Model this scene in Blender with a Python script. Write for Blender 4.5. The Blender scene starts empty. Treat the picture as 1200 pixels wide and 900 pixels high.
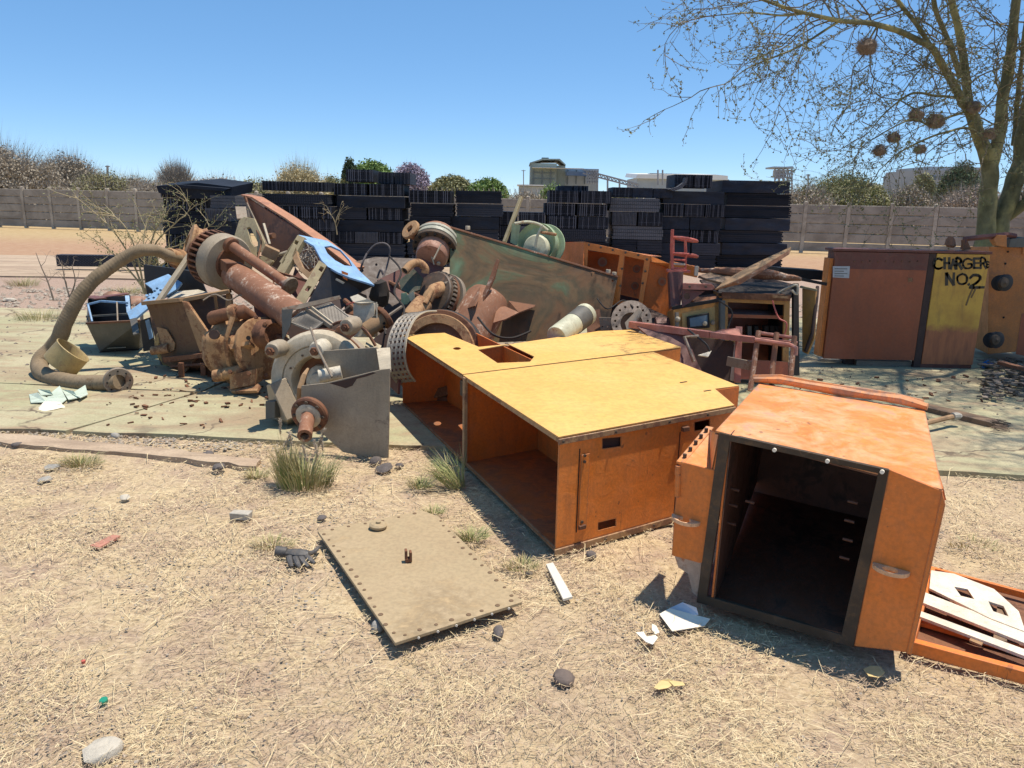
import bpy, math, random
import numpy as np
from mathutils import Vector as V, Matrix
from mathutils.geometry import tessellate_polygon
from mathutils import noise as mnoise
random.seed(7); rng=np.random.default_rng(7)
R_=math.radians
scene=bpy.context.scene; COL=scene.collection

# ------------------------------------------------------------------ camera
FPX=900.; EYE=1.6; ROLL=R_(1.2); PITCH=math.atan((450-238)/FPX)
cd=bpy.data.cameras.new('camera'); cam=bpy.data.objects.new('camera',cd); COL.objects.link(cam)
cd.sensor_width=36; cd.lens=36*FPX/1200; cd.clip_start=.05; cd.clip_end=3000
cam.matrix_world=Matrix.Translation((0,0,EYE)) @ Matrix.Rotation(math.pi/2-PITCH,4,'X') @ Matrix.Rotation(ROLL,4,'Z')
scene.camera=cam
# ------------------------------------------------------------------ sky, sun, exposure
SUN_EL=R_(75.5); SUN_AZ=math.atan2(.97,.26)      # azimuth clockwise from +Y (to the right and a little behind the heap)
w=bpy.data.worlds.new('World'); scene.world=w; w.use_nodes=True
nt=w.node_tree; bg=nt.nodes['Background']; sky=nt.nodes.new('ShaderNodeTexSky'); sky.sky_type='NISHITA'
sky.sun_disc=False; sky.sun_elevation=SUN_EL; sky.sun_rotation=SUN_AZ; sky.altitude=1200; sky.air_density=.72; sky.dust_density=0; sky.ozone_density=2.6
hs_=nt.nodes.new('ShaderNodeHueSaturation'); hs_.inputs['Saturation'].default_value=1.08; hs_.inputs['Hue'].default_value=.499
mx_=nt.nodes.new('ShaderNodeMix'); mx_.data_type='RGBA'; mx_.inputs[0].default_value=.45; mx_.inputs[7].default_value=(.98,2.22,4.0,1)
nt.links.new(sky.outputs[0],mx_.inputs[6]); nt.links.new(mx_.outputs[2],hs_.inputs['Color']); nt.links.new(hs_.outputs[0],bg.inputs[0]); bg.inputs[1].default_value=.145
sd=bpy.data.lights.new('sun','SUN'); sd.energy=4.6; sd.angle=R_(.53); sd.color=(1,.912,.80)
sun=bpy.data.objects.new('sun',sd); COL.objects.link(sun)
to_sun=V((math.sin(SUN_AZ)*math.cos(SUN_EL),math.cos(SUN_AZ)*math.cos(SUN_EL),math.sin(SUN_EL)))
sun.rotation_euler=to_sun.to_track_quat('Z','Y').to_euler(); sun.location=(6,4,14)
vs=scene.view_settings; scene.display_settings.display_device='sRGB'
vs.view_transform='Standard'; vs.look='None'; vs.exposure=.37; vs.gamma=1; vs.use_curve_mapping=False

# ------------------------------------------------------------------ picture position -> place
_c,_s=math.cos(ROLL),math.sin(ROLL)
def ray(x,y):
    u=(x-600)/FPX; v=(450-y)/FPX
    a=u*_c-v*_s; b=u*_s+v*_c
    return V((a,math.cos(PITCH)+b*math.sin(PITCH),-math.sin(PITCH)+b*math.cos(PITCH)))
O=V((0,0,EYE))
def G(x,y,z=0):
    d=ray(x,y); return O+d*((z-EYE)/d.z)
def D(x,y,Y):
    d=ray(x,y); return O+d*(Y/d.y)
def PL(a,b,c):
    a,b,c=V(a),V(b),V(c); n=(b-a).cross(c-a)
    def f(x,y):
        d=ray(x,y); return O+d*((a-O).dot(n)/d.dot(n))
    return f
def M(Y): return Y/FPX          # metres per picture pixel at depth Y

# ------------------------------------------------------------------ mesh builder
def newell(p):
    n=V((0,0,0))
    for i in range(len(p)):
        a,b=p[i],p[(i+1)%len(p)]
        n+=V(((a.y-b.y)*(a.z+b.z),(a.z-b.z)*(a.x+b.x),(a.x-b.x)*(a.y+b.y)))
    return n.normalized()
def basis(ax):
    ax=V(ax).normalized(); h=V((0,0,1)) if abs(ax.z)<.9 else V((1,0,0))
    u=h.cross(ax).normalized(); return u,ax.cross(u).normalized(),ax
class MB:
    def __init__(s): s.v=[]; s.f=[]
    def add(s,vs,fs):
        k=len(s.v); s.v+= [V(p) for p in vs]; s.f+=[tuple(i+k for i in f) for f in fs]; return s
    def obox(s,c,ax,h):
        c=V(c); a=[V(ax[i])*h[i] for i in range(3)]
        vs=[c+a[0]*i+a[1]*j+a[2]*k for i in(-1,1) for j in(-1,1) for k in(-1,1)]
        return s.add(vs,[(0,1,3,2),(4,6,7,5),(0,4,5,1),(2,3,7,6),(0,2,6,4),(1,5,7,3)])
    def box(s,c,size,rz=0):
        cc,ss=math.cos(rz),math.sin(rz)
        return s.obox(c,((cc,ss,0),(-ss,cc,0),(0,0,1)),(size[0]/2,size[1]/2,size[2]/2))
    def bar(s,p,q,w,h,up=(0,0,1)):
        p,q=V(p),V(q); d=(q-p); L=d.length; d.normalize(); up=V(up)
        u=d.cross(up)
        if u.length<.05: u=d.cross(V((0,1,0)))
        u.normalize(); n=u.cross(d).normalized()
        return s.obox((p+q)/2,(d,u,n),(L/2,w/2,h/2))
    def slab(s,pts,t,holes=(),toward=None,ext=None):
        pts=[V(p) for p in pts]; hs=[[V(p) for p in h] for h in holes]
        n=newell(pts); c=sum(pts,V((0,0,0)))/len(pts)
        if n.dot((V(toward) if toward is not None else O)-c)<0: n=-n
        e=-n*t if ext is None else V(ext)
        tri=tessellate_polygon([pts]+hs); allp=pts+[p for h in hs for p in h]; N=len(allp)
        fs=[]
        for a,b,c2 in tri:
            m=(allp[b]-allp[a]).cross(allp[c2]-allp[a])
            if m.dot(n)<0: b,c2=c2,b
            fs.append((a,b,c2)); fs.append((a+N,c2+N,b+N))
        k=0
        for lp in [pts]+hs:
            L=len(lp)
            for i in range(L):
                a,b=k+i,k+(i+1)%L; fs.append((a,b,b+N,a+N))
            k+=L
        return s.add(allp+[p+e for p in allp],fs)
    def tube(s,pts,r,seg=8,cap=True):
        pts=[V(p) for p in pts]; n=len(pts)
        if not hasattr(r,'__len__'): r=[r]*n
        vs=[];fs=[]; pu=None
        for i in range(n):
            d=(pts[min(i+1,n-1)]-pts[max(i-1,0)]).normalized()
            if pu is None: u,_,_2=basis(d)
            else:
                u=pu-d*pu.dot(d)
                u=u.normalized() if u.length>1e-4 else basis(d)[0]
            pu=u; w_=d.cross(u)
            for k in range(seg):
                a=2*math.pi*k/seg; vs.append(pts[i]+(u*math.cos(a)+w_*math.sin(a))*r[i])
        for i in range(n-1):
            for k in range(seg):
                a=i*seg+k;b=i*seg+(k+1)%seg; fs.append((a,b,b+seg,a+seg))
        if cap: fs.append(tuple(range(seg))[::-1]); fs.append(tuple((n-1)*seg+k for k in range(seg)))
        return s.add(vs,fs)
    def lathe(s,o,ax,prof,seg=24,close=False):
        """prof: (radius, height along axis)"""
        o=V(o); u,w_,a_=basis(ax); vs=[];fs=[]; n=len(prof)
        for r,h in prof:
            for k in range(seg):
                t=2*math.pi*k/seg; vs.append(o+a_*h+(u*math.cos(t)+w_*math.sin(t))*max(r,1e-4))
        for i in range(n if close else n-1):
            j=(i+1)%n
            for k in range(seg):
                k2=(k+1)%seg; fs.append((i*seg+k,i*seg+k2,j*seg+k2,j*seg+k))
        if not close:
            if prof[0][0]>1e-3: fs.append(tuple(range(seg)))
            if prof[-1][0]>1e-3: fs.append(tuple((n-1)*seg+k for k in range(seg)))
        return s.add(vs,fs)
    def cyl(s,p,q,r,seg=16): 
        d=V(q)-V(p); return s.lathe(p,d,[(r,0),(r,d.length)],seg)
    def hexnut(s,p,ax,r,h):
        return s.lathe(p,ax,[(r,0),(r,h*.85),(r*.85,h)],6)
    def wob(s,amp,sc,seed=0):
        for p in s.v:
            d=mnoise.noise_vector(p*sc+V((seed,seed*1.7,0))); p+=d*amp
        return s
    def mesh(s,name,mat,off=V((0,0,0)),smooth=True,ang=32):
        me=bpy.data.meshes.new(name)
        me.from_pydata([p-off for p in s.v],[],s.f)
        import bmesh
        bm=bmesh.new(); bm.from_mesh(me); bmesh.ops.recalc_face_normals(bm,faces=bm.faces); bm.to_mesh(me); bm.free()
        if smooth:
            me.shade_smooth(); me.set_sharp_from_angle(angle=R_(ang))
        me.materials.append(mat); return me
def link(name,me,loc=(0,0,0),parent=None):
    o=bpy.data.objects.new(name,me); COL.objects.link(o); o.location=loc
    if parent is not None: o.parent=parent
    return o
def tag(o,label=None,cat=None,group=None,kind=None):
    if label:o['label']=label
    if cat:o['category']=cat
    if group:o['group']=group
    if kind:o['kind']=kind
    return o
def bev(o,wd=.004,seg=2):
    m=o.modifiers.new('bevel','BEVEL'); m.width=wd; m.segments=seg; m.limit_method='ANGLE'; m.angle_limit=R_(50); return o
class Thing:
    def __init__(s,name,label,cat,loc,group=None):
        s.loc=V(loc); s.o=bpy.data.objects.new(name,None); COL.objects.link(s.o); s.o.location=s.loc
        s.o.empty_display_size=.1; tag(s.o,label,cat,group)
    def part(s,name,mb,mat,parent=None,label=None,kind=None,bevel=0,smooth=True,ang=32):
        o=link(name,mb.mesh(name,mat,s.loc,smooth,ang),parent=parent or s.o)
        tag(o,label,kind=kind)
        if bevel: bev(o,bevel)
        return o
def single(name,mb,mat,label,cat,group=None,kind=None,bevel=0,smooth=True,ang=32,loc=None):
    if loc is None:
        n=len(mb.v); loc=V((sum(p.x for p in mb.v)/n,sum(p.y for p in mb.v)/n,min(p.z for p in mb.v)))
    o=link(name,mb.mesh(name,mat,V(loc),smooth,ang),loc)
    tag(o,label,cat,group,kind)
    if bevel: bev(o,bevel)
    return o

# ------------------------------------------------------------------ materials
def mat_new(name):
    m=bpy.data.materials.new(name); m.use_nodes=True; t=m.node_tree
    return m,t,t.nodes,t.links,t.nodes['Principled BSDF']
def rgb(c): return (c[0],c[1],c[2],1)
def noise_n(t,vec,scale,detail=6,rough=.6,dist=0):
    n=t.nodes.new('ShaderNodeTexNoise'); n.inputs['Scale'].default_value=scale; n.inputs['Detail'].default_value=detail
    n.inputs['Roughness'].default_value=rough; n.inputs['Distortion'].default_value=dist
    t.links.new(vec,n.inputs['Vector']); return n.outputs['Fac']
def ramp_n(t,fac,stops):
    r=t.nodes.new('ShaderNodeValToRGB'); e=r.color_ramp.elements
    while len(e)<len(stops): e.new(.5)
    for i,(p,c) in enumerate(stops):
        e[i].position=p; e[i].color=rgb(c) if hasattr(c,'__len__') else (c,c,c,1)
    t.links.new(fac,r.inputs['Fac']); return r.outputs['Color']
def mix_n(t,fac,a,b,mode='MIX'):
    m=t.nodes.new('ShaderNodeMix'); m.data_type='RGBA'; m.blend_type=mode
    for sock,val in ((m.inputs[0],fac),(m.inputs[6],a),(m.inputs[7],b)):
        if hasattr(val,'is_linked'): t.links.new(val,sock)
        elif hasattr(val,'__len__'): sock.default_value=rgb(val)
        else: sock.default_value=val
    return m.outputs[2]
def bump_n(t,h,strength,dist,prev=None):
    b=t.nodes.new('ShaderNodeBump'); b.inputs['Strength'].default_value=strength; b.inputs['Distance'].default_value=dist
    t.links.new(h,b.inputs['Height'])
    if prev is not None: t.links.new(prev,b.inputs['Normal'])
    return b.outputs['Normal']
def map_n(t,vec,scale=(1,1,1),loc=(0,0,0),rot=(0,0,0)):
    m=t.nodes.new('ShaderNodeMapping'); m.inputs['Scale'].default_value=scale; m.inputs['Location'].default_value=loc; m.inputs['Rotation'].default_value=rot
    t.links.new(vec,m.inputs['Vector']); return m.outputs['Vector']
def objco(t):
    n=t.nodes.new('ShaderNodeTexCoord'); return n.outputs['Object']
_mc={}
def painted(name,base,rust=(.16,.06,.03),wear=.35,scale=5,rough=.55,dirt=(.22,.17,.12),dirtamt=.35,metal=0,var=.25,streak=.3,bump=.25,fade=None,soft=.05,edge=0,scr=0):
    """old paint or bare metal: colour drift, rust where it has worn through, dust and scratches"""
    if name in _mc: return _mc[name]
    m,t,N,L,B=mat_new(name); co=objco(t)
    n1=noise_n(t,co,scale*.6,5,.6,.3); n2=noise_n(t,co,scale*3.3,9,.72,.6); n3=noise_n(t,map_n(t,co,(9,9,1.2)),scale*.7,5,.6); n4=noise_n(t,co,scale*22,4,.6)
    b2=fade or tuple(min(1,c*(1+var)+.02) for c in base); b1=tuple(c*(1-var) for c in base)
    c=ramp_n(t,n1,[(.3,b1),(.5,base),(.72,b2)])
    # dust
    c=mix_n(t,ramp_n(t,n2,[(.42,0),(.75,dirtamt)]),c,dirt)
    # streaks
    c=mix_n(t,ramp_n(t,n3,[(.52,0),(.75,streak)]),c,tuple(x*.7 for x in rust))
    # rust through
    s=N.new('ShaderNodeMath'); s.operation='ADD'; s.inputs[1].default_value=0
    a=N.new('ShaderNodeMath'); a.operation='MULTIPLY'; a.inputs[1].default_value=.55; L.new(n1,a.inputs[0])
    a2=N.new('ShaderNodeMath'); a2.operation='MULTIPLY_ADD'; a2.inputs[1].default_value=.45; L.new(n2,a2.inputs[0]); L.new(a.outputs[0],a2.inputs[2])
    th=.68-.36*wear
    rmask=ramp_n(t,a2.outputs[0],[(th-.015,0),(th+soft,1)])
    rc=ramp_n(t,n2,[(.3,tuple(x*.55 for x in rust)),(.52,rust),(.75,tuple(min(1,x*1.75) for x in rust))])
    c=mix_n(t,rmask,c,rc)
    c=mix_n(t,ramp_n(t,n4,[(.35,.18),(.6,0)]),c,(.03,.025,.02))
    if scr:
        s1_=noise_n(t,map_n(t,co,(70,70,4),rot=(.15,.1,0)),1,3,.6); s2_=noise_n(t,map_n(t,co,(5,90,60),rot=(0,.3,.6)),1,3,.6); s3_=noise_n(t,co,26,3,.5)
        c=mix_n(t,ramp_n(t,s1_,[(.69,0),(.74,scr)]),c,(.12,.05,.025)); c=mix_n(t,ramp_n(t,s2_,[(.70,0),(.76,scr*.8)]),c,tuple(min(1,x*1.6+.1) for x in base)); c=mix_n(t,ramp_n(t,s3_,[(.70,0),(.73,scr)]),c,(.10,.05,.03))
    if edge:
        bv=N.new('ShaderNodeBevel'); bv.samples=4; bv.inputs['Radius'].default_value=edge; g_=N.new('ShaderNodeNewGeometry'); dp=N.new('ShaderNodeVectorMath'); dp.operation='DOT_PRODUCT'
        L.new(bv.outputs[0],dp.inputs[0]); L.new(g_.outputs['Normal'],dp.inputs[1]); e1=N.new('ShaderNodeMath'); e1.operation='MULTIPLY_ADD'; e1.inputs[1].default_value=-1; e1.inputs[2].default_value=1; L.new(dp.outputs['Value'],e1.inputs[0])
        e2=N.new('ShaderNodeMath'); e2.operation='MULTIPLY'; L.new(e1.outputs[0],e2.inputs[0]); L.new(n2,e2.inputs[1])
        c=mix_n(t,ramp_n(t,e2.outputs[0],[(.025,0),(.07,.85)]),c,(.24,.13,.07))
    L.new(c,B.inputs['Base Color'])
    rr=ramp_n(t,n2,[(.3,max(.15,rough-.12)),(.7,min(1,rough+.2))]); L.new(rr,B.inputs['Roughness'])
    B.inputs['Metallic'].default_value=metal
    nb=bump_n(t,noise_n(t,co,scale*.5,2,.5),bump,.03); nb=bump_n(t,n2,bump,.006,nb); L.new(nb,B.inputs['Normal'])
    _mc[name]=m; return m
def plain(name,c,rough=.7,metal=0,var=.2,scale=8,bump=.2):
    if name in _mc: return _mc[name]
    m,t,N,L,B=mat_new(name); co=objco(t); n=noise_n(t,co,scale,6,.65)
    L.new(ramp_n(t,n,[(.3,tuple(x*(1-var) for x in c)),(.7,tuple(min(1,x*(1+var)) for x in c))]),B.inputs['Base Color'])
    B.inputs['Roughness'].default_value=rough; B.inputs['Metallic'].default_value=metal
    if bump: L.new(bump_n(t,noise_n(t,co,scale*4,6,.7),bump,.01),B.inputs['Normal'])
    _mc[name]=m; return m
ORANGE=(.62,.21,.045)
m_or   = painted('paint_orange',(.74,.215,.028),edge=.012,scr=.55,bump=.6,wear=.10,scale=3,dirtamt=.3,streak=.25,dirt=(.42,.2,.09),rust=(.2,.085,.035),var=.14)
m_orin = painted('paint_orange_dull',(.68,.17,.022),scr=.35,bump=.6,wear=.14,scale=3,dirtamt=.25,streak=.25,rust=(.22,.08,.03),var=.15)
m_ortop= painted('paint_orange_yellowish',edge=.010,scr=.3,base=(.74,.41,.095),rust=(.34,.17,.08),wear=.05,scale=1.6,rough=.6,dirtamt=.35,dirt=(.76,.48,.17),var=.06,streak=0,bump=.35,fade=(.76,.46,.14))  # top sheets lighter and yellower than the front paint
m_box  = painted('paint_orange_scuffed',(.76,.20,.024),edge=.012,scr=.5,bump=.6,rust=(.24,.12,.08),wear=.14,scale=2.6,dirtamt=.35,dirt=(.6,.25,.1),streak=.2,var=.12)
m_boxtop=painted('paint_orange_peeling',edge=.012,scr=.6,base=(.72,.235,.045),rust=(.36,.19,.12),wear=.34,scale=1.7,dirtamt=.95,dirt=(.76,.47,.28),soft=.04,streak=.0)
m_edge = painted('bare_steel_edge',(.42,.25,.12),rust=(.20,.10,.055),wear=.5,scale=9,dirtamt=.4)
m_blackseal=painted('old_rubber_seal',(.055,.034,.017),rust=(.10,.06,.03),wear=.35,scale=8,dirtamt=.15,rough=.8)
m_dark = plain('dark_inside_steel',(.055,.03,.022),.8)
m_rust = painted('rust_brown',(.20,.08,.035),rust=(.11,.045,.022),wear=.5,scale=7,rough=.8,dirtamt=.5,dirt=(.30,.16,.08))
m_rustp= painted('rust_pink_pipe',(.25,.105,.05),rust=(.46,.34,.25),wear=.34,scale=9,rough=.75,dirtamt=.5,dirt=(.34,.17,.10))
m_tan  = painted('rust_tan_casting',(.43,.24,.11),rust=(.20,.09,.04),wear=.5,scale=8,rough=.85,dirtamt=.6,dirt=(.45,.3,.15),bump=.5)
m_tand = painted('muddy_tan_plate',(.33,.20,.10),rust=(.22,.11,.05),wear=.38,scale=6,soft=.12,rough=.85,dirtamt=.5,dirt=(.42,.28,.15))
m_grey = painted('grey_machine_paint',(.34,.27,.18),rust=(.10,.07,.05),wear=.2,scale=4,dirtamt=.5,dirt=(.34,.28,.2),streak=.25)
m_greyl= painted('pale_machine_paint',(.50,.42,.29),rust=(.17,.12,.08),wear=.2,scale=7,dirtamt=.4)
m_steel= painted('weathered_steel',(.25,.20,.145),rust=(.17,.1,.06),wear=.4,scale=9,metal=.1,rough=.6)
m_blue = painted('pale_blue_paint',(.22,.40,.62),rust=(.1,.08,.07),wear=.16,scale=8,dirtamt=.3)
m_dblue= painted('slate_blue_panel',(.022,.024,.032),rust=(.04,.03,.022),dirtamt=.15,wear=.2,scale=5)
m_slate= painted('slate_grey_panel',(.095,.092,.078),rust=(.08,.06,.05),wear=.2,scale=5)
m_olive= painted('olive_tan_paint',(.40,.32,.17),rust=(.18,.1,.06),wear=.3,scale=7)
m_green= painted('green_paint_rusting',(.125,.15,.075),rust=(.135,.072,.03),wear=.84,scale=1.1,rough=.55,dirtamt=.55,dirt=(.10,.075,.035),streak=.6,var=.25,soft=.22,bump=.12)
m_lgreen=painted('pale_green_paint',(.34,.44,.25),rust=(.2,.13,.08),wear=.2,scale=6)
m_cream= painted('cream_paint',(.56,.55,.38),rust=(.3,.17,.08),wear=.3,scale=8)
m_white= painted('white_paint_dirty',(.56,.50,.38),rust=(.2,.16,.12),wear=.2,scale=9)
m_red  = painted('faded_red_paint',(.58,.11,.075),rust=(.35,.14,.08),wear=.3,scale=9,fade=(.66,.26,.2))
m_pink = painted('faded_pink_red_paint',(.44,.15,.10),rust=(.25,.11,.07),wear=.3,scale=8,fade=(.6,.3,.23))
m_maroon=painted('maroon_paint',(.15,.045,.033),rust=(.13,.06,.04),wear=.3,scale=6)
m_yel  = painted('yellow_cabinet_paint',(.46,.22,.045),rust=(.18,.08,.04),wear=.3,scale=7)
m_yelp = painted('yellow_patch_paint',(.62,.46,.08),rust=(.5,.36,.1),wear=.2,scale=6,dirtamt=.3)
m_char = painted('charger_brown_orange',(.33,.072,.020),rust=(.24,.08,.035),wear=.3,scale=1.6,dirtamt=.5,dirt=(.34,.11,.045),streak=.45,rough=.42,soft=.2,edge=.01,scr=.3)
m_chard= painted('charger_dark_maroon',(.15,.035,.02),rust=(.1,.04,.03),wear=.3,scale=3)
m_orl  = painted('amber_box_paint',(.54,.185,.035),rust=(.4,.15,.06),wear=.25,scale=3)
m_black= plain('black_paint',(.026,.02,.016),.85)
m_rubber=plain('black_rubber',(.03,.028,.027),.8)
m_hole = plain('shadowed_hole',(.01,.009,.008),.9,bump=0)
m_paper= plain('white_paper',(.80,.72,.58),.9,var=.1)
m_alu  = plain('dull_aluminium',(.66,.64,.55),.5,.1,.1,14)
m_plate= painted('khaki_cover_plate',(.385,.285,.16),rust=(.29,.21,.115),wear=.36,scale=2.2,rough=.75,dirtamt=.5,dirt=(.42,.34,.205),streak=.1,var=.08)
m_bolt = plain('dark_bolt',(.09,.065,.045),.7,.3)
m_stone= plain('grey_stone',(.33,.31,.27),.95,var=.3,scale=30,bump=.6)
m_stoned=plain('dark_stone',(.13,.11,.10),.95,var=.3,scale=30,bump=.6)
m_conc = plain('old_concrete_bit',(.42,.38,.31),.95,var=.25,scale=20,bump=.5)
m_wood = painted('weathered_wood',(.24,.15,.085),rust=(.12,.08,.05),wear=.4,scale=6)
m_slat = painted('white_slat_paint',(.74,.68,.54),rust=(.4,.25,.14),wear=.14,scale=9,dirtamt=.2)

m_green,t_,N_,L_,B_=mat_new('green_paint_under_brown_rust'); co=objco(t_)
a1=noise_n(t_,map_n(t_,co,(1,1,1.3),rot=(0,.4,0)),1.35,4,.55,.9); a2=noise_n(t_,co,9,8,.7,.4); a3=noise_n(t_,map_n(t_,co,(7,7,.9)),2,5,.6)
sx=N_.new('ShaderNodeSeparateXYZ'); L_.new(co,sx.inputs[0]); mm=N_.new('ShaderNodeMath'); mm.operation='MULTIPLY_ADD'; mm.inputs[1].default_value=-.19; L_.new(sx.outputs['X'],mm.inputs[0]); L_.new(a1,mm.inputs[2])
c=ramp_n(t_,mm.outputs[0],[(.30,(.05,.03,.014)),(.42,(.14,.065,.02)),(.49,(.07,.05,.018)),(.54,(.14,.08,.028)),(.59,(.085,.105,.045)),(.70,(.14,.24,.13))])
c=mix_n(t_,ramp_n(t_,a2,[(.45,0),(.7,.55)]),c,(.16,.09,.035)); c=mix_n(t_,ramp_n(t_,a3,[(.5,0),(.75,.45)]),c,(.07,.045,.02))
L_.new(c,B_.inputs['Base Color']); B_.inputs['Roughness'].default_value=.6; L_.new(bump_n(t_,a2,.2,.006,bump_n(t_,a1,.3,.05)),B_.inputs['Normal'])
# ================================================================== THE SETTING
def P2(x,y): p=G(x,y); return (p.x,p.y)
# ---- ground
def ground_material():
    m,t,N,L,B=mat_new('dry_straw_ground'); geo=N.new('ShaderNodeNewGeometry'); co=geo.outputs['Position']
    big=noise_n(t,co,.55,4,.55,.4); mid=noise_n(t,co,4,7,.65,.5); fine=noise_n(t,co,42,7,.72,.8); vf=noise_n(t,co,170,4,.7)
    # fibres: two noises stretched along different directions
    f1=noise_n(t,map_n(t,co,(14,150,1),rot=(0,0,.5)),1,4,.6,.8); f2=noise_n(t,map_n(t,co,(13,140,1),rot=(0,0,-.9)),1,4,.6,.8)
    straw=ramp_n(t,fine,[(.3,(.30,.21,.115)),(.5,(.50,.38,.22)),(.7,(.66,.53,.33))])
    soil=ramp_n(t,fine,[(.3,(.22,.15,.095)),(.55,(.42,.30,.205)),(.75,(.57,.445,.33))])
    c=mix_n(t,ramp_n(t,mid,[(.36,0),(.6,1)]),soil,straw)
    c=mix_n(t,ramp_n(t,f1,[(.55,0),(.68,.65)]),c,(.66,.53,.33))
    c=mix_n(t,ramp_n(t,f2,[(.55,0),(.68,.55)]),c,(.58,.45,.27))
    c=mix_n(t,ramp_n(t,big,[(.5,0),(.68,.5)]),c,(.40,.295,.195))
    # zones with distance: rubble strip, red earth, dry grass by the wall
    sx=N.new('ShaderNodeSeparateXYZ'); L.new(co,sx.inputs[0])
    wob=N.new('ShaderNodeMath'); wob.operation='MULTIPLY_ADD'; wob.inputs[1].default_value=3.5; L.new(noise_n(t,co,.5,4,.6),wob.inputs[0]); L.new(sx.outputs['Y'],wob.inputs[2])
    mr=N.new('ShaderNodeMapRange'); mr.inputs['From Min'].default_value=0; mr.inputs['From Max'].default_value=60; L.new(wob.outputs[0],mr.inputs[0])
    def z(y): return (y+1.75)/60
    far=ramp_n(t,mid,[(.35,(.42,.26,.15)),(.65,(.56,.40,.26))])
    rub=ramp_n(t,fine,[(.3,(.20,.13,.09)),(.55,(.38,.27,.20)),(.75,(.52,.42,.34))])
    redc=ramp_n(t,mid,[(.35,(.33,.185,.10)),(.65,(.40,.26,.155))])
    dry=ramp_n(t,mid,[(.35,(.35,.24,.11)),(.65,(.45,.33,.17))])
    red=ramp_n(t,mr.outputs[0],[(0,0),(z(8),0),(z(9.5),1)])
    c=mix_n(t,red,c,rub)
    c=mix_n(t,ramp_n(t,mr.outputs[0],[(0,0),(z(18),0),(z(19.5),1)]),c,redc)
    c=mix_n(t,ramp_n(t,mr.outputs[0],[(0,0),(z(25),0),(z(31),1)]),c,dry)
    L.new(c,B.inputs['Base Color']); B.inputs['Roughness'].default_value=.95
    nb=bump_n(t,mid,.5,.03); nb=bump_n(t,fine,.8,.012,nb); nb=bump_n(t,f1,.5,.006,nb); nb=bump_n(t,vf,.5,.004,nb)
    L.new(nb,B.inputs['Normal']); return m
m_ground=ground_material()
def axis(vals):
    out=[]
    for a,b,st in vals:
        n=max(1,int(round((b-a)/st))); out+=[a+(b-a)*i/n for i in range(n)]
    out.append(vals[-1][1]); return np.array(out)
gx=axis([(-1500,-200,260),(-200,-40,20),(-40,-6,2),(-6,5,.06),(5,40,2),(40,200,20),(200,1500,260)])
gy=axis([(-300,-10,60),(-10,1,1),(1,5.2,.06),(5.2,40,.9),(40,200,10),(200,2500,230)])
def gz(x,y):
    f=max(0,min(1,(5.0-y)/.6))*max(0,min(1,(6-abs(x))/1.5))
    return f*(mnoise.noise(V((x*1.3,y*1.3,0)))*.016+mnoise.noise(V((x*6,y*6,3)))*.008-.004) - .012
X,Yg=np.meshgrid(gx,gy); Z=np.vectorize(gz)(X,Yg)
gv=np.stack([X.ravel(),Yg.ravel(),Z.ravel()],1); nx=len(gx)
idx=np.arange(len(gy)*nx).reshape(len(gy),nx)
gf=np.stack([idx[:-1,:-1].ravel(),idx[:-1,1:].ravel(),idx[1:,1:].ravel(),idx[1:,:-1].ravel()],1)
me=bpy.data.meshes.new('ground'); me.from_pydata(gv.tolist(),[],gf.tolist()); me.shade_smooth(); me.materials.append(m_ground)
tag(link('ground',me),kind='structure')

# ---- concrete slab under the scrap, with joints, and the kerb strip before it
def slab_material(name,base,alt,stain,cracks=False):
    m,t,N,L,B=mat_new(name); geo=N.new('ShaderNodeNewGeometry'); co=geo.outputs['Position']
    a=noise_n(t,co,.9,5,.6,.5); b=noise_n(t,map_n(t,co,(1,2.6,1)),3.2,8,.68,.4); f=noise_n(t,co,60,6,.7); g=noise_n(t,co,14,5,.75)
    c=ramp_n(t,a,[(.35,base),(.65,alt)]); c=mix_n(t,ramp_n(t,noise_n(t,map_n(t,co,(.6,1.6,1)),1.1,6,.7,1.2),[(.47,0),(.62,.75)]),c,tuple(x*.8 for x in stain))
    c=mix_n(t,ramp_n(t,b,[(.50,0),(.66,.8)]),c,stain)
    c=mix_n(t,ramp_n(t,g,[(.60,0),(.70,.5)]),c,(.20,.14,.09))
    c=mix_n(t,ramp_n(t,f,[(.3,.35),(.6,0)]),c,(.12,.10,.07))
    if cracks:
        vo=N.new('ShaderNodeTexVoronoi'); vo.feature='DISTANCE_TO_EDGE'; vo.inputs['Scale'].default_value=.75
        wv=N.new('ShaderNodeVectorMath'); wv.operation='ADD'; nn=N.new('ShaderNodeTexNoise'); nn.inputs['Scale'].default_value=3; nn.inputs['Detail'].default_value=6; L.new(co,nn.inputs['Vector'])
        ms=N.new('ShaderNodeVectorMath'); ms.operation='SCALE'; ms.inputs['Scale'].default_value=.45; L.new(nn.outputs['Color'],ms.inputs[0]); L.new(co,wv.inputs[0]); L.new(ms.outputs[0],wv.inputs[1]); L.new(wv.outputs[0],vo.inputs['Vector'])
        mk=N.new('ShaderNodeMath'); mk.operation='MULTIPLY'; L.new(ramp_n(t,vo.outputs['Distance'],[(.004,1),(.011,0)]),mk.inputs[0]); L.new(ramp_n(t,a,[(.45,0),(.55,.9)]),mk.inputs[1])
        c=mix_n(t,mk.outputs[0],c,(.10,.07,.045)); c=mix_n(t,ramp_n(t,noise_n(t,co,1.7,5,.6),[(.62,0),(.72,.55)]),c,(.13,.10,.07))
    L.new(c,B.inputs['Base Color']); B.inputs['Roughness'].default_value=.9
    L.new(bump_n(t,f,.4,.004,bump_n(t,b,.4,.012)),B.inputs['Normal']); return m
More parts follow.
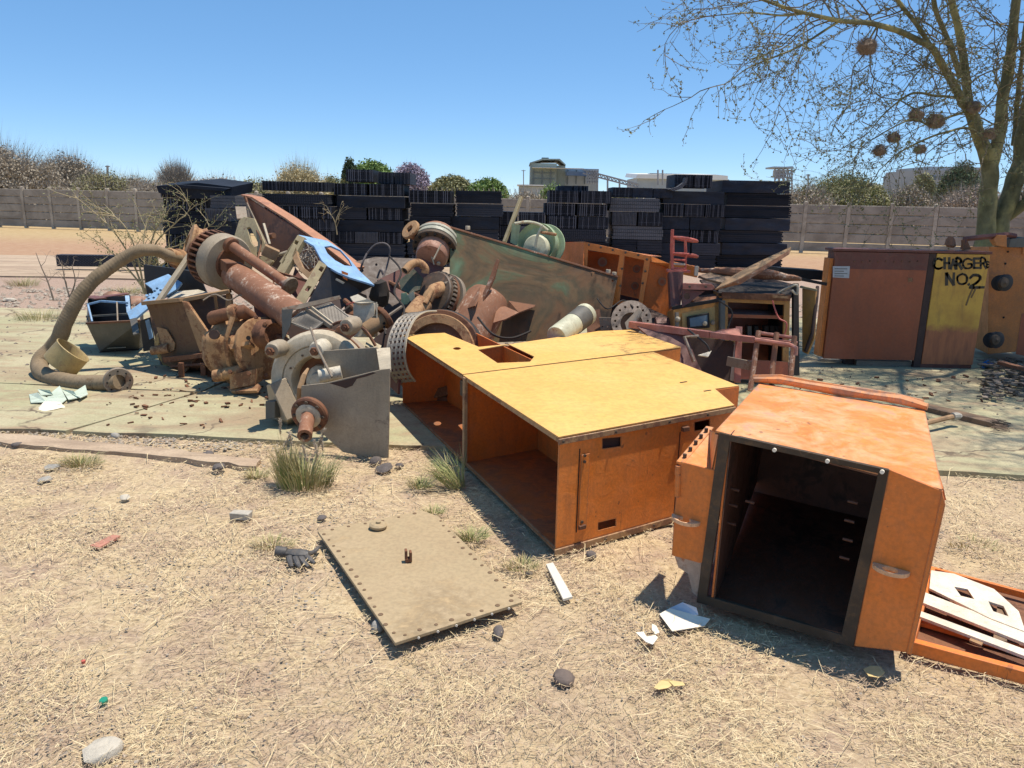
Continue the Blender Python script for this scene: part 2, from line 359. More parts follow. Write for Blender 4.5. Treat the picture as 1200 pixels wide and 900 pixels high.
m_slab=slab_material('greenish_concrete',(.37,.35,.195),(.46,.40,.25),(.36,.25,.15),True)
m_slab2=slab_material('pinkish_concrete',(.44,.32,.215),(.50,.385,.26),(.34,.24,.16))
def ragged(p,q,n,a):
    p,q=V((*p,0)),V((*q,0)); d=(q-p); pr=V((-d.y,d.x,0)).normalized()
    return [(p+d*(i/n)+pr*random.uniform(-a,a)*(0 if i in(0,) else 1)) for i in range(n)]
def flat_slab(name,corners,z,t,mat,a=.02,step=.25):
    pts=[]
    for i in range(len(corners)):
        p,q=corners[i],corners[(i+1)%len(corners)]; n=max(2,int(math.dist(p,q)/step)); pts+=ragged(p,q,min(n,60),a)
    mb=MB(); mb.slab([V((p.x,p.y,z)) for p in pts],t,toward=(0,0,50)); o=link(name,mb.mesh(name,mat)); tag(o,kind='structure'); return o
# panes of the slab (joints between them)
def fr(x): return 5.06-.07*(x+3.5)-.02*max(0,x)        # front edge
j1=[(-3.02,fr(-3.0)),(-2.9,7.9),(-2.8,11)]
flat_slab('concrete_slab',[(-9,5.35),(-3.05,fr(-3.05)),(-2.62,6.15),(-9,6.75)],.022,.10,m_slab)
flat_slab('concrete_slab',[(-9,6.80),(-2.59,6.20),(-2.42,7.6),(-2.3,10.4),(-9,10.9)],.020,.10,m_slab)
flat_slab('concrete_slab',[(-3.0,fr(-3.0)),(-.2,fr(-.2)),(-.15,7.6),(-2.38,7.62),(-2.57,6.15)],.024,.10,m_slab)
flat_slab('concrete_slab',[(-.16,fr(-.16)),(2.3,fr(2.3)),(2.4,7.5),(-.11,7.6)],.018,.10,m_slab)
flat_slab('concrete_slab',[(2.34,fr(2.34)),(9,3.95),(9,7.2),(2.44,7.45)],.021,.10,m_slab)
flat_slab('concrete_slab',[(-2.34,7.66),(9,7.25),(9,11.5),(-2.26,11.2)],.016,.10,m_slab)
kerb=[P2(0,520),P2(150,531),P2(298,549)]; kerb2=[P2(300,533),P2(150,520),P2(0,508)]
flat_slab('kerb_strip',[P2(-160,513),P2(0,520),P2(150,533),P2(300,549),P2(306,540),P2(150,523),P2(0,510),P2(-160,503)],.014,.06,m_slab2,.022,.09)
# far path of pale concrete
flat_slab('path',[P2(-150,322),P2(60,325),P2(240,330),P2(700,350),P2(700,318),P2(240,304),P2(60,300),P2(-150,298)],.02,.08,m_slab2,.04,.8)

# ---- precast wall: posts and planks
m_wall=slab_material('precast_concrete',(.34,.295,.24),(.41,.36,.295),(.28,.24,.195))
wa=V((-24.4,37.0,0)); wb=V((12.6,29.0,0)); wd=(wb-wa).normalized(); wn=V((-wd.y,wd.x,0))
BAY=1.50; PH=.345
start=-6; nb=38
root=Thing('precast_wall','long grey precast concrete boundary wall of posts and planks behind the yard','wall',wa+wd*(start*BAY))
pm=MB(); pm.box((0,0,.93),(.13,.15,1.86)); pm.add([(-.065,-.075,1.86),(.065,-.075,1.86),(.065,.075,1.86),(-.065,.075,1.86),(0,0,1.9)],[(0,1,4),(1,2,4),(2,3,4),(3,0,4)])
m_post=slab_material('pale_precast_post',(.46,.40,.32),(.52,.46,.37),(.36,.30,.23))
post_me=pm.mesh('post',m_post,smooth=False)
plk=[]
for k in range(3):
    b=MB(); L_=BAY-.13; y0=.028+k*.003
    # plank with chamfered edges and a slightly hollow face
    prof=[(-y0,.012),(-y0-.012,.03),(-y0-.012,PH-.035),(-y0,PH-.012),(y0,PH-.012),(y0+.01,PH-.03),(y0+.01,.03),(y0,.012)]
    vs=[V((-L_/2,p[0],p[1])) for p in prof]+[V((L_/2,p[0],p[1])) for p in prof]
    fs=[tuple(range(8)),tuple(range(15,7,-1))]+[(i,(i+1)%8,(i+1)%8+8,i+8) for i in range(8)]
    b.add(vs,fs); plk.append(b.mesh('plank',m_wall,smooth=False))
ang=math.atan2(wd.y,wd.x)
for i in range(nb+1):
    o=link('post',post_me,wd*(i*BAY)+V((0,0,0)),root.o); o.rotation_euler=(random.uniform(-.012,.012),random.uniform(-.02,.02),ang)
    if i<nb:
        for k in range(5):
            o=link('plank',plk[random.randrange(3)],wd*((i+.5)*BAY)+wn*random.uniform(-.008,.008)+V((0,0,k*PH+.06)),root.o); o.rotation_euler=(random.uniform(-.01,.01),random.uniform(-.004,.004),ang)
# razor coil on the wall
m_wire=plain('old_wire',(.20,.18,.16),.6,.4,bump=0)
cb=MB(); pts=[]; Lw=nb*BAY
for i in range(int(Lw/.11)*6):
    t_=i/6; a=2*math.pi*t_; p=wd*(t_*.22*1.0)
    if (p.length)>Lw: break
    pts.append(p+wn*(.14*math.cos(a))+V((0,0,2.02+.15*math.sin(a))))
for i in range(0,len(pts)-1,120): cb.tube(pts[i:i+121],.009,3,False)
for i in range(0,nb+1,2):
    p=wd*(i*BAY); cb.bar(p+V((0,0,1.88)),p+V((0,0,2.3)),.02,.02)
cbo=link('razor_wire',cb.mesh('razor_wire',m_wire,smooth=False),parent=root.o); tag(cbo,kind='stuff')

# ---- stacks of black plastic packing
def pack_material(name,base,kind):
    m,t,N,L,B=mat_new(name); co=objco(t)
    n=noise_n(t,co,2.2,5,.6); f=noise_n(t,co,18,4,.7)
    c=ramp_n(t,n,[(.35,tuple(x*.7 for x in base)),(.65,tuple(x*1.3 for x in base))])
    oi=N.new('ShaderNodeObjectInfo'); c=mix_n(t,1.0,c,ramp_n(t,oi.outputs['Random'],[(0,.55),(.6,1.0),(1,(1,1,1))]),'MULTIPLY'); c=mix_n(t,ramp_n(t,oi.outputs['Random'],[(.72,0),(.95,.55)]),c,(.05,.055,.07))
    if kind:
        wv=N.new('ShaderNodeTexWave'); wv.inputs['Scale'].default_value=kind; wv.inputs['Distortion'].default_value=.6; wv.bands_direction='DIAGONAL'
        L.new(map_n(t,co,(1,1,2)),wv.inputs['Vector']); L.new(wv.outputs['Fac'],N.new('ShaderNodeMath').inputs[0])
        wv2=N.new('ShaderNodeTexWave'); wv2.inputs['Scale'].default_value=kind; wv2.inputs['Distortion'].default_value=.6; wv2.bands_direction='DIAGONAL'
        L.new(map_n(t,co,(-1,-1,2)),wv2.inputs['Vector'])
        mul=N.new('ShaderNodeMath'); mul.operation='MULTIPLY'; L.new(wv.outputs['Fac'],mul.inputs[0]); L.new(wv2.outputs['Fac'],mul.inputs[1])
        c=mix_n(t,ramp_n(t,mul.outputs[0],[(.2,0),(.6,.8)]),c,tuple(min(1,x*3.2) for x in base))
    c=mix_n(t,ramp_n(t,f,[(.6,0),(.85,.3)]),c,(.12,.11,.105))
    L.new(c,B.inputs['Base Color']); B.inputs['Roughness'].default_value=.7; B.inputs['Specular IOR Level'].default_value=.25
    L.new(bump_n(t,f,.4,.01),B.inputs['Normal']); return m
m_pk=pack_material('black_plastic',(.015,.018,.027),0)
m_pk2=pack_material('black_plastic_lattice',(.024,.027,.036),9)
m_pk3=pack_material('grey_dusty_lattice',(.065,.068,.076),8)
m_pk4=pack_material('black_film',(.020,.026,.040),0)
m_rib=plain('pale_worn_plastic_rib',(.075,.08,.10),.7,bump=0)
def pack_ribbed(mat,n,rows,amp=.012,light=.35):
    """unit block 1 x 1 x 1, front face of upright ribs crossed by ledges"""
    b=MB(); b.box((0,.01,.5),(.985,.975,.985))
    for i in range(n):
        x=-.5+(i+.5)/n; b.obox((x,-.492,.5),((1,0,0),(0,1,0),(0,0,1)),(.22/n,.008+amp*(i%3==0),.485))
    for k in range(rows):
        z=(k+.5)/rows; b.obox((0,-.485,z),((1,0,0),(0,1,0),(0,0,1)),(.49,.009,.05/rows))
    me=b.mesh('pack',mat,smooth=False); me.materials.append(m_rib)
    for k,p in enumerate(me.polygons):
        if k>=6 and mnoise.noise(V(((k//6)*.9,n,rows)))>light-.35: p.material_index=1
    return me
def pack_layers(mat,k):
    b=MB()
    for i in range(k):
        dx=random.uniform(-.01,.01); b.box((dx,random.uniform(-.012,.012),(i+.5)/k),(.98,.97,.86/k))
    b.box((0,0,.5),(.94,.93,.96)); return b.mesh('pack',mat,smooth=False)
def pack_film(mat):
    b=MB(); n=14
    vs=[];fs=[]
    for j in range(5):
        for i in range(n+1):
            vs.append(V((-.5+i/n,-.485-random.uniform(0,.03),j/4*.985)))
    for j in range(4):
        for i in range(n): a=j*(n+1)+i; fs.append((a,a+1,a+n+2,a+n+1))
    b.add(vs,fs); b.box((0,.01,.49),(.985,.96,.97)); return b.mesh('pack',mat,ang=60)
PK={'rib':pack_ribbed(m_pk,14,3),'grid':pack_ribbed(m_pk,20,6),'comb':pack_layers(m_pk2,5),'dusty':pack_layers(m_pk3,4),'ribd':pack_ribbed(m_pk2,16,2),
    'lay':pack_layers(m_pk,6),'film':pack_film(m_pk4),'ribg':pack_ribbed(m_pk3,18,4)}
ORD=['top','second','third','fourth','fifth','sixth','seventh','eighth','ninth']
STY={'rib':'upright-ribbed black','grid':'finely gridded black','comb':'lattice-faced black','dusty':'dusty grey lattice','ribd':'dusty ribbed black','lay':'thinly layered black','film':'smooth film-faced black','ribg':'grey gridded'}
PLACE={1:['the only one across'],2:['left of two','right of two'],3:['left of three','middle of three','right of three'],4:['far left of four','second of four','third of four','far right of four'],5:['far left of five','second of five','middle of five','fourth of five','far right of five']}
GRP='black plastic fill packs stacked behind the scrap'
def stack(x0,x1,ytop,Y,rows,desc,depth=1.2,rz=0,lean=0):
    """rows: from the top: list of styles across that layer"""
    A=D(x0,ytop,Y); Bp=D(x1,ytop,Y); W=Bp.x-A.x; n=len(rows); h=A.z/n; cx=(A.x+Bp.x)/2
    for r,row in enumerate(rows):
        z=A.z-(r+1)*h; k=len(row); used=[s for s in row if s]; 
        jx=random.uniform(-.07,.07)+lean*(z/A.z); x=-W/2
        for i,s in enumerate(row):
            w_=W/k
            if s:
                o=link('plastic_pack',PK[s]); c=V((x+w_/2+jx,depth/2+random.uniform(-.04,.04),0)); c.rotate(Matrix.Rotation(rz,3,'Z'))
                o.location=(cx+c.x,Y+c.y,z); o.scale=(w_*random.uniform(.93,.995),depth,h*random.uniform(.955,.985)); o.rotation_euler=(0,0,rz+random.uniform(-.012,.012))
                p='' if k==1 else ', '+PLACE[k][i]
                lay='top layer' if r==0 else ('bottom layer' if r==n-1 else ORD[r]+' layer')
                tag(o,f"{STY[s]} pack{p}, {lay}, {desc}",'plastic pack',GRP)
            x+=w_
r='rib';g='grid';c='comb';d='dusty';e='ribd';l='lay';f='film';q='ribg'
stack(186,238,217,17.2,[[g],[r],[l],[f],[g],[l],[r]],'the ragged leftmost stack',1.4,.12)
stack(241,272,228,16.6,[[d],[q],[f],[l],[g],[f]],'the short dusty left stack',1.1)
stack(308,389,226,18.6,[[c],[r,r],[q,e],[l,g],[e,r],[f]],'the broad stack behind the channel')
stack(310,387,211.5,18.55,[[g,g,g,g]]+[[]]*8,'the broad stack behind the channel',1.1)
stack(389,474,214,19.0,[[g,g],[f],[l,g],[f],[e,q,g],[l],[f]],'the stack under the tall block')
stack(405,438,198,19.1,[[r]]+[[]]*7,'the tall-block stack, raised block')
stack(440,478,201,19.2,[[g,g]]+[[]]*7,'the tall-block stack, raised pair')
stack(476,528,222,19.2,[[g],[l],[l],[f],[l],[r]],'the plain stack left of the gap',1.2)
stack(530,588,222.5,19.6,[[l],[l],[f],[l],[f],[l]],'the plain stack by the gap',1.2)
stack(574,640,247,20.2,[[g,r],[e,d],[l,f],[f,l]],'the low stack in the gap',1.2)
stack(640,716,222,20.4,[[g,g],[r,r],[r,e],[c],[l],[f]],'the stack right of the gap')
stack(655,692,217,20.9,[[f,r]]+[[]]*10,'loose on right-of-gap stack')
stack(717,778,231,20.7,[[d],[q,e],[d],[l,c],[f]],'the dusty lattice stack')
stack(720,792,219,20.8,[[e,f,f]]+[[]]*7,'the dark row over the lattice stack')
stack(777,850,223,20.9,[[f],[g,e,g],[f,f],[l,g],[f,c],[l]],'the stack behind the red rack')
stack(789,834,203.5,21.0,[[e,r]]+[[]]*6,'the red-rack stack, raised pair')
stack(849,931,210.5,21.6,[[f],[l],[d and 'lay'],[f],[l],[f],[l]],'the tall right-hand end stack',1.9,.0)
for (l,Y_,lab) in (([(183,218),(232,214),(272,219),(270,231),(222,233),(186,226)],17.0,'dark lid-like slab tilted on top of the ragged leftmost stack'),([(196,219),(205,216),(268,221),(262,224)],16.9,'thin sloping black sheet on the leftmost stack top')):
    pts_=[D(x,y,Y_) for x,y in l]; single('plastic_sheet',MB().slab(pts_,0,ext=(0.1,1.1,.12)),m_pk4,lab,'plastic sheet')
f_=[D(x,y,20.7) for x,y in ((803,208),(801,214),(794,219),(782,222),(790,224),(799,221),(805,214),(806,208))]
single('curled_flap',MB().slab(f_,.25),m_pk3,'curled grey plastic flap on the stack behind the red rack','plastic flap')
# black beam lying in front of the left stack
A=D(68,297,16.5);Bq=D(180,297,16.6); mb=MB(); mb.bar((A.x,A.y,.22),(Bq.x,Bq.y+.1,.22),.25,.24)
single('plastic_beam',mb,m_pk2,'long low black plastic block lying behind the bare thorn shrub','plastic block',bevel=.01)

# ---- far buildings
m_shed=plain('green_grey_cladding',(.20,.24,.22),.6,var=.15,scale=.3,bump=0)
m_shedl=plain('pale_cladding',(.36,.40,.42),.6,var=.15,scale=.3,bump=0)
m_roofw=plain('white_roof_sheet',(.80,.78,.72),.5,var=.05,scale=.3,bump=0)
m_strut=plain('dull_steelwork',(.30,.30,.31),.6,.2,bump=0)
m_bluem=plain('blue_tank_paint',(.10,.17,.32),.6,var=.1,bump=0)
m_glassd=plain('dark_window_band',(.12,.14,.15),.3,var=.2,bump=0)
Yb=200
def bx(x0,y0,x1,y1,Y,dp):
    a=D(x0,y0,Y); b=D(x1,y1,Y); mb=MB(); mb.obox(((a.x+b.x)/2,Y+dp/2,(a.z+b.z)/2),((1,0,0),(0,1,0),(0,0,1)),(abs(b.x-a.x)/2,dp/2,abs(a.z-b.z)/2)); return mb
t=Thing('process_building','tall green grey industrial shed with arched roof far behind the stacks','building',D(660,238,Yb)-V((0,0,EYE)))
b=bx(622,191,651,240,Yb,14); t.part('wall',b,m_shed)
pts=[D(x,y,Yb-.3) for x,y in ((621,192),(636,187.5),(655,187.5),(663,194),(663,192.6),(656,186),(635,186),(621,190.4))]
t.part('roof',MB().slab(pts,0,ext=(0,15,0)),m_shed); t.part('roof_vent',bx(635,184.5,643,187,Yb+1,3),m_shed)
t.part('wall',bx(652,197,700,240,Yb+3,10),m_shedl)
t.part('wall',bx(651,194,661,240,Yb+1,8),m_shed)
t.part('roof_edge',bx(624,196,684,197.6,Yb-3,3),m_roofw)
for i in range(7): t.part('cladding_joint',bx(625+i*10,199,625.5+i*10,216,Yb-.25 if i<3 else Yb+2.7,.2),m_glassd)
for i in range(2): t.part('window_band',bx(624,202+i*7,650,203+i*7,Yb-.2,.2),m_glassd)
t.part('tank',bx(664,201,690,206,Yb-1,3),m_bluem)
t.part('tank',bx(690,206,699,215,Yb-2,3),m_shedl)
mb=MB(); 
for k in range(2):
    y0=199+4*k; mb.bar(D(683,y0,Yb-4),D(748,y0+17,Yb-4),.5,.35)
for i in range(15):
    x=686+i*4.2; y=199+(x-683)*.2615; mb.bar(D(x,y,Yb-4),D(x+2.1,y+4,Yb-4),.2,.2); mb.bar(D(x+2.1,y+4,Yb-4),D(x+4.2,y+1.1,Yb-4),.2,.2)
for x in (700,712,726): mb.bar(D(x,200+(x-683)*.26,Yb-4),D(x,240,Yb-4),.4,.4)
t.part('conveyor',mb,m_strut,smooth=False); 
mb=MB()
for i in range(5): mb.bar(D(688+i*3,199,Yb-5),D(688+i*3,216,Yb-5),.25,.25)
for i in range(4): mb.bar(D(688,201+i*4,Yb-5),D(700,201+i*4,Yb-5),.25,.25)
t.part('stair_frame',mb,m_strut,smooth=False)
t=Thing('low_shed','long low industrial shed with white roof beyond the stack behind the red rack','building',D(800,240,Yb+20)-V((0,0,EYE)))
t.part('wall',bx(747,208,852,242,Yb+20,20),m_shedl)
pts=[D(x,y,Yb+19) for x,y in ((745,209),(853,211),(853,206),(838,204.5),(747,204))]
t.part('roof',MB().slab(pts,0,ext=(0,22,1)),m_roofw); t.part('roof_vent',bx(762,203,833,204.3,Yb+24,6),m_roofw)
for x in(771,776.5): t.part('flue',MB().cyl(D(x,217,Yb+10),D(x,199,Yb+10),.22,8),m_strut)
t=Thing('low_office','low pale roofed building just right of the tall shed base','building',D(595,240,Yb-20)-V((0,0,EYE)))
t.part('roof',bx(606,216,640,218,Yb-20,8),m_roofw); t.part('wall',bx(608,218,640,236,Yb-19,7),m_shedl)
t=Thing('lattice_tower','square steel lattice bin tower above the tall right hand stack','tower',D(918,244,150)-V((0,0,EYE)))
mb=MB()
for x in(908,913,918,923,928):
    for Y in(150,154): mb.bar(D(x,197+(.0),Y),D(x,240,Y),.22,.22)
for i in range(7): mb.bar(D(908,197+i*4,150),D(929,195.5+i*4,150),.2,.25)
for i in range(4): mb.bar(D(908+i*5,213,150),D(913+i*5,197,150),.14,.14); mb.bar(D(908+i*5,197,150),D(913+i*5,213,150),.14,.14)
o_=t.part('frame',mb,m_strut,smooth=False,kind='stuff'); t.part('deck',bx(907,195,930,197.5,149.5,5),m_shedl); t.part('bin',bx(911,199,920,208,151,2.5),m_shedl)
t=Thing('far_block','pale grey flat-topped building half hidden by trees on the right','building',D(1110,246,110)-V((0,0,EYE)))
t.part('wall',bx(1078,199,1128,250,110,10),plain('hazy_grey_render',(.33,.34,.35),.8,var=.1,scale=.4,bump=0)); t.part('wall',bx(1090,195,1146,250,114,10),plain('hazy_grey_render',(.3,.3,.3)))  # distance haze is mixed into this wall colour
for i in range(5): t.part('window',bx(1083+i*9,206,1088+i*9,211,109.9,.2),m_glassd)
for i in range(5): t.part('window',bx(1083+i*9,216,1088+i*9,221,109.9,.2),m_glassd)
t=Thing('far_roof','long curved pale roof showing over the green bush on the right','building',D(1035,246,140)-V((0,0,EYE)))
pts=[D(x,y,140) for x,y in ((1003,213),(1018,213.3),(1030,216),(1055,219.5),(1056,222),(1030,219),(1003,216))]
t.part('roof',MB().slab(pts,0,ext=(0,12,0)),m_roofw); t.part('wall',bx(1008,217,1053,248,141,9),m_shedl)
for x,y0,y1,Y,lab in ((613.5,199,240,180,'thin mast left of the tall green grey shed'),(947,204,245,120,'thin street lamp pole above the bushes right of the stacks'),(126,194,230,90,'thin pole above the bushes beyond the wall at left'),(1036,207,247,125,'thin mast near the long curved roof')):
    t=Thing('mast',lab,'mast',D(x,y1,Y)); t.part('pole',MB().cyl(D(x,y1+2,Y),D(x,y0,Y),.12,6),m_strut); t.part('crossarm',MB().bar(D(x-2.5,y0+1,Y),D(x+2.5,y0+1,Y),.12,.12),m_strut)
# ================================================================== PLANTS
def leafmat(name,c,c2=None,rough=.8,scale=1.5,trans=.0):
    m,t,N,L,B=mat_new(name); geo=N.new('ShaderNodeNewGeometry'); n=noise_n(t,geo.outputs['Position'],scale,5,.7)
    c2=c2 or tuple(min(1,x*1.5) for x in c)
    L.new(ramp_n(t,n,[(.35,c),(.65,c2)]),B.inputs['Base Color']); B.inputs['Roughness'].default_value=rough
    return m
def tri_mesh(name,P,mat):
    """P: (n,3,3) array of triangles"""
    n=len(P); me=bpy.data.meshes.new(name); me.vertices.add(n*3); me.vertices.foreach_set('co',P.reshape(-1).astype(np.float32))
    me.loops.add(n*3); me.loops.foreach_set('vertex_index',np.arange(n*3,dtype=np.int32))
    me.polygons.add(n); me.polygons.foreach_set('loop_start',np.arange(0,n*3,3,dtype=np.int32)); me.polygons.foreach_set('loop_total',np.full(n,3,dtype=np.int32))
    me.update(calc_edges=True); me.materials.append(mat); return me
def leaves_at(C,size,asp=.5):
    n=len(C); a=rng.normal(size=(n,3)); a/=np.linalg.norm(a,axis=1)[:,None]; b=rng.normal(size=(n,3)); b-=a*(a*b).sum(1)[:,None]; b/=np.linalg.norm(b,axis=1)[:,None]
    s=size*rng.uniform(.6,1.4,(n,1)); return np.stack([C-a*s,C+a*s,C+b*s*asp*2],1)
def cloud(R,n,clumps,spread=.28,flat=True,shell=.55):
    R=np.array(R); d=rng.normal(size=(clumps,3)); d/=np.linalg.norm(d,axis=1)[:,None]
    r=rng.uniform(shell,.9,(clumps,1)); cc=d*r
    if flat: cc[:,2]=np.abs(cc[:,2])*1.0
    sz=rng.uniform(.5,1.3,clumps); k=rng.integers(0,clumps,n)
    P=(cc[k]+rng.normal(size=(n,3))*spread*.42*sz[k][:,None]); q=np.linalg.norm(P,axis=1)[:,None]; lim=rng.uniform(.86,1.06,(n,1)); P=np.where(q>lim,P/q*lim*rng.uniform(.7,1,(n,1)),P); return P*R
def twig_tris(base,R,n,w,zmin=0,l0=.35):
    """thin upright-outward stalks filling a bush"""
    R=np.array(R); az=rng.uniform(0,2*np.pi,n); el=np.arcsin(rng.uniform(.05,1,n))
    d=np.stack([np.cos(az)*np.cos(el),np.sin(az)*np.cos(el),np.sin(el)],1); r1=rng.uniform(.6,1.12,(n,1)); r0=np.clip(r1-rng.uniform(.2,.6,(n,1)),0,1)
    j=rng.normal(size=(n,3))*.12; p0=d*r0*R; p1=(d*r1*.97+j*.6)*R
    s=rng.normal(size=(n,3)); s/=np.linalg.norm(s,axis=1)[:,None]
    return np.stack([p0-s*w,p0+s*w,p1],1)
m_bk=leafmat('thicket_twigs',(.30,.25,.18),(.44,.37,.27)); m_olv=leafmat('olive_leaves',(.20,.195,.09),(.32,.30,.14))
m_grn=leafmat('green_leaves',(.12,.19,.05),(.22,.32,.09)); m_dgr=leafmat('dark_green_leaves',(.055,.085,.045),(.10,.14,.07))
m_tanb=leafmat('straw_tan_leaves',(.42,.35,.20),(.56,.48,.28)); m_jac=leafmat('violet_blossom',(.30,.25,.32),(.38,.33,.40)); m_greyt=leafmat('grey_twigs',(.28,.24,.20),(.40,.35,.29))
m_brn=leafmat('brown_leaves',(.30,.23,.18),(.42,.33,.26)); m_trk=plain('grey_bark',(.15,.12,.09),.9,scale=4,bump=.4)
GB='bushes and trees beyond the boundary wall'
def bush(x0,x1,ytop,Y,label,leafm,twigm,nl=6000,nt_=2500,ls=.09,cl=26,cat='bush',name='bush',trunkh=0,group=GB,spread=.3,tw=.012,dp=.7,shell=.55,ybase=None):
    A=D(x0,ytop,Y); Bq=D(x1,ytop,Y); top=A.z*.5+Bq.z*.5; cx=(A.x+Bq.x)/2; rx=(Bq.x-A.x)/2; h=top-trunkh
    t=Thing(name,label,cat,(cx,Y,0),group); R=(rx*1.1,rx*dp,h*1.08)
    if nl:
        P=leaves_at(np.concatenate([cloud(R,nl*4,cl*2,spread*1.3,shell=shell),cloud(R,nl*2,cl*2,.8,shell=.1),cloud(np.array(R)*.88,nl*3,cl*2,1.0,shell=.0)])*np.array([1,1,.93])+np.array([0,0,trunkh]),ls*.62,.7); P[:,:,2]=np.maximum(P[:,:,2],.02)
        link('crown',tri_mesh('crown',P,leafm),parent=t.o)
    if nt_: link('twigs',tri_mesh('twigs',twig_tris(0,R,int(nt_*1.5),tw)+np.array([0,0,trunkh]),twigm),parent=t.o)
    mb=MB()
    for i in range(5 if not trunkh else 1):
        a=i*1.3; top_=V((math.cos(a)*rx*.35,math.sin(a)*rx*.2,h*.6+trunkh)) if not trunkh else V((0,0,trunkh+h*.4))
        mb.tube([(math.cos(a)*.1,math.sin(a)*.1,-.02),top_*.5,top_],[.09+.02*h,.06+.01*h,.02],6)
    for p in mb.v: p+=t.loc
    t.part('trunk',mb,m_trk)
bush(-90,75,166,46,'big rounded grey brown thicket at the far left beyond the wall',m_bk,m_greyt,9000,9000,.10,46)
bush(25,128,180,50,'low domed thorn thicket sloping down beside the big left thicket',m_bk,m_greyt,8000,8000,.10,40)
bush(70,165,200,48,'olive brown scrub just right of the domed thorn thicket',m_olv,m_bk,4500,5000,.09,26)
bush(110,200,206,52,'low straw brown scrub behind the bare thorn shrub',m_bk,m_bk,4000,6000,.09,26)
bush(135,215,212,44,'low dull brush just over the wall left of the leftmost stack',m_bk,m_greyt,3000,5000,.08,22)
bush(176,232,189,55,'leafless grey tree behind the leftmost stack',m_bk,m_greyt,500,5200,.07,18,'tree','bare_tree',1.2,spread=.5,tw=.016)
bush(205,300,205,52,'brown hedge mass right of the leafless grey tree',m_brn,m_bk,4500,3500,.1,24)
bush(255,345,209,50,'dull green brush behind the orange channel',m_olv,m_bk,4000,3000,.1,22)
bush(308,392,191,47,'tall straw yellow bush above the broad stack',m_tanb,m_tanb,7000,6000,.09,30,spread=.25)
bush(398,420,184,75,'dark upright conifer behind the tall black block',m_dgr,m_dgr,3500,500,.16,18,'tree','conifer_tree',1)
bush(402,468,187,85,'bright green domed tree beside the dark conifer',m_grn,m_grn,7000,300,.2,26,'tree','green_tree',1.5)
bush(455,506,191,95,'pale violet jacaranda tree behind the stacks',m_jac,m_greyt,4000,2500,.2,24,'tree','jacaranda_tree',2)
bush(370,412,203,70,'small olive bush at the foot of the dark conifer',m_olv,m_olv,2500,800,.15,16)
bush(500,560,205,80,'long olive green tree right of the jacaranda',m_olv,m_olv,6000,1500,.18,24,'tree','broad_tree',1.2)
bush(545,598,208,78,'fresh green tree next to the thin mast',m_grn,m_olv,6000,800,.18,22,'tree','broad_tree',1.2)
bush(584,650,224,46,'brown dry hedge over the gap between the stacks',m_bk,m_bk,4000,4000,.09,24)
bush(628,668,214,110,'pale green bush at the foot of the tall shed',m_grn,m_olv,2500,300,.2,14)
bush(700,760,222,60,'low green bush under the conveyor',m_olv,m_olv,3000,600,.12,16)
bush(900,990,216,42,'brown thorn scrub directly right of the tall smooth stack',m_bk,m_greyt,4500,6000,.08,28)
bush(930,1055,201,50,'large olive green bush right of the tall smooth stack',m_olv,m_grn,12000,2500,.10,40)
bush(1030,1105,217,50,'grey brown brush under the far curved roof',m_bk,m_greyt,6000,5000,.1,30)
bush(1062,1104,203,75,'yellow green round tree before the pale flat-topped building',m_olv,m_olv,4000,600,.14,20,'tree','broad_tree',1)
bush(1100,1160,189,70,'dark dense tree right before the pale flat-topped building',m_dgr,m_brn,6000,2500,.14,24,'tree','broad_tree',1)
bush(1090,1200,217,44,'purplish brown thorn scrub behind the big tree',m_brn,m_greyt,5500,7000,.08,30)
bush(1160,1290,212,48,'dry scrub at the far right edge behind the wall',m_bk,m_greyt,5500,6000,.09,30)

# ---- the big thorn tree on the right
m_bark,t_,N_,L_,B_=mat_new('greenish_bark'); co=objco(t_); n_=noise_n(t_,map_n(t_,co,(1,1,.35)),7,8,.7,.5)
L_.new(mix_n(t_,ramp_n(t_,noise_n(t_,co,2.6,4,.6),[(.5,0),(.62,.75)]),ramp_n(t_,n_,[(.3,(.07,.065,.03)),(.5,(.15,.14,.065)),(.7,(.25,.23,.12))]),(.36,.32,.13)),B_.inputs['Base Color'])
B_.inputs['Roughness'].default_value=.85; L_.new(bump_n(t_,n_,.7,.02),B_.inputs['Normal'])
m_twig=leafmat('tree_twigs',(.12,.095,.055),(.22,.18,.10)); m_tleaf=leafmat('thorn_tree_leaves',(.13,.14,.055),(.24,.24,.10))
TY=9.8
tree=Thing('thorn_tree','large multi-stemmed thorn tree with sparse leaves and weaver nests on the right','tree',G(1166,330).xy.to_3d() if False else D(1168,300,TY).xy.to_3d())
def smooth(pts,n=6):
    pts=[V(p) for p in pts]; out=[]
    for i in range(len(pts)-1):
        p0=pts[max(i-1,0)];p1=pts[i];p2=pts[i+1];p3=pts[min(i+2,len(pts)-1)]
        for k in range(n):
            t=k/n; out.append(.5*((2*p1)+(-p0+p2)*t+(2*p0-5*p1+4*p2-p3)*t*t+(-p0+3*p1-3*p2+p3)*t**3))
    out.append(pts[-1]); return out
def lerpl(a,n): return [a[0]+(a[-1]-a[0])*i/(n-1) if len(a)==2 else np.interp(i/(n-1),np.linspace(0,1,len(a)),a) for i in range(n)]
limbs=[]   # (points, radii)
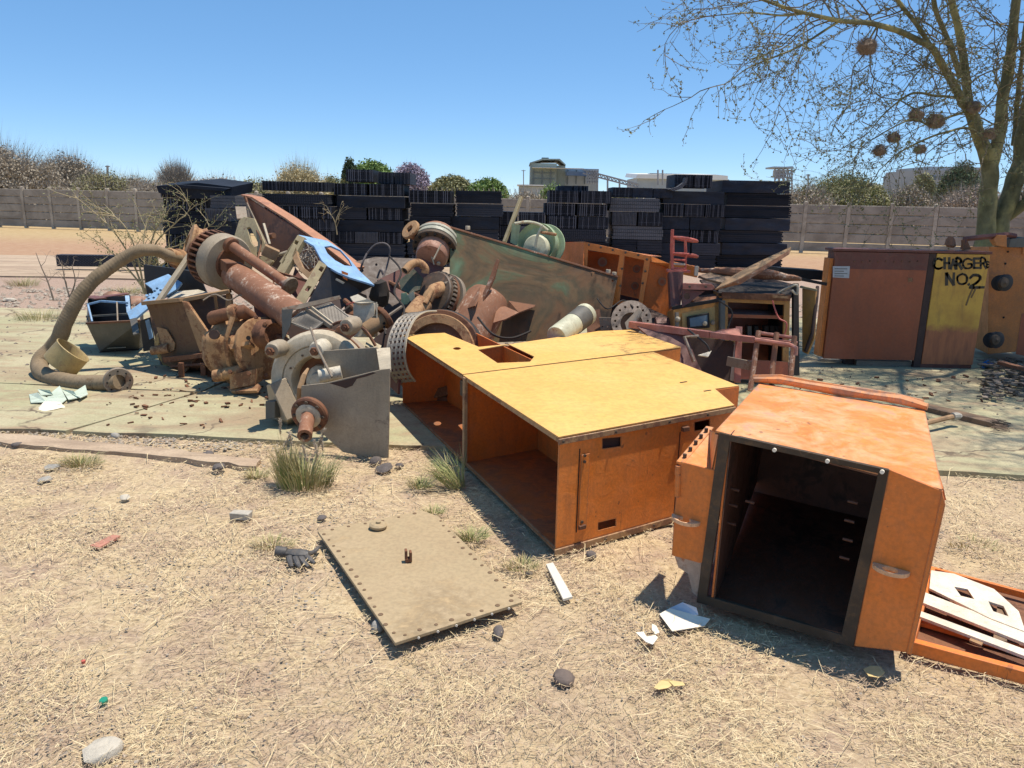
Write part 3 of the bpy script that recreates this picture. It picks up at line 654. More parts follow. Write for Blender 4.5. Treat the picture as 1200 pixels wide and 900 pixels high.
def limb(pp,r,name='branch'):
    s_=smooth([D(x,y,Y) for x,y,Y in pp]); rr=lerpl(r,len(s_))
    # small unevenness
    rr=[a*(RS if max(r)>.03 else .85)*(1+.12*mnoise.noise(p*5)) for a,p in zip(rr,s_)]; s_=[p+V((mnoise.noise(p*3),0,mnoise.noise(p*3+V((9,0,0)))))*min(.05,.5*a) for a,p in zip(rr,s_)]
    mb=MB(); mb.tube(s_,rr,12 if max(r)>.08 else 7); tree.part(name,mb,m_bark,ang=80); limbs.append((s_,rr))
Tb=TY; RS=.68
limb([(1147,345,Tb),(1151,290,Tb),(1155,258,Tb),(1158,232,Tb),(1162,205,Tb),(1158,178,Tb)],[.19,.165,.15,.145,.145,.14],'trunk')
limb([(1162,345,Tb+.1),(1166,290,Tb+.1),(1173,258,Tb+.1),(1186,226,Tb+.1),(1197,180,Tb+.2),(1208,110,Tb+.2),(1216,30,Tb+.2)],[.2,.18,.17,.16,.14,.12,.11],'trunk')
limb([(1178,256,Tb+.15),(1200,240,Tb),(1222,222,Tb-.1),(1250,190,Tb-.2),(1290,120,Tb-.4)],[.10,.09,.09,.08,.06])
limb([(1162,200,Tb),(1170,165,Tb),(1176,110,Tb+.1),(1184,60,Tb+.2),(1192,0,Tb+.3),(1198,-80,Tb+.4)],[.12,.105,.095,.085,.075,.06])
limb([(1161,195,Tb),(1148,165,Tb),(1137,130,Tb-.05),(1128,118,Tb-.1)],[.13,.11,.095,.09])
limb([(1137,132,Tb-.05),(1130,85,Tb),(1122,30,Tb),(1116,0,Tb),(1108,-70,Tb)],[.08,.07,.065,.06,.045])
limb([(1128,118,Tb-.1),(1112,88,Tb-.3),(1092,58,Tb-.6),(1065,42,Tb-.9),(1030,28,Tb-1.2),(985,24,Tb-1.5),(945,15,Tb-1.7),(895,0,Tb-1.9),(850,-20,Tb-2.1)],[.075,.065,.052,.045,.04,.034,.026,.02,.012])
limb([(1092,58,Tb-.6),(1075,30,Tb-.7),(1052,0,Tb-.8),(1030,-40,Tb-.9)],[.04,.036,.03,.02])
limb([(1125,90,Tb),(1110,45,Tb-.2),(1096,10,Tb-.3),(1090,-40,Tb-.4)],[.05,.045,.04,.03])
limb([(1188,170,Tb+.4),(1192,120,Tb+.5),(1198,60,Tb+.6),(1206,0,Tb+.7)],[.05,.045,.04,.03])
limb([(1150,160,Tb),(1132,150,Tb-.3),(1108,155,Tb-.6),(1080,165,Tb-.8),(1052,180,Tb-1.0),(1035,195,Tb-1.1)],[.02,.018,.015,.013,.009,.005])
limb([(1140,128,Tb),(1115,136,Tb-.3),(1090,146,Tb-.6),(1070,140,Tb-.8),(1045,150,Tb-.9),(1015,168,Tb-1.0)],[.022,.018,.015,.012,.009,.005])
limb([(1095,120,Tb-.5),(1075,128,Tb-.6),(1055,118,Tb-.7),(1038,115,Tb-.8)],[.012,.010,.008,.005])
limb([(1125,115,Tb-.1),(1095,112,Tb-.5),(1068,110,Tb-.8),(1040,130,Tb-1),(1018,155,Tb-1.1)],[.022,.018,.015,.01,.005])
limb([(1030,28,Tb-1.2),(1018,48,Tb-1.2),(1015,60,Tb-1.2),(1000,78,Tb-1.3)],[.014,.012,.01,.005])
limb([(985,24,Tb-1.5),(960,40,Tb-1.6),(930,58,Tb-1.7),(880,78,Tb-1.8),(856,95,Tb-1.9)],[.016,.014,.011,.008,.004])
limb([(945,15,Tb-1.7),(915,18,Tb-1.8),(880,15,Tb-2),(840,18,Tb-2.1)],[.014,.012,.009,.005])
# limbs overhead, outside the frame, towards the camera: they throw the dappled shade
def wlimb(pts,r): 
    s_=smooth([V(p) for p in pts]); rr=lerpl(r,len(s_)); mb=MB(); mb.tube(s_,rr,8); tree.part('branch',mb,m_bark,ang=80); limbs.append((s_,rr))
tA=limbs[3][0][-1]; tB=limbs[5][0][-1]; tC=limbs[1][0][-1]; tD=limbs[2][0][-1]
for pts,r in (([tA,(6.0,9.2,6.0),(5.6,8.2,6.4),(5.0,7.0,6.2),(4.6,6.0,5.6)],[.06,.05,.045,.03,.012]),
              ([tA,(5.6,9.6,6.2),(4.8,8.9,6.8),(3.9,8.1,6.9),(3.0,7.4,6.5)],[.06,.05,.04,.03,.012]),
              ([tB,(4.8,9.2,5.4),(4.3,8.2,5.7),(3.6,7.2,5.6),(3.0,6.6,5.2),(2.3,5.9,5.0)],[.045,.04,.035,.03,.02,.01]),
              ([tC,(7.0,9.2,6.0),(6.9,8.2,6.6),(6.2,7.0,6.6),(5.7,6.0,6.2),(5.2,5.0,5.6)],[.11,.08,.06,.045,.03,.012]),
              ([tC,(7.6,10.0,6.2),(8.2,10.2,7.0),(8.4,9.4,7.8)],[.09,.07,.05,.02]),
              ([tD,(7.8,8.6,4.6),(7.9,7.6,5.2),(7.4,6.6,5.2)],[.06,.05,.04,.015]),
              ([tC,(6.6,8.9,5.9),(6.0,8.0,6.2),(5.3,7.6,6.0),(4.7,7.3,5.6)],[.08,.06,.045,.03,.012]),
              ([tD,(7.0,8.8,5.0),(6.8,7.8,5.6),(6.3,6.9,5.6),(6.0,6.2,5.3)],[.06,.05,.04,.03,.012]),
              ([tC,(6.9,9.4,6.6),(6.3,8.6,7.4),(5.7,7.9,7.6)],[.08,.06,.04,.015]),
              ([tA,(6.4,10.4,6.4),(6.0,10.8,7.4),(5.2,10.9,8.0)],[.06,.05,.04,.015])):
    wlimb(pts,r)
print('limb ends',tA,tB,tC,tD)
# nodes for twigs
TW=[]; LF=[]
def grow(p,d,L,r,depth):
    n=max(3,int(L/.09)); q=V(p); d=V(d).normalized(); pts=[q.copy()]
    for i in range(n):
        d=(d+V((random.gauss(0,.22),random.gauss(0,.22),random.gauss(0,.2)-.035))).normalized()
        q=q+d*(L/n); pts.append(q.copy())
        if depth>0 and random.random()<(.62 if depth>1 else .55):
            sd=V((random.gauss(0,1),random.gauss(0,1),random.gauss(0,.8))); sd=(sd-d*sd.dot(d)).normalized()
            grow(q,d*.6+sd*.8,L*random.uniform(.3,.6),r*.6,depth-1)
    TW.append((pts,r)) ; 
    if depth<=1: LF.extend(pts[1:])
for s_,rr in limbs[2:]:
    Lt=sum((s_[i+1]-s_[i]).length for i in range(len(s_)-1)); out=s_[0].z<-1
    k=max(4,int(Lt*(5.0 if s_[-1].z<5.0 else 9)))
    for j in range(k):
        i=random.randrange(int(len(s_)*.18),len(s_)-1); p=s_[i]; r=rr[i]
        if r>.115: continue
        d=(s_[i+1]-s_[i]).normalized(); sd=V((random.gauss(-.25,1),random.gauss(0,1),random.gauss(-.05,.8))); sd=(sd-d*sd.dot(d)).normalized()
        grow(p,d*.5+sd,random.uniform(.5,1.25),min(.011,r*.45),2)
    grow(s_[-1],s_[-1]-s_[-2],random.uniform(.5,.9),.007,2)
tw=[]
for pts,r in TW:
    a=np.array([tuple(p) for p in pts]); n=len(a)
    rad=np.linspace(r,max(.0018,r*.35),n)
    s1=rng.normal(size=3); s1/=np.linalg.norm(s1); 
    dirs=np.gradient(a,axis=0); s1=np.cross(dirs,s1); s1/=np.linalg.norm(s1,axis=1)[:,None]+1e-9; s2=np.cross(dirs,s1); s2/=np.linalg.norm(s2,axis=1)[:,None]+1e-9
    ring=[a+(s1*math.cos(k*2.0944)+s2*math.sin(k*2.0944))*rad[:,None] for k in range(3)]
    for k in range(3):
        A0,B0=ring[k],ring[(k+1)%3]
        tw.append(np.stack([A0[:-1],B0[:-1],A0[1:]],1)); tw.append(np.stack([B0[:-1],B0[1:],A0[1:]],1))
tw=np.concatenate(tw)-np.array(tuple(tree.loc)); print('twig tris',len(tw))
tag(link('twigs',tri_mesh('twigs',tw,m_twig),parent=tree.o),kind='stuff')
lf=np.array([tuple(p) for p in LF]); print('leaf nodes',len(lf))
lf=lf[rng.random(len(lf))<.9]; lf=np.repeat(lf,3,0)+rng.normal(size=(len(lf)*3,3))*.010
tag(link('foliage',tri_mesh('foliage',leaves_at(lf-np.array(tuple(tree.loc)),.0125,.55),m_tleaf),parent=tree.o),kind='stuff')
# nests
m_nest=leafmat('nest_straw',(.17,.12,.085),(.32,.235,.16),scale=20)
NL=['large weaver nest hanging highest and farthest left','weaver nest hanging in the middle left of a touching pair','wide weaver nest right of the touching pair','small weaver nest just above the lowest left nest','lowest left weaver nest at the tip of a drooping branch','small weaver nest hanging alone below the pair','dark weaver nest wedged high in the left fork','dark weaver nest wedged in the crotch between the two upright limbs']
for (x,y,w_,Y),lab in zip(((1016,55,13,Tb-1.25),(1073,135,9.5,Tb-.7),(1096,142,12.5,Tb-.6),(1047,161,8,Tb-.95),(1031,176,9,Tb-1.1),(1078,175,7.5,Tb-.8),(1142,126,9,Tb-.2),(1159,157,9,Tb-.2)),NL):
    r=w_*M(Y)*.86; c=D(x,y,Y); mb=MB(); mb.lathe((c.x,c.y,c.z-r*.75),(0,0,1),[(0,0),(r*.6,r*.1),(r*.85,r*.5),(r*.88,r*.9),(r*.6,r*1.35),(0,r*1.5)],10).wob(.03,18)
    b=mb; me=b.mesh('weaver_nest',m_nest,c); n=1500; d=rng.normal(size=(n,3)); d/=np.linalg.norm(d,axis=1)[:,None]; e=rng.normal(size=(n,3)); e/=np.linalg.norm(e,axis=1)[:,None]
    p=d*r*rng.uniform(.55,1.0,(n,1))*np.array([1,1,.8]); L2=r*rng.uniform(.25,.75,(n,1)); s2=np.cross(d,e)*.0022
    T=Thing('weaver_nest',lab+' in the thorn tree','bird nest',c-V((0,0,r*.8)),'weaver nests in the thorn tree')
    o=link('nest_body',me,c-T.loc,T.o); tag(link('straw',tri_mesh('straw',np.stack([p-s2,p+s2,p+(e*.8+d*.4)*L2],1),m_nest),c-T.loc,T.o),kind='stuff')

# ---- bare thorn shrub and small dry saplings on the left
m_shr=leafmat('pale_shrub_twigs',(.24,.19,.10),(.40,.32,.18),scale=4)
m_shr2=leafmat('grey_shrub_twigs',(.17,.13,.10),(.26,.20,.15),scale=4)
def shrub(label,stems,mat,sub,L0,leaf=None,name='thorn_shrub',group=None,rr=.012,dens=1):
    global TW,LF
    TW=[];LF=[]; b=D(*stems[0][0]); t=Thing(name,label,'shrub',(b.x,b.y,max(0,b.z)),group); mb=MB()
    for st in stems:
        s_=smooth([D(*p) for p in st],5); mb.tube(s_,lerpl([rr,rr*.25],len(s_)),6)
        for j in range(int(sub*dens)):
            i=random.randrange(2,len(s_)-1); d=(s_[i+1]-s_[i]).normalized(); sd=V((random.gauss(0,1),random.gauss(0,1),random.gauss(.1,.6))).normalized()
            grow(s_[i],d*.8+sd*.9,random.uniform(.5,1)*L0,rr*.4,1)
    t.part('stem',mb,mat)
    mb=MB()
    for pts,r in TW: mb.tube(pts,lerpl([r,r*.3],len(pts)),3,False)
    t.part('twigs',mb,mat,kind='stuff',smooth=False)
    if leaf and LF:
        l=np.array([tuple(p) for p in LF]); l=np.repeat(l,2,0)+rng.normal(size=(len(l)*2,3))*.02
        tag(link('foliage',tri_mesh('foliage',leaves_at(l-np.array(tuple(t.loc)),.012,.5),leaf),parent=t.o),kind='stuff')
ys=9.6
shrub('sprawling pale bare thorn shrub rising behind the ribbed hose',[
 [(170,345,ys),(152,300,ys),(125,262,ys),(85,228,ys+.2)],[(170,345,ys),(158,290,ys),(140,258,ys),(112,244,ys)],[(172,345,ys),(168,290,ys+.1),(172,262,ys+.2),(182,240,ys+.3)],
 [(172,340,ys),(180,290,ys),(205,262,ys),(232,238,ys)],[(172,340,ys),(178,300,ys-.1),(215,285,ys-.1),(250,262,ys-.1)],[(174,340,ys),(190,310,ys),(215,300,ys),(240,283,ys)],
 [(170,340,ys),(150,315,ys),(130,295,ys),(98,272,ys)],[(172,340,ys),(176,290,ys),(186,262,ys),(196,250,ys)]],m_shr,13,.42,m_tleaf,rr=.013)
for pp,lab in (([[(63,352,10.2),(56,330,10.2),(48,312,10.2),(42,296,10.2)]],'thin dry sapling at the left, left of its twin'),([[(82,350,10),(76,328,10),(72,305,10)],[(82,348,10),(88,330,10),(84,310,10)]],'thin dry sapling just left of the ribbed hose'),
               ([[(395,275,14),(393,262,14),(388,252,14),(378,244,14)],[(393,262,14),(396,252,14),(403,240,14)]],'small bare white-twigged sapling before the broad stack')):
    shrub(lab,pp,m_shr2 if pp[0][0][0]<300 else m_shr,5,.28,None,'sapling','dry saplings',rr=.012 if pp[0][0][0]<300 else .012)
# ================================================================== THE SCRAP
def S(p,z=0): return V((p[0],p[1],z))
def onplane(f,pts): return [f(x,y) for x,y in pts]
def ell(cx,cy,a,b,n=16,rot=0): return [(cx+a*math.cos(2*math.pi*k/n)*math.cos(rot)-b*math.sin(2*math.pi*k/n)*math.sin(rot),cy+a*math.cos(2*math.pi*k/n)*math.sin(rot)+b*math.sin(2*math.pi*k/n)*math.cos(rot)) for k in range(n)]
def unit(v): return V(v).normalized()
def bolt_ring(t,o,ax,R,n,r,h,mat,name='bolt',parent=None,phase=0):
    u,w_,a=basis(ax); me=MB().hexnut((0,0,0),a,r,h).mesh(name,mat)
    for k in range(n):
        an=2*math.pi*(k+phase)/n; c=V(o)+(u*math.cos(an)+w_*math.sin(an))*R
        ob=link(name,me,c-t.loc if parent is None else c-t.loc,parent or t.o)
def ring(o,ax,r0,r1,h,seg=32,ch=.0):
    """flat ring, outer radius r1, hole r0"""
    return MB().lathe(o,ax,[(r0,0),(r1-ch,0),(r1,ch),(r1,h-ch),(r1-ch,h),(r0,h)],seg,close=True)

# ---------------- 1. big orange cabinet lying on its back
Hc=.58; tz=lambda x,y: G(x,y,Hc)
Af,Bf=G(651,514,Hc),G(859,476,Hc)      # top front edge
d1=unit((Bf-Af).xy.to_3d()); d2=unit(V((-.385,.923,0)))
A0=V((.215,3.31,0)); W1=(Bf-Af).length
m_floor=painted('dirty_orange_floor',(.42,.13,.03),rust=(.12,.06,.03),wear=.55,scale=3,dirtamt=.5,soft=.15)
def cab(a,b,z): return A0+d1*a+d2*b+V((0,0,z))
def inv(x,y,z=Hc):
    p=G(x,y,z)-A0; k_=d1.dot(d2); u_,v_=p.dot(d1),p.dot(d2); return ((u_-k_*v_)/(1-k_*k_),(v_-k_*u_)/(1-k_*k_))
T1=Thing('orange_cabinet','large open orange steel cabinet lying on its back, yellow top with a square hole','cabinet',cab(.5,1.2,0))
outline=[inv(*p) for p in ((651,514),(859,476),(838,455.5),(866,452),(764.5,412))]
a_,b_=outline[4]
outer=[(0,0),(W1,0),(W1,.42),(W1+.14,.46),(W1+.13,1.28),(W1-.02,1.30)]
outer=[outline[0],outline[1],outline[2],outline[3],outline[4]]
# main top sheet and the far section beyond the seam
seamL=inv(590,432)
mainp=[(0,0),(W1,0),outline[2],outline[3],outline[4],inv(588,433),inv(536,431)]
top=MB()
full=[inv(*p) for p in ((651,514),(859,476),(838,455.5),(866,452),(764.5,412),(665,424),(590,434),(578,436),(555,420))]
# one sheet for the near section
near=[(0,0),(W1,0),inv(838,455.5),inv(866,452),inv(766,412.5),inv(592,433.5),inv(540,421)]
near[-1]=(0,near[-2][1]+.02)
def c3(l,z): return [cab(a,b,z) for a,b in l]
nb_=near[-2][1]
T1.part('top_panel',MB().slab(c3([(0,0),(W1,0),inv(838,455.5),inv(866,452),inv(766,412.5),(0,nb_)],Hc),.006,toward=(0,0,9)),m_ortop)
far_=[(0,nb_+.005),inv(765,411.5),inv(798,407),inv(739,386.5),inv(700,389.5)]
Lc=inv(478,392.5)[1]; 
hole=[inv(560,410.5),inv(596,404),inv(626,418.5),inv(621,424.5),inv(583,426)]
farp=[(0,nb_+.005),inv(765,412),inv(798,407.2),inv(739,386.8),inv(701,388.5),inv(600,403.5),inv(561,407),inv(521,390.5),(0,Lc)]
h2=[inv(x,y) for x,y in ell(535.5,409,4.6,1.6,10)]; h3=[inv(x,y) for x,y in ell(579,433.5,4.6,1.6,10)]
hz=Hc+.004
T1.part('top_panel',MB().slab(c3(farp,hz),.006,holes=[c3(hole,hz),c3(h2,hz)],toward=(0,0,9)),m_ortop)
for h in ((801,448),(829,458)):
    a,b=inv(*h); T1.part('slot',MB().obox(cab(a,b,Hc+.001),(d1,d2,(0,0,1)),(.028,.006,.0015)),m_hole)
L2=Lc; SW=.004
def wall(a0,b0,a1,b1,z0=.0,z1=Hc-.007,th=.006,mat=m_orin,name='side_panel',**k):
    p,q=cab(a0,b0,z0),cab(a1,b1,z0); d=unit(q-p); n=V((-d.y,d.x,0))*th/2
    m=MB(); m.obox((p+q)/2+V((0,0,(z1-z0)/2)),(d,unit(n),(0,0,1)),((q-p).length/2,th/2,(z1-z0)/2)); return T1.part(name,m,mat,**k)
# bottom (rear) sheet, front panel, partitions, back side wall
T1.part('bottom_panel',MB().slab(c3([(0,0.0),(W1,0.0),(W1,L2),(0,L2)],.036),.008,toward=(0,0,9)),m_floor)
# front panel with two slots
fpl=lambda a,z: cab(a,-.001,z)
def rect(a0,z0,a1,z1): return [(a0,z0),(a1,z0),(a1,z1),(a0,z1)]
def inf(x,y):      # pixel -> (a,z) on the front face
    f=PL(cab(0,-.001,0),cab(1,-.001,0),cab(0,-.001,1)); p=f(x,y)-A0; return (p.dot(d1),p.z)
hl=[[inf(x,y) for x,y in q] for q in (((706,514),(728,512),(728,523),(706,526)),((701,612.5),(722,607.5),(722,616.5),(701,622)),((814,495),(832,491),(832,502),(814,505)))]
T1.part('front_panel',MB().slab([fpl(a,z) for a,z in rect(0.004,.035,W1-.004,Hc-.032)],.006,holes=[[fpl(a,z) for a,z in h] for h in hl]),m_or)
for z0,z1 in ((0,.034),(Hc-.036,Hc-.008)):
    m=MB(); m.slab([fpl(a,z) for a,z in rect(-.004,z0,W1+.004,z1)],.014,ext=-d2*.010); T1.part('edge_strip',m,m_edge,bevel=.003)
for a,z in ((.02,Hc-.022),(.33,Hc-.022),(.68,Hc-.022),(.95,Hc-.022),(.3,.018),(.62,.018),(.9,.018)):
    T1.part('rivet',MB().hexnut(cab(a,-.011,z),-d2,.007,.006),m_bolt)
# hinge strip, door gap lines, catches
hs=[inf(*p) for p in ((681,530),(691,528),(691,623),(680,625))]
a0=hs[0][0]; 
T1.part('hinge_strip',MB().slab([fpl(a,z) for a,z in rect(a0,.1,a0+.05,Hc-.105)],.01,ext=-d2*.006),m_or,bevel=.002)
T1.part('door_gap',MB().slab([fpl(a,z) for a,z in rect(a0-.012,.09,a0-.006,Hc-.075)],.01,ext=-d2*.0012),m_hole)
T1.part('slot_backing',MB().obox(cab((hl[0][0][0]+hl[0][1][0])/2,.05,Hc-.07),(d1,d2,(0,0,1)),(.08,.03,.05)),m_dark)  # added only to block the lit interior so the slot looks dark
aD=inf(797,500)[0]
T1.part('door_gap',MB().slab([fpl(a,z) for a,z in rect(aD,.05,aD+.006,Hc-.09)],.01,ext=-d2*.0012),m_hole)
T1.part('catch',MB().obox(cab(aD+.03,-.012,Hc-.075),(d1,d2,(0,0,1)),(.022,.012,.012)),m_rust,bevel=.003)
T1.part('catch',MB().obox(cab(a0+.02,-.012,.115),(d1,d2,(0,0,1)),(.02,.008,.01)),m_rust,bevel=.003)
for a,z in ((a0+.018,Hc-.11),(a0+.018,Hc-.14),(a0+.018,.14)): T1.part('rivet',MB().hexnut(cab(a,-.008,z),-d2,.008,.006),m_bolt)
# interior: inner wall along the far right, partition posts facing the open left side
bm_=inf
def ins(x,y):      # pixel -> b on the open left face at a=0
    f=PL(cab(0,0,0),cab(0,1,0),cab(0,0,1)); p=f(x,y)-A0; return p.dot(d2),p.z
bp,_=ins(545,470); 
wall(.005,bp,W1-.02,bp,.02,th=.008)                       # cross partition
wall(.0,bp-.018,.0,bp+.018,.0,th=.02,mat=m_edge,name='post')
wall(.55,.02,.55,bp-.01,.03,th=.008)                      # inner wall with a doorway
wall(.545,bp*.55,.53,bp*.55+.05,.03,th=.02,mat=m_orin,name='stiffener')
wall(.62,bp+.01,.62,L2-.02,.03,th=.008)
wall(W1-.002,.004,W1-.002,outline[2][1],.0,mat=m_or)
wall(W1-.01,outline[2][1],outline[3][0],outline[3][1],.0,mat=m_orin)
wall(outline[3][0],outline[3][1]+.004,outline[4][0],outline[4][1],.0,mat=m_or)
p4,p5=inv(798,407.2),inv(739,386.8); wall(outline[4][0],outline[4][1]+.01,p4[0]-.003,p4[1],.3,mat=m_or); wall(p4[0],p4[1]+.004,p5[0],p5[1],.0,mat=m_or)
bk_=[inv(739,386.8),inv(701,388.5),inv(600,403.5),inv(561,407),inv(521,390.5),(0,Lc)]
for q_,r_ in zip(bk_,bk_[1:]): wall(q_[0],q_[1]-.006,r_[0],r_[1]-.006,.0,th=.006)
T1.part('bottom_panel',MB().slab(c3([(.01,L2-.7)]+[(W1+.1,L2-.7)]+[(a_,b_-.01) for a_,b_ in bk_],.03),.008,toward=(0,0,9)),m_floor)
for b0,b1 in ((0,bp-.02),(bp+.02,L2)):
    T1.part('edge_flange',MB().obox(cab(.006,(b0+b1)/2,Hc-.018),(d1,d2,(0,0,1)),(.004,(b1-b0)/2,.010)),m_edge)
    T1.part('edge_flange',MB().obox(cab(.006,(b0+b1)/2,.030),(d1,d2,(0,0,1)),(.005,(b1-b0)/2,.010)),m_edge)
T1.part('bracket',MB().obox(cab(.42,.35,.12),(d1,d2,(0,0,1)),(.09,.12,.06)),m_orin,bevel=.004)
T1.part('socket',MB().obox(cab(.06,bp+.16,Hc-.12),(d1,d2,(0,0,1)),(.02,.05,.05)),m_bolt,bevel=.004)
T1.part('opening_flap',MB().slab([cab(*inv(600,421),Hc-.10),cab(*inv(608,419),Hc-.10),cab(*inv(608,419),Hc-.03),cab(*inv(600,421),Hc-.03)],.004),m_ortop)

m_lining=painted('dark_maroon_lining',(.13,.048,.024),rust=(.05,.025,.015),wear=.4,scale=4,dirtamt=.3,dirt=(.10,.06,.04))  # inside of the tipped box, darker than its outside paint
# ---------------- 2. open orange box tipped on its side
# corners from the photograph; the box leans a little
TL=D(843,508,2.84);TR=D(1040,550,2.52);BL=D(818,706,2.84);BR=D(1000,757,2.56)
TL=V((TL.x,2.84,TL.z)); 
TRR=D(1106,577,2.50);BRR=D(1066,765,2.56)
back=V((.50,1.0,.03)); dep=1.0
ux=unit(TR-TL)
bTL=D(893,447,3.78); bTR=D(1083,480,3.42)
T2=Thing('open_orange_box','deep orange steel box tipped on its side, dark open mouth towards the camera','steel box',(1.2,2.9,0))
dv=((bTL-TL)+(bTR-TRR))/2
f2=PL(TL,TR,BL); nrm=unit((TR-TL).cross(BL-TL)); 
if nrm.dot(O-TL)<0: nrm=-nrm
OUT=[(834,503),(1104,577),(1062,766),(995,757),(818,707)]
f2p=lambda l:[f2(x,y) for x,y in l]
mouth=[(855,517),(1029,555),(986,744),(828,699)]
T2.part('seal_frame',MB().slab(f2p([(843,507),(1042,551),(1000,759),(816,706)]),.02,holes=[f2p(mouth)]),m_blackseal,bevel=.002)
# frame face behind the seal, right flange face
pR=[(1041,550),(1105,576),(1098,610),(1066,760),(1062,765),(1000,758)]
T2.part('right_face',MB().slab([p-nrm*.004 for p in f2p(pR)],.012),m_box,bevel=.003)
# shell walls going back
def shell(pa,pb,qa,qb,th=.008,inside=None,mat=m_box,name='side_panel',**k): return T2.part(name,MB().slab([pa,pb,qb,qa],th,toward=inside),mat,**k)
cin=(TL+BR)/2+dv*.5
TLo,TRo,BRo,BLo=[f2(x,y)-nrm*.006 for x,y in ((838,505),(1104,574),(1062,764),(818,706))]
bTRo=TRo+dv*1.0; bTLo=TLo+dv*1.0
tp=MB().slab([TLo,TRo,D(1084,481,(TRo+dv).y),D(890,449,(TLo+dv).y)],.008,toward=(1.2,3,9)); T2.part('top_panel',tp,m_boxtop)
bt=[D(1084,481,(TRo+dv).y),D(890,449,(TLo+dv).y)]
down=(BRo-TRo)*.93
T2.part('side_panel',MB().slab([TRo,BRo,bt[0]+down*.98,bt[0]],.008,toward=(9,2,.5)),m_box)
T2.part('side_panel',MB().slab([TLo+(BLo-TLo)*.02+ux*.05,BLo+ux*.05,bt[1]+down*.9+ux*.05,bt[1]+ux*.05],.008,toward=(-9,2,.5)),m_orin)
T2.part('bottom_panel',MB().slab([BLo+V((0,0,.012)),BRo+V((0,0,.012)),bt[0]+down,bt[1]+down],.008,toward=(1,3,9)),m_lining)
T2.part('rear_panel',MB().slab([bt[0]-dv*.01,bt[0]+down,bt[1]+down,bt[1]-dv*.01],.008),m_lining)
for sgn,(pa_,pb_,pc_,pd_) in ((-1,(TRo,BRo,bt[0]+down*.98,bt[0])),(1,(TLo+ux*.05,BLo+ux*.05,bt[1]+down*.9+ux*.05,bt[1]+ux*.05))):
    off=ux*(.014*sgn); T2.part('lining',MB().slab([pa_+off,pb_+off,pc_+off,pd_+off],.004,toward=((pa_+pc_)/2+ux*sgn)),m_lining)
T2.part('lining',MB().slab([q_+V((0,0,-.014)) for q_ in (TLo,TRo,bt[0],bt[1])],.004,toward=(1,3,-9)),m_lining)
# raised rear rim of the top, dented
rim=[D(x,y,(TLo+dv).y+(x-890)/195*((TRo+dv).y-(TLo+dv).y)) for x,y in ((884,446),(915,447),(950,453),(985,459),(1020,464),(1055,469),(1086,477))]
m=MB(); m.tube([p+V((0,0,.003)) for p in rim],[.016,.02,.017,.024,.02,.024,.015],7); m.tube([p+V((.01,.05,.008)) for p in rim],[.012,.016,.013,.016,.018,.014,.01],6); T2.part('rolled_rim',m.wob(.012,14),m_boxtop)
# door-edge strip outside the right side (dark slit seen past the flange)
q1,q2=f2(1107,585),f2(1068,764); T2.part('outer_flange',MB().slab([f2(1104,577)+nrm*.0,f2(1108,592),f2(1068,768),f2(1062,766)],.02,ext=dv*.06),m_box,bevel=.002)
q=D(1089,520,3.1)
T2.part('rear_flange',MB().slab([f2(1105,580)+dv*.06,D(1088,520,3.05),D(1092,540,2.95),f2(1108,594)+dv*.06],.006),m_box)
# left wing with bolted rail
wl=[(840,512),(826,556),(816,652),(818,660),(787,651),(791,600),(798,541),(806,535)]
fw=PL(f2(840,512)-nrm*.02,f2(816,652)-nrm*.02,D(788,650,2.93))
T2.part('left_wing',MB().slab([fw(x,y) for x,y in ((846,553),(834,664),(787,651),(790,600),(798,541))],.01),m_box,bevel=.003)
T2.part('left_wing_top',MB().slab([fw(833,557),fw(798,541),D(831,503,3.2),D(842,508,2.9)],.008,toward=(0,2.5,9)),m_boxtop)
m=MB(); m.bar(fw(797,543),D(832,501,3.22),.035,.012); T2.part('bolted_rail',m,m_boxtop,bevel=.003)
for k in range(5):
    p=fw(798,543).lerp(D(831,503,3.2),.12+k*.19); T2.part('bolt',MB().cyl(p+V((0,0,-.01)),p+V((0,0,.022)),.008,8),m_bolt)
m=MB()
for dx,dy in ((0,0),(0,1)): m.cyl(fw(795+dx,546+dy*10),fw(794+dx,556+dy*26),.012,8)
T2.part('hinge_knuckle',m,m_box,kind='stuff')
# lifting eyes
def eye(cx,cy,fn,right,nn):
    c=fn(cx,cy); r_=.058; up=unit(right.cross(nn)); up=up if up.z>0 else -up
    o=[c+right*(r_*1.05*math.cos(a))+nn*(max(0,math.sin(a))*r_*.95-.004) for a in [math.pi*k/12 for k in range(13)]]
    h=[c+right*(.026*math.cos(a))+nn*(.026*math.sin(a)+.022) for a in [2*math.pi*k/12 for k in range(12)]]
    return MB().slab([p+up*.008 for p in o],.016,holes=[[p+up*.008 for p in h]],toward=c+up*5)
m_eye=painted('pale_eye_paint',(.74,.42,.22),rust=(.4,.2,.1),wear=.2,scale=12)  # lifting eyes paler than the box paint
T2.part('lifting_eye',eye(1044,667,f2,ux,nrm),m_eye,bevel=.002)
fwn=unit((fw(800,560)-fw(825,570)).cross(fw(800,560)-fw(800,640))); fwn=fwn if fwn.dot(O-fw(800,600))>0 else -fwn
fwr=unit(fw(825,570)-fw(800,563))
T2.part('lifting_eye',eye(804,609,fw,fwr,fwn),m_eye,bevel=.002)
for x,y in ((908,527),(970,540),(1034,552.5)): T2.part('stud',MB().cyl(f2(x,y),f2(x,y)+nrm*.01,.0075,10),m_paper)
# studs inside the mouth
for i,(x,y) in enumerate(((850,585),(848,604),(846,626),(1004,604),(1000,627),(998,650),(994,672),(868,600))):
    p=f2(x,y)+unit(dv)*.12; side=ux*(.05 if x<900 else -.05); T2.part('hinge_pin',MB().cyl(p,p+side*.7,.006,8),m_lining)
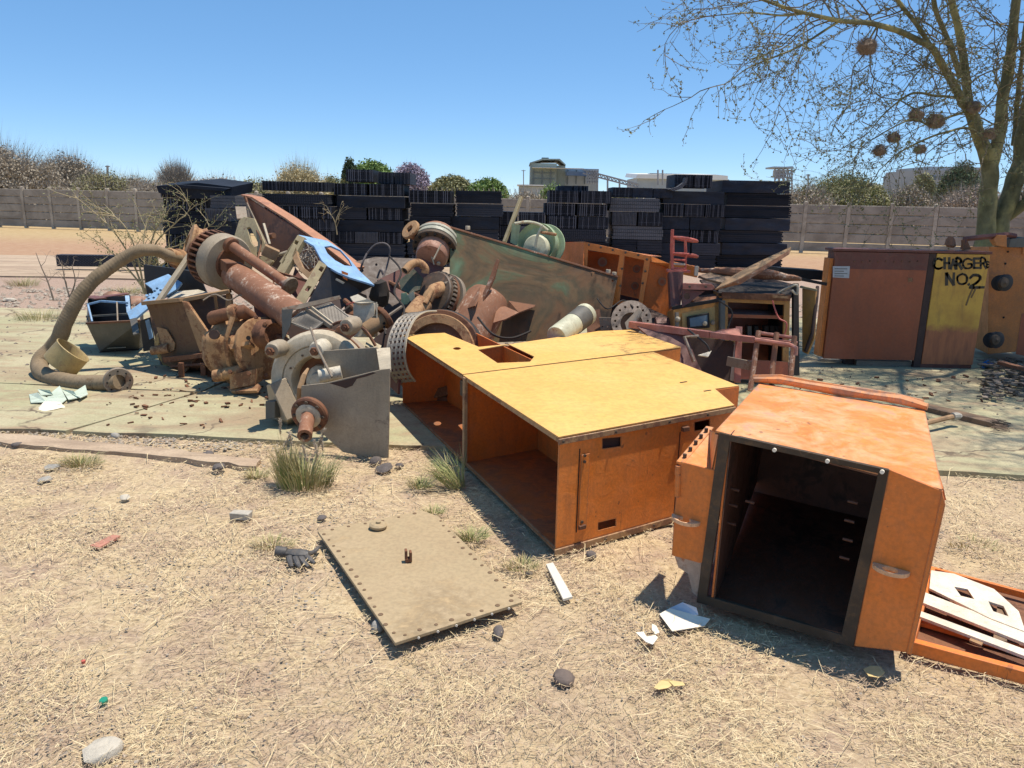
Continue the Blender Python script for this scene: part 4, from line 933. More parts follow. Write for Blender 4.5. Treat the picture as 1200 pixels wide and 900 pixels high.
# torn, cement-stained lower lip behind the wing
T2.part('bent_lip',MB().slab([fw(790,650),fw(822,658),D(818,700,2.86),D(812,695,2.87),D(806,672,2.9),D(795,665,2.93)],.01),painted('cement_stained_steel',(.45,.33,.25),rust=(.3,.12,.06),wear=.35,scale=12))

# ---------------- 3. bolted cover plate on the straw
pa,pb,pc,pd=G(372,622,.035),G(507,597,.035),G(612,705,.045),G(463,753,.05)
T3=Thing('cover_plate','flat khaki steel cover plate with bolt holes round its edge lying on the straw','steel plate',((pa+pc)/2).xy.to_3d())
pb2=G(495,598,.035)
pl_=[pa,pb2,G(514,605,.036),pc,pd]
o3=T3.part('plate',MB().slab(pl_,.014,toward=(0,3,9)),m_plate,bevel=.002)
hm=MB()
def along(p,q,n,inset):
    c=sum(pl_,V((0,0,0)))/5
    for k in range(n):
        s_=p.lerp(q,(k+.5)/n); yield s_+(c-s_).normalized()*inset
rim_b=plain('rusty_hole_rim',(.16,.10,.055),.9)
hb=MB().lathe((0,0,0),(0,0,1),[(.0095,0),(.0085,.0015),(0,.002)],10).mesh('bolt_hole',rim_b)
for p,q,n in ((pa,pb2,6),(G(514,605,.036),pc,13),(pc,pd,8),(pd,pa,15)):
    for s_ in along(p,q,n,.028):
        ob_=link('bolt_hole',hb,s_+V((random.uniform(-.006,.006),random.uniform(-.006,.006),.001))-T3.loc,T3.o); k_=random.uniform(.7,1.15); ob_.scale=(k_,k_,1)
for k in range(6):
    s_=pc.lerp(pd,(k+.8)/7)+V((0,-.004,-.009)); T3.part('edge_hole',MB().cyl(s_,s_+V((.0,-.003,0)),.005,8),m_paper)
kn=G(443,614,.06); m=MB(); m.lathe(kn-V((0,0,.02)),(.05,0,1),[(.03,0),(.042,.004),(.044,.016),(.034,.024),(.012,.025),(.012,.034),(0,.036)],20); T3.part('knob',m,m_plate)
bk=G(478,656,.05); m=MB(); m.obox(bk+V((-.008,0,.022)),((1,.25,0),(-.25,1,0),(0,0,1)),(.005,.014,.026)); m.obox(bk+V((.012,0,.019)),((1,.25,0),(-.25,1,0),(0,0,1)),(.005,.014,.022)); m.obox(bk+V((.002,0,.002)),((1,.25,0),(-.25,1,0),(0,0,1)),(.014,.014,.008)); T3.part('lug',m,m_rust,bevel=.001)

# ---------------- 4. grey pump with round casing and bracket plate
Yp=5.25; WC=D(371,447,Yp); ax=unit((-.12,-1,.10)); r1=.355
T4=Thing('grey_pump','grey round pump with square bracket plate and rusty shaft at the slab edge','pump',(WC.x,4.95,0))
m=MB(); m.lathe(WC-ax*.16,ax,[(.18,-.12),(.30,-.1),(.345,-.02),(.36,.06),(.357,.11),(.335,.145),(.30,.16),(.255,.163),(.25,.15),(.245,.15),(.24,.165),(.185,.165),(.175,.15),(.165,.05),(.12,.02),(.05,.02)],48); T4.part('casing',m,m_greyl)
T4.part('joint_ring',MB().lathe(WC-ax*.12,ax,[(.355,0),(.368,.004),(.368,.02),(.355,.024)],48),m_rust)
m=MB(); m.lathe(WC-ax*.14,ax,[(.165,0),(.165,.02),(.11,.03),(.10,.07),(.06,.09),(.05,.13),(.0,.14)],20).wob(.012,9); T4.part('impeller_hub',m,m_white)
m=MB().lathe(WC-ax*.15,ax,[(.0,0),(.168,.001)],24); T4.part('bore',m,m_dark)
bolt_ring(T4,WC+ax*.004,ax,.205,10,.009,.01,m_bolt,phase=.3)
for (x,y,s_) in ((316,412,1),(404,384,1),(368,412,1.05),(389,470,.8)):
    p=D(x,y,Yp-.12); q=p-V((ax.x,ax.y,ax.z))*.16+V((.02,0,.02)); L_=T4.part('clamp_lug',MB().lathe(q,unit(p-q),[(.03*s_,-.02),(.055*s_,0),(.062*s_,.03),(.062*s_,.11),(.05*s_,.14),(.035*s_,.145)],14).wob(.004,20),m_white if s_>1 else m_grey)
    T4.part('nut',MB().hexnut(p-ax*.02,ax,.03*s_,.03).lathe(p,ax,[(.014,0),(.014,.025)],8),m_rust,parent=L_)
# foot left
T4.part('foot',MB().slab([D(312,452,5.4),D(316,450,5.2),D(336,493,5.15),D(338,500,5.3),D(318,491,5.4)],.12),m_grey,bevel=.006)
T4.part('foot',MB().slab([D(311,470,5.25),D(322,470,5.2),D(322,490,5.2),D(311,492,5.25)],.06),m_slate,bevel=.004)
# bracket: front plate, upper back plate, right flange
fb=PL(G(350,528),G(453,538),G(453,538)+V((0,0,1)))
yR=G(453,538).y
T4.part('bracket_plate',MB().slab([fb(x,y) for x,y in ((353,452),(381,449),(447,433),(457,432),(455,537),(430,536),(402,530),(374,505),(352,500))],.012),m_grey,bevel=.002)
fb2=PL(D(380,412,5.0),D(444,408,5.05),D(444,470,5.05))
T4.part('bracket_web',MB().slab([fb2(x,y) for x,y in ((379,411),(441,407),(444,408),(444,436),(390,452),(380,440))],.010),m_grey,bevel=.002)
T4.part('bracket_flange',MB().slab([D(441,408,5.06),D(457,407,5.05),fb(458,433),fb(445,434)],.02,toward=(0,0,3)),m_greyl,bevel=.002)
T4.part('grease_stain',MB().slab([fb(x,y)+V((0,-.0015,0)) for x,y in ((386,449),(400,446),(420,441),(437,436),(441,437),(430,441),(418,444),(413,452),(405,455),(396,452))],.001),m_dark)
fo=D(361,488,4.60); fa=unit((-.16,-1,-.22))
T4.part('shaft_flange',MB().lathe(fo-fa*.07,fa,[(.05,0),(.105,.02),(.118,.03),(.118,.055),(.108,.065),(.08,.067),(.075,.05)],32),m_rust)
bolt_ring(T4,fo-fa*.004,fa,.094,8,.012,.01,m_bolt)
T4.part('seal_collar',MB().lathe(fo-fa*.02,fa,[(.085,0),(.082,.02),(.066,.03),(.05,.034)],28),m_greyl)
fe=D(357,511,4.40); T4.part('shaft',MB().lathe(fo,unit(fe-fo),[(.046,0),(.044,.02),(.043,.12),(.045,(fe-fo).length),(.026,(fe-fo).length+.001),(.022,.12)],20),m_rustp)
m=MB(); m.tube([D(364,384,5.15),D(372,408,5.02),D(389,442,4.85)],.009,8); T4.part('prop_rod',m,m_steel)
T4.part('stop_block',MB().cyl(D(374,441,4.95),D(400,436,4.98),.045,16),m_white)
m=MB(); m.tube([D(349,470,4.9),D(352,455,4.85),D(356,440,4.9),D(360,432,5.0)],[.012,.02,.018,.01],7); T4.part('broken_web',m.wob(.01,18),m_tand)
# back cover behind casing, seen at upper right
T4.part('rear_flange',MB().lathe(WC-ax*.36,ax,[(.15,0),(.33,.02),(.34,.06),(.30,.1)],40),m_grey)
T4.part('lug',MB().cyl(D(401,392,5.35),D(412,383,5.5),.06,14),m_rustp)

# ---------------- 5. tipped rusty gearbox housing
T5=Thing('rusty_housing','rusty tan box-shaped housing with triangular gussets left of the rough casting','machine housing',G(225,450).xy.to_3d())
Yh=6.9
def Q(x,y,Y): return D(x,y,Y)
T5.part('back_plate',MB().slab([Q(173,356,7.4),Q(268,345,7.35),Q(272,400,7.25),Q(245,438,7.1),Q(188,428,7.2)],.02),painted('shaded_brown_plate',(.11,.06,.035),rust=(.2,.1,.05),wear=.35,scale=5))  # back plate coloured dark for the shadow inside the housing
T5.part('top_flange',MB().bar(Q(171,355,7.08),Q(216,351,6.80),.10,.035).bar(Q(216,351,6.80),Q(270,341,6.86),.10,.035),m_tand,bevel=.004)
m_brownp=painted('dark_brown_plate',(.14,.075,.035),rust=(.10,.05,.028),wear=.4,scale=6,dirtamt=.4,dirt=(.24,.14,.07),rough=.85)  # side plate darker brown than the flange and gussets
T5.part('side_plate',MB().slab([Q(171,357,7.1),Q(216,354,6.76),Q(236,410,6.8),Q(216,438,6.85),Q(190,425,7.05),Q(184,385,7.1)],.02),m_brownp,bevel=.003)
T5.part('gusset',MB().slab([Q(213,353,6.70),Q(219,354,6.70),Q(252,402,6.6),Q(251,412,6.6),Q(234,412,6.65)],.03),m_tan,bevel=.003)
T5.part('gusset',MB().slab([Q(265,341,6.9),Q(270,345,6.85),Q(272,362,6.8),Q(264,362,6.85)],.02),m_tand)
T5.part('cut_plate',MB().slab([Q(183,383,7.0),Q(195,386,6.98),Q(205,402,6.95),Q(204,410,6.95),Q(196,414,6.95),Q(190,405,6.97)],.015),m_tan)
T5.part('rib',MB().slab([Q(190,419,6.9),Q(248,413,6.65),Q(248,418,6.65),Q(192,425,6.9)],.05),m_rust,bevel=.003)
T5.part('rib',MB().slab([Q(250,346,6.95),Q(253,346,6.95),Q(255,362,6.95),Q(252,362,6.95)],.02),m_tand)
o_=Q(195,412,7.15); T5.part('drum',MB().lathe(o_,unit((-.5,-.6,-.1)),[(.20,-.3),(.20,.0),(.18,.02),(.10,.03),(.09,.01),(0,.01)],28),painted('yellow_brown_paint',(.42,.27,.07),rust=(.2,.11,.05),wear=.45,scale=6))
T5.part('stub',MB().cyl(Q(178,411,6.95),Q(198,408,6.95),.042,14).wob(.006,14),m_tan)
for x,y0,y1,Y in ((212,425,446,6.7),(238,425,440,6.7),(252,418,438,6.6),(245,425,441,6.75)): T5.part('leg',MB().bar(Q(x,y0,Y),Q(x+1,y1,Y),.045,.03),m_rust,bevel=.004)
T5.part('lower_plate',MB().slab([Q(200,428,6.9),Q(254,424,6.6),Q(262,430,6.9),Q(225,437,7.1)],.02,toward=(0,6,9)),m_rust)
# ---------------- 6. rough casting
T6=Thing('rusty_casting','knobbly rust brown gearbox casting standing between the box-shaped housing and the grey pump','gearbox casting',G(290,458).xy.to_3d())
c6=D(284,408,6.45); a6=unit((.75,-.55,.12))
T6.part('body',MB().lathe(c6-a6*.22,a6,[(.05,-.05),(.2,-.03),(.27,.02),(.285,.08),(.27,.10),(.275,.16),(.30,.17),(.30,.21),(.26,.23),(.24,.33),(.20,.38),(.19,.42),(.12,.44),(0,.45)],30).wob(.05,6).wob(.016,18),m_tan,ang=70)
T6.part('flange_ring',MB().lathe(D(307,408,6.3)-a6*.02,a6,[(.12,0),(.25,.0),(.262,.01),(.262,.04),(.24,.05),(.12,.05)],26).wob(.015,9),m_tan)
T6.part('bearing_boss',MB().lathe(D(316,392,6.2),a6,[(.13,-.05),(.12,.04),(.09,.06),(.07,.03),(0,.03)],18).wob(.02,10),m_rust)
T6.part('cross_pipe',MB().tube([D(250,373,6.4),D(262,369,6.3),D(285,365,6.3),D(296,372,6.4)],[.058,.055,.062,.05],14).wob(.008,12),m_rust)
T6.part('pipe_collar',MB().lathe(D(272,367,6.3),unit(D(285,365,6.3)-D(262,369,6.3)),[(.065,-.02),(.073,0),(.073,.04),(.06,.05)],14).wob(.006,14),m_tan)
T6.part('seam_rib',MB().tube([D(273,372,6.2),D(264,400,6.13),D(268,425,6.15),D(275,436,6.2)],[.022,.02,.022,.02],7).wob(.012,16),m_tan)
T6.part('side_web',MB().slab([D(268,404,6.15),D(292,399,6.12),D(293,403,6.1),D(270,409,6.12)],.07).wob(.01,12),m_tan)
T6.part('lower_tube',MB().lathe(D(251,441,6.15),unit(D(284,434,6.15)-D(251,441,6.15)),[(.035,-.01),(.05,0),(.052,.08),(.046,.09),(.05,.1),(.052,.22),(.04,.26)],14).wob(.008,12),m_tan)
T6.part('foot',MB().slab([D(266,452,6.2),D(300,447,6.1),D(304,452,6.05),D(300,458,5.98),D(270,459,6.1)],.03,toward=(0,0,9)).wob(.01,10),m_tan,bevel=.004)
T6.part('web',MB().slab([D(268,440,6.1),D(300,432,6.05),D(300,450,6.05),D(270,455,6.1)],.10).wob(.015,9),m_tan)
T6.part('oil_hole',MB().cyl(D(291,396,6.06),D(291,396,6.14),.018,10),m_hole)
T6.part('oil_hole',MB().cyl(D(252,392,6.2),D(252,392,6.12)+V((-.01,0,0)),.04,12),m_dark)
for x,y,Y in ((276,362,6.28),(300,372,6.2),(311,380,6.15),(318,420,6.15),(312,440,6.15),(270,436,6.08),(292,438,6.0)): T6.part('bolt',MB().hexnut(D(x,y,Y),unit((.2,-1,.3)),.018,.03),m_rust)
# ---------------- 7. toothed rotor with long shaft
T7=Thing('toothed_rotor','toothed grey ring with long thick rusty pipe shaft sloping down to the right','machine rotor',D(258,440,7.4).xy.to_3d())
p0=D(262,306,7.35); p1=D(344,362,6.25); a7=unit(p1-p0)
a7r=unit((.80,-.58,-.16)); rc=D(258,305,7.3)
T7.part('grey_ring',MB().lathe(rc,a7r,[(.19,.0),(.245,.0),(.26,.01),(.26,.13),(.245,.15),(.15,.16),(.14,.10)],40),m_grey)
T7.part('hub_disc',MB().lathe(rc+a7r*.12,a7r,[(.0,0),(.16,.0),(.16,.035),(.14,.05),(.0,.05)],32),m_rust)
T7.part('toothed_rim',MB().lathe(rc-a7r*.13,a7r,[(.20,0),(.262,0),(.262,.022),(.20,.022)],40,close=True),m_rust)
tm=[]
u,w_,a_2=basis(a7r)
tb=MB().obox((0,0,0),((0,0,1),(1,0,0),(0,1,0)),(.055,.012,.022)); 
for k in range(30):
    an=2*math.pi*k/30; r_=u*math.cos(an)+w_*math.sin(an); tt=a7r.cross(r_)
    T7.part('tooth',MB().obox(rc-a7r*.055+r_*.245,(a7r,r_,tt),(.065,.02,.009)),m_rust,smooth=False)
T7.part('drum_core',MB().lathe(rc-a7r*.12,a7r,[(0,0),(.205,0),(.205,.12),(0,.12)],32),m_dark)
T7.part('shaft_pipe',MB().lathe(D(275,322,7.1),a7,[(.125,0),(.13,.02),(.128,.5),(.13,.9),(.128,(p1-p0).length-.1),(.10,(p1-p0).length-.1)],28),m_rustp)
T7.part('key_block',MB().obox(D(268,312,7.02),(a7,basis(a7)[0],basis(a7)[1]),(.07,.05,.05)),m_rust,bevel=.006)
T8=Thing('thin_flanged_pipe','thinner rusty pipe with round end flange lying above the thick shaft','pipe',D(305,330,6.9)-V((0,0,.1)))
q0,q1=D(270,287,7.15),D(339,335,6.75); T8.part('pipe',MB().lathe(q0,unit(q1-q0),[(.05,0),(.048,.05),(.048,(q1-q0).length)],16),m_rustp)
T8.part('end_flange',MB().lathe(q1-unit(q1-q0)*.01,unit(q1-q0),[(.045,0),(.085,.005),(.088,.02),(.082,.03),(0,.032)],22),m_steel)
T8.part('collar',MB().lathe(q0-unit(q1-q0)*.02,unit(q1-q0),[(.06,0),(.075,.01),(.075,.05),(.055,.06)],18),m_rust)
single('pulley',MB().lathe(D(236,292,7.75),unit((-.75,-.4,.35)),[(.08,0),(.20,.0),(.215,.02),(.19,.05),(.19,.09),(.215,.12),(.2,.14),(.1,.15),(.09,.05)],34),m_tan,'tan brown pulley wheel tucked behind the toothed ring','pulley')
# ---------------- ribbed hose and its collar ring
T=Thing('ribbed_hose','thick ribbed grey-brown suction hose arching down and curling along the slab at the left','hose',G(80,455).xy.to_3d())
cp=[D(210,303,7.45),D(198,300,7.3),D(184,294,7.2),D(171,293,7.1),D(160,295,7.07),D(150,300,7.05),D(131,312,7.0),D(110,328,6.93),D(94,346,6.87),D(84,363,6.84),D(75,381,6.82),D(70,395,6.84),D(61,408,6.86),D(50,419,6.8),D(46,430,6.7),D(55,441,6.5),D(84,448,6.30),D(116,449,6.2),D(139,447,6.16)]
sp=smooth(cp,19); n=len(sp); rr=[]
for i,p in enumerate(sp):
    t_=i/n; base=np.interp(t_,[0,.1,.3,.55,.7,.85,1],[.050,.052,.058,.066,.072,.072,.064])
    rr.append(base*(1+.028*math.sin(i*2.1))*(1+.07*mnoise.noise(p*11))*(1+.05*mnoise.noise(p*4)))
m_hose=painted('hose_rubber',(.23,.165,.095),rust=(.13,.085,.045),wear=.3,scale=9,rough=.85,dirtamt=.7,dirt=(.33,.25,.15))
T.part('hose_wall',MB().tube(sp,rr,18),m_hose,ang=80)
e=sp[-1]; ea=unit((.62,-.78,.0)); e=e-ea*.03
m=MB().lathe(e,ea,[(.05,-.02),(.108,.0),(.114,.006),(.114,.028),(.108,.034),(.056,.034),(.05,.0),(.048,-.06)],30,close=True); T.part('end_flange',m,m_steel)
T.part('bore',MB().lathe(e-ea*.05,ea,[(0,0),(.06,.0)],18),m_hole)
bolt_ring(T,e+ea*.034,ea,.086,8,.008,.004,m_hole)
T.part('clamp',MB().lathe(e-ea*.14,ea,[(.07,0),(.073,.005),(.073,.03),(.07,.035)],24),m_steel)
T.part('upper_cuff',MB().lathe(D(203,301,7.4),unit(D(212,306,7.5)-D(190,297,7.2)),[(.062,-.08),(.07,-.07),(.072,.05),(.095,.06),(.098,.10),(.07,.11)],22),m_tan)
ca=unit((.62,.22,.72)); cc=D(79,418,6.55)-ca*.10
single('collar_ring',MB().lathe(cc,ca,[(.138,0),(.145,.0),(.150,.02),(.148,.16),(.154,.175),(.146,.18),(.138,.165)],36,close=True),painted('yellow_worn_collar',(.44,.32,.13),rust=(.24,.14,.07),wear=.38,scale=7),'short wide yellowish steel collar ring leaning against the ribbed hose','pipe collar')
# broken greenish shards and a pale stone
m_shard=painted('green_white_shard',(.52,.60,.48),rust=(.4,.42,.36),wear=.3,scale=12)
T=Thing('broken_bowl','broken pale green and white bowl pieces spread on the slab before the hose','broken bowl',G(65,470).xy.to_3d())
for l in ([(34,462),(44,460),(56,466),(54,471),(36,472)],[(56,463),(70,452),(78,468),(70,474),(54,472)],[(72,456),(86,458),(92,466),(80,468)],[(84,461),(100,451),(103,462),(94,466)],[(44,456),(58,457),(62,462),(48,463)]):
    zz=random.uniform(.03,.05); pts=[G(x,y,zz+ (.03 if i%2 else 0)*(1 if i<3 else .4)) for i,(x,y) in enumerate(l)]; T.part('shard',MB().slab(pts,.006,toward=(0,0,9)),m_shard)
m=MB(); m.lathe(G(60,481)+V((0,0,-.01)),(0,0,1),[(0,0),(.09,.01),(.10,.03),(.07,.065),(0,.075)],10).wob(.03,9); single('pale_stone',m,m_paper,'whitish lump of rubble in front of the broken green bowl','stone')

# ---------------- blue-black open box
T=Thing('slate_box','slate blue tapered steel box with open top and pale blue rim beside the ribbed hose','steel box',G(140,418).xy.to_3d())
FL,FR,TL_,TR_=G(117,412,.03),G(163,409,.03),D(101,379,7.62),D(165,376,7.55)
bl,br=D(103,350,8.15),D(152,346,8.1)
T.part('front_panel',MB().slab([TL_,TR_,FR,FL],.02),m_slate,bevel=.003)
T.part('side_panel',MB().slab([TR_,D(167,350,8.05),D(170,405,8.1),FR],.01,toward=(3,7,1)),m_dblue)
T.part('side_panel',MB().slab([TL_,bl,bl-V((-.05,0,.35)),FL],.01,toward=(-9,7,1)),m_slate)
T.part('back_panel',MB().slab([bl,br,br-V((0,0,.4)),bl-V((0,0,.4))],.01),m_dblue)
T.part('bottom_panel',MB().slab([FL,FR,br-V((0,0,.4)),bl-V((-.05,0,.4))],.01,toward=(0,7,9)),m_dark)
for a,b,w_,mt in (((102,357,7.75),(118,353,7.8),.018,m_blue),((118,353,7.8),(150,355,7.8),.018,m_blue),((101,371,7.7),(150,368,7.7),.02,m_slate),((137,354,7.8),(138,377,7.6),.014,m_steel),((103,357,7.75),(108,377,7.65),.016,m_blue),((149,347,7.9),(151,367,7.75),.04,m_blue),((101,379,7.6),(165,376,7.53),.025,m_rust)):
    T.part('rail',MB().bar(D(*a),D(*b),w_,.02),mt,bevel=.002)
T.part('label_strip',MB().bar(D(126,408,7.72),D(147,407,7.7),.02,.004),m_greyl)
for a,b in (((104,347,8.2),(118,350,8.0)),((112,349,8.1),(150,344,8.3))): T.part('rail',MB().bar(D(*a),D(*b),.12,.01),m_maroon)
# dark blue sheet behind, pale blue bracket, grey bar
single('blue_black_sheet',MB().slab([D(x,y,7.95) for x,y in ((168,310),(208,315),(232,319),(242,342),(222,352),(172,346))],.02),m_dblue,'dark blue-black steel sheet standing behind the pale blue drilled bracket','steel sheet',bevel=.002)
f=PL(D(150,365,7.35),D(212,325,7.75),D(170,326,7.85))
T=Thing('blue_bracket','pale blue drilled steel bracket pointing down to the left beside the housing','bracket',D(160,400,7.4))
hol=[ell(x,y,1.9,1.3,8) for x,y in ((176,345),(181,341),(186,345),(180,349),(174,350),(184,338),(188,340),(172,346))]
T.part('plate',MB().slab(onplane(f,[(170,332),(197,321),(213,331),(208,338),(192,348),(178,357),(160,372),(152,374),(149,366),(170,351),(180,343),(178,338)]),.02,holes=[onplane(f,h) for h in hol]),m_blue,bevel=.002)
T.part('edge_flange',MB().slab(onplane(f,[(160,372),(152,374),(156,392),(163,390)]),.015),m_slate)
T.part('edge_flange',MB().slab([D(164,376,7.4),D(176,372,7.4),D(182,410,7.45),D(168,412,7.45)],.02),m_dblue)
T.part('edge_flange',MB().slab([D(170,376,7.38),D(174,374,7.38),D(179,396,7.4),D(175,398,7.4)],.02),m_blue)
single('grey_bar',MB().bar(D(186,353,7.1),D(223,298,7.35),.085,.03),m_greyl,'slim grey steel bar slanting up over the pale blue bracket','steel bar',bevel=.003)
single('bent_white_sheet',MB().slab([D(196,350,7.3),D(208,341,7.5),D(232,339,7.45),D(246,343,7.3),D(222,347,7.2)],.008,toward=(0,5,9)).wob(.01,7),m_white,'bent white sheet lying on top of the box-shaped rusty housing','metal sheet')
# ---------------- olive slotted bracket, orange channel
f=PL(D(270,300,7.6),D(320,305,7.4),D(290,258,7.7))
T=Thing('olive_bracket','olive tan slotted bracket plate standing behind the toothed rotor','bracket',D(296,330,7.5))
T.part('plate',MB().slab(onplane(f,[(270,292),(280,258),(286,254),(298,256),(313,291),(320,306),(310,318),(296,310),(284,300)]),.025,holes=[onplane(f,[(289,267),(293,266),(302,284),(302,288),(298,289),(294,284)]),onplane(f,ell(304,298,3.5,3.5,10))]),m_olive,bevel=.003)
T.part('lug_block',MB().obox(D(317,296,7.2),(unit((1,.3,-.5)),unit((-.3,1,.1)),unit((.5,0,1))),(.07,.05,.05)),m_tand,bevel=.006)
T.part('edge_flange',MB().bar(D(282,243,7.9),D(284,257,7.75),.10,.02),m_steel)
T.part('tie_bar',MB().bar(D(309,262,7.5),D(316,286,7.4),.02,.015),m_greyl)
T.part('roller',MB().cyl(D(315,277,7.55),D(321,276,7.5),.028,12),m_rust)
T=Thing('orange_channel','long orange rusty steel channel sloping down right over the scrap heap','steel channel',D(400,340,7.4))
TLc=[(287,230,8.5),(300,233,8.4),(340,258,8.05),(380,286,7.7),(419,316,7.35)]
up=[D(*p) for p in TLc]
m=MB(); m.slab([D(287,230,8.5),D(419,315,7.35),D(417,326,7.35),D(400,334,7.45),(D(374,330,7.7)),D(335,302,8.0),D(306,290,8.3),D(296,262,8.4)],.02); T.part('web',m,painted('channel_web',(.30,.10,.04),rust=(.15,.06,.035),wear=.45,scale=4))
for i in range(4):
    T.part('flange',MB().bar(up[i]+V((0,.05,.01)),up[i+1]+V((0,.05,.01)),.14,.02),painted('orange_flange',(.44,.19,.09),rust=(.3,.13,.07),wear=.35,scale=6),bevel=.003)
T.part('end_edge',MB().bar(D(287,230,8.45),D(309,288,8.2),.02,.03),m_rust); T.part('end_edge',MB().bar(D(289,238,8.3),D(315,292,8.1),.012,.02),m_steel)
single('channel_end_cap',MB().slab([D(404,326,7.3),D(417,316,7.25),D(426,334,7.2),D(414,345,7.3)],.05),m_orin,'short orange rusty offcut under the lower end of the orange channel','steel offcut')
# bundle of wire behind blue-topped frame
mb=MB(); 
for k in range(26):
    c=V(D(356+random.uniform(-12,14),300+random.uniform(-8,9),7.55+random.uniform(-.1,.1))); q=[c+V((random.gauss(0,.05),random.gauss(0,.05),random.gauss(0,.05))) for _ in range(5)]; mb.tube(smooth(q,3),.004,4)
tg=single('wire_tangle',mb,m_greyt,'tangle of thin bare wires seen through the blue-topped frame','wire tangle',kind='stuff')
# ---------------- blue-topped slotted frame
T=Thing('blue_topped_frame','tan slotted frame with sky blue curved top plate lying across the heap centre','machine frame',D(380,372,6.9))
f=PL(D(330,320,6.9),D(352,276,7.1),D(380,308,6.75))
T.part('slotted_bar',MB().slab(onplane(f,[(349,275),(357,278),(333,321),(324,317)]),.05,holes=[onplane(f,[(346,281),(350,283),(348,287),(344,285)]),onplane(f,[(330,303),(334,304),(331,309),(327,307)])]),m_olive,bevel=.003)
f2_=PL(D(346,354,6.45),D(378,306,6.7),D(384,311,6.7))
T.part('slotted_bar',MB().slab(onplane(f2_,[(374,305),(383,311),(357,357),(345,353)]),.05,holes=[onplane(f2_,[(376,312),(380,314),(377,319),(373,316)]),onplane(f2_,[(361,335),(365,336),(361,342),(357,340)])]),m_olive,bevel=.003)
T.part('cross_piece',MB().slab(onplane(f,[(347,288),(349,300),(355,313),(363,319),(369,313),(372,316),(364,329),(352,318),(345,308),(342,300)]),.03),m_tand,bevel=.003)
f3=PL(D(350,276,7.1),D(384,312,6.7),D(438,334,6.75)); 
T.part('top_plate',MB().slab(onplane(f3,[(350,275),(384,282),(400,293),(412,306),(421,317),(439,334),(430,331),(410,325),(396,319),(384,312),(377,305),(368,288),(356,281)]),.018,holes=[onplane(f3,[(380,289),(388,288),(399,293),(409,304),(413,312),(404,311),(393,305),(384,297)])]),m_blue,bevel=.002)
T.part('skirt',MB().slab([D(384,313,6.68),D(438,335,6.78),D(424,342,6.85),D(398,364,6.7),D(360,357,6.5)],.015),m_dblue)
T.part('scraped_mark',MB().slab([D(394,326,6.66),D(404,331,6.66),D(402,333,6.66),D(393,328,6.66)],.004),m_white)
T.part('scraped_mark',MB().slab([D(400,317,6.68),D(408,320,6.7),D(407,329,6.7),D(402,326,6.68)],.004),m_orin)
T.part('tie_rod',MB().bar(D(322,318,6.95),D(362,330,6.75),.02,.02),m_rust)
single('maroon_gusset',MB().slab([D(346,313,7.1),D(352,322,7.0),D(372,342,6.9),D(350,352,6.8),D(338,340,6.9)],.02),m_maroon,'dark maroon plate corner seen between the two slotted bars','steel plate')
# grey brown big sheet, wires, rag
f=PL(D(416,306,7.5),D(490,304,7.7),D(450,400,7.0))
single('brown_sheet',MB().slab(onplane(f,[(414,307),(440,301),(488,303),(500,320),(482,400),(440,396),(428,372),(421,330)]),.015,holes=[onplane(f,ell(441,310,1.6,1.6,8))]),painted('grey_brown_sheet',(.085,.055,.04),rust=(.12,.07,.045),wear=.35,scale=4,dirtamt=.2),'large grey brown bent sheet behind the black cable loop','steel sheet')
mb=MB().tube(smooth([D(421,323,7.2),D(427,303,7.2),D(438,288,7.2),(D(450,285,7.2)),D(457,292,7.2),D(454,310,7.2),D(448,328,7.1)],6),.008,8)
mb.tube(smooth([D(421,325,7.2),D(424,310,7.15),D(430,297,7.2)],5),.009,6).tube(smooth([D(442,326,7.1),D(446,316,7.1),D(449,322,7.1)],4),.01,6)
single('cable_loop',mb,plain('greyed_cable',(.12,.10,.095),.7),'thin grey cable looping up above the grey brown sheet','cable')
m=MB(); m.lathe(D(446,359,6.95),(0,-.2,1),[(0,0),(.07,.02),(.085,.10),(.07,.17),(.05,.22),(.0,.24)],12).wob(.035,9); single('black_rag',m,m_black,'crumpled black rag hanging below the cable loop','rag')
single('maroon_plate',MB().slab([D(442,328,6.95),D(505,298,7.2),D(521,314,7.2),D(500,336,7.05),D(480,352,6.9),D(468,351,6.9)],.02,holes=[[D(x,y,7.12) for x,y in ell(503,303.5,1.5,1.4,8)],[D(x,y,6.99) for x,y in ell(449,328,1.5,1.4,8)]] if False else ()),m_maroon,'dark maroon plate slanting up right behind the pipe elbow','steel plate',bevel=.002)
f=PL(D(460,330,6.8),D(490,325,6.8),D(478,350,6.7)); single('green_scrap',MB().slab(onplane(f,[(468,328),(484,315),(496,326),(492,340),(480,344),(470,340)]),.02).wob(.01,8),painted('dark_green_brown',(.05,.06,.035),rust=(.12,.07,.035),wear=.4,scale=9),'dark green torn plate scrap under the pipe elbow','scrap plate')
for l,c,lab in (([(470,344),(476,343),(481,352),(477,357),(470,357)],m_lgreen,'pale green leaf-like scrap flake below the pipe elbow'),([(477,346),(485,340),(486,350),(482,354)],m_cream,'cream coloured scrap flake next to the green flake')):
    single('scrap_flake',MB().slab([D(x,y,6.65) for x,y in l],.01).wob(.008,9),c,lab,'scrap flake')
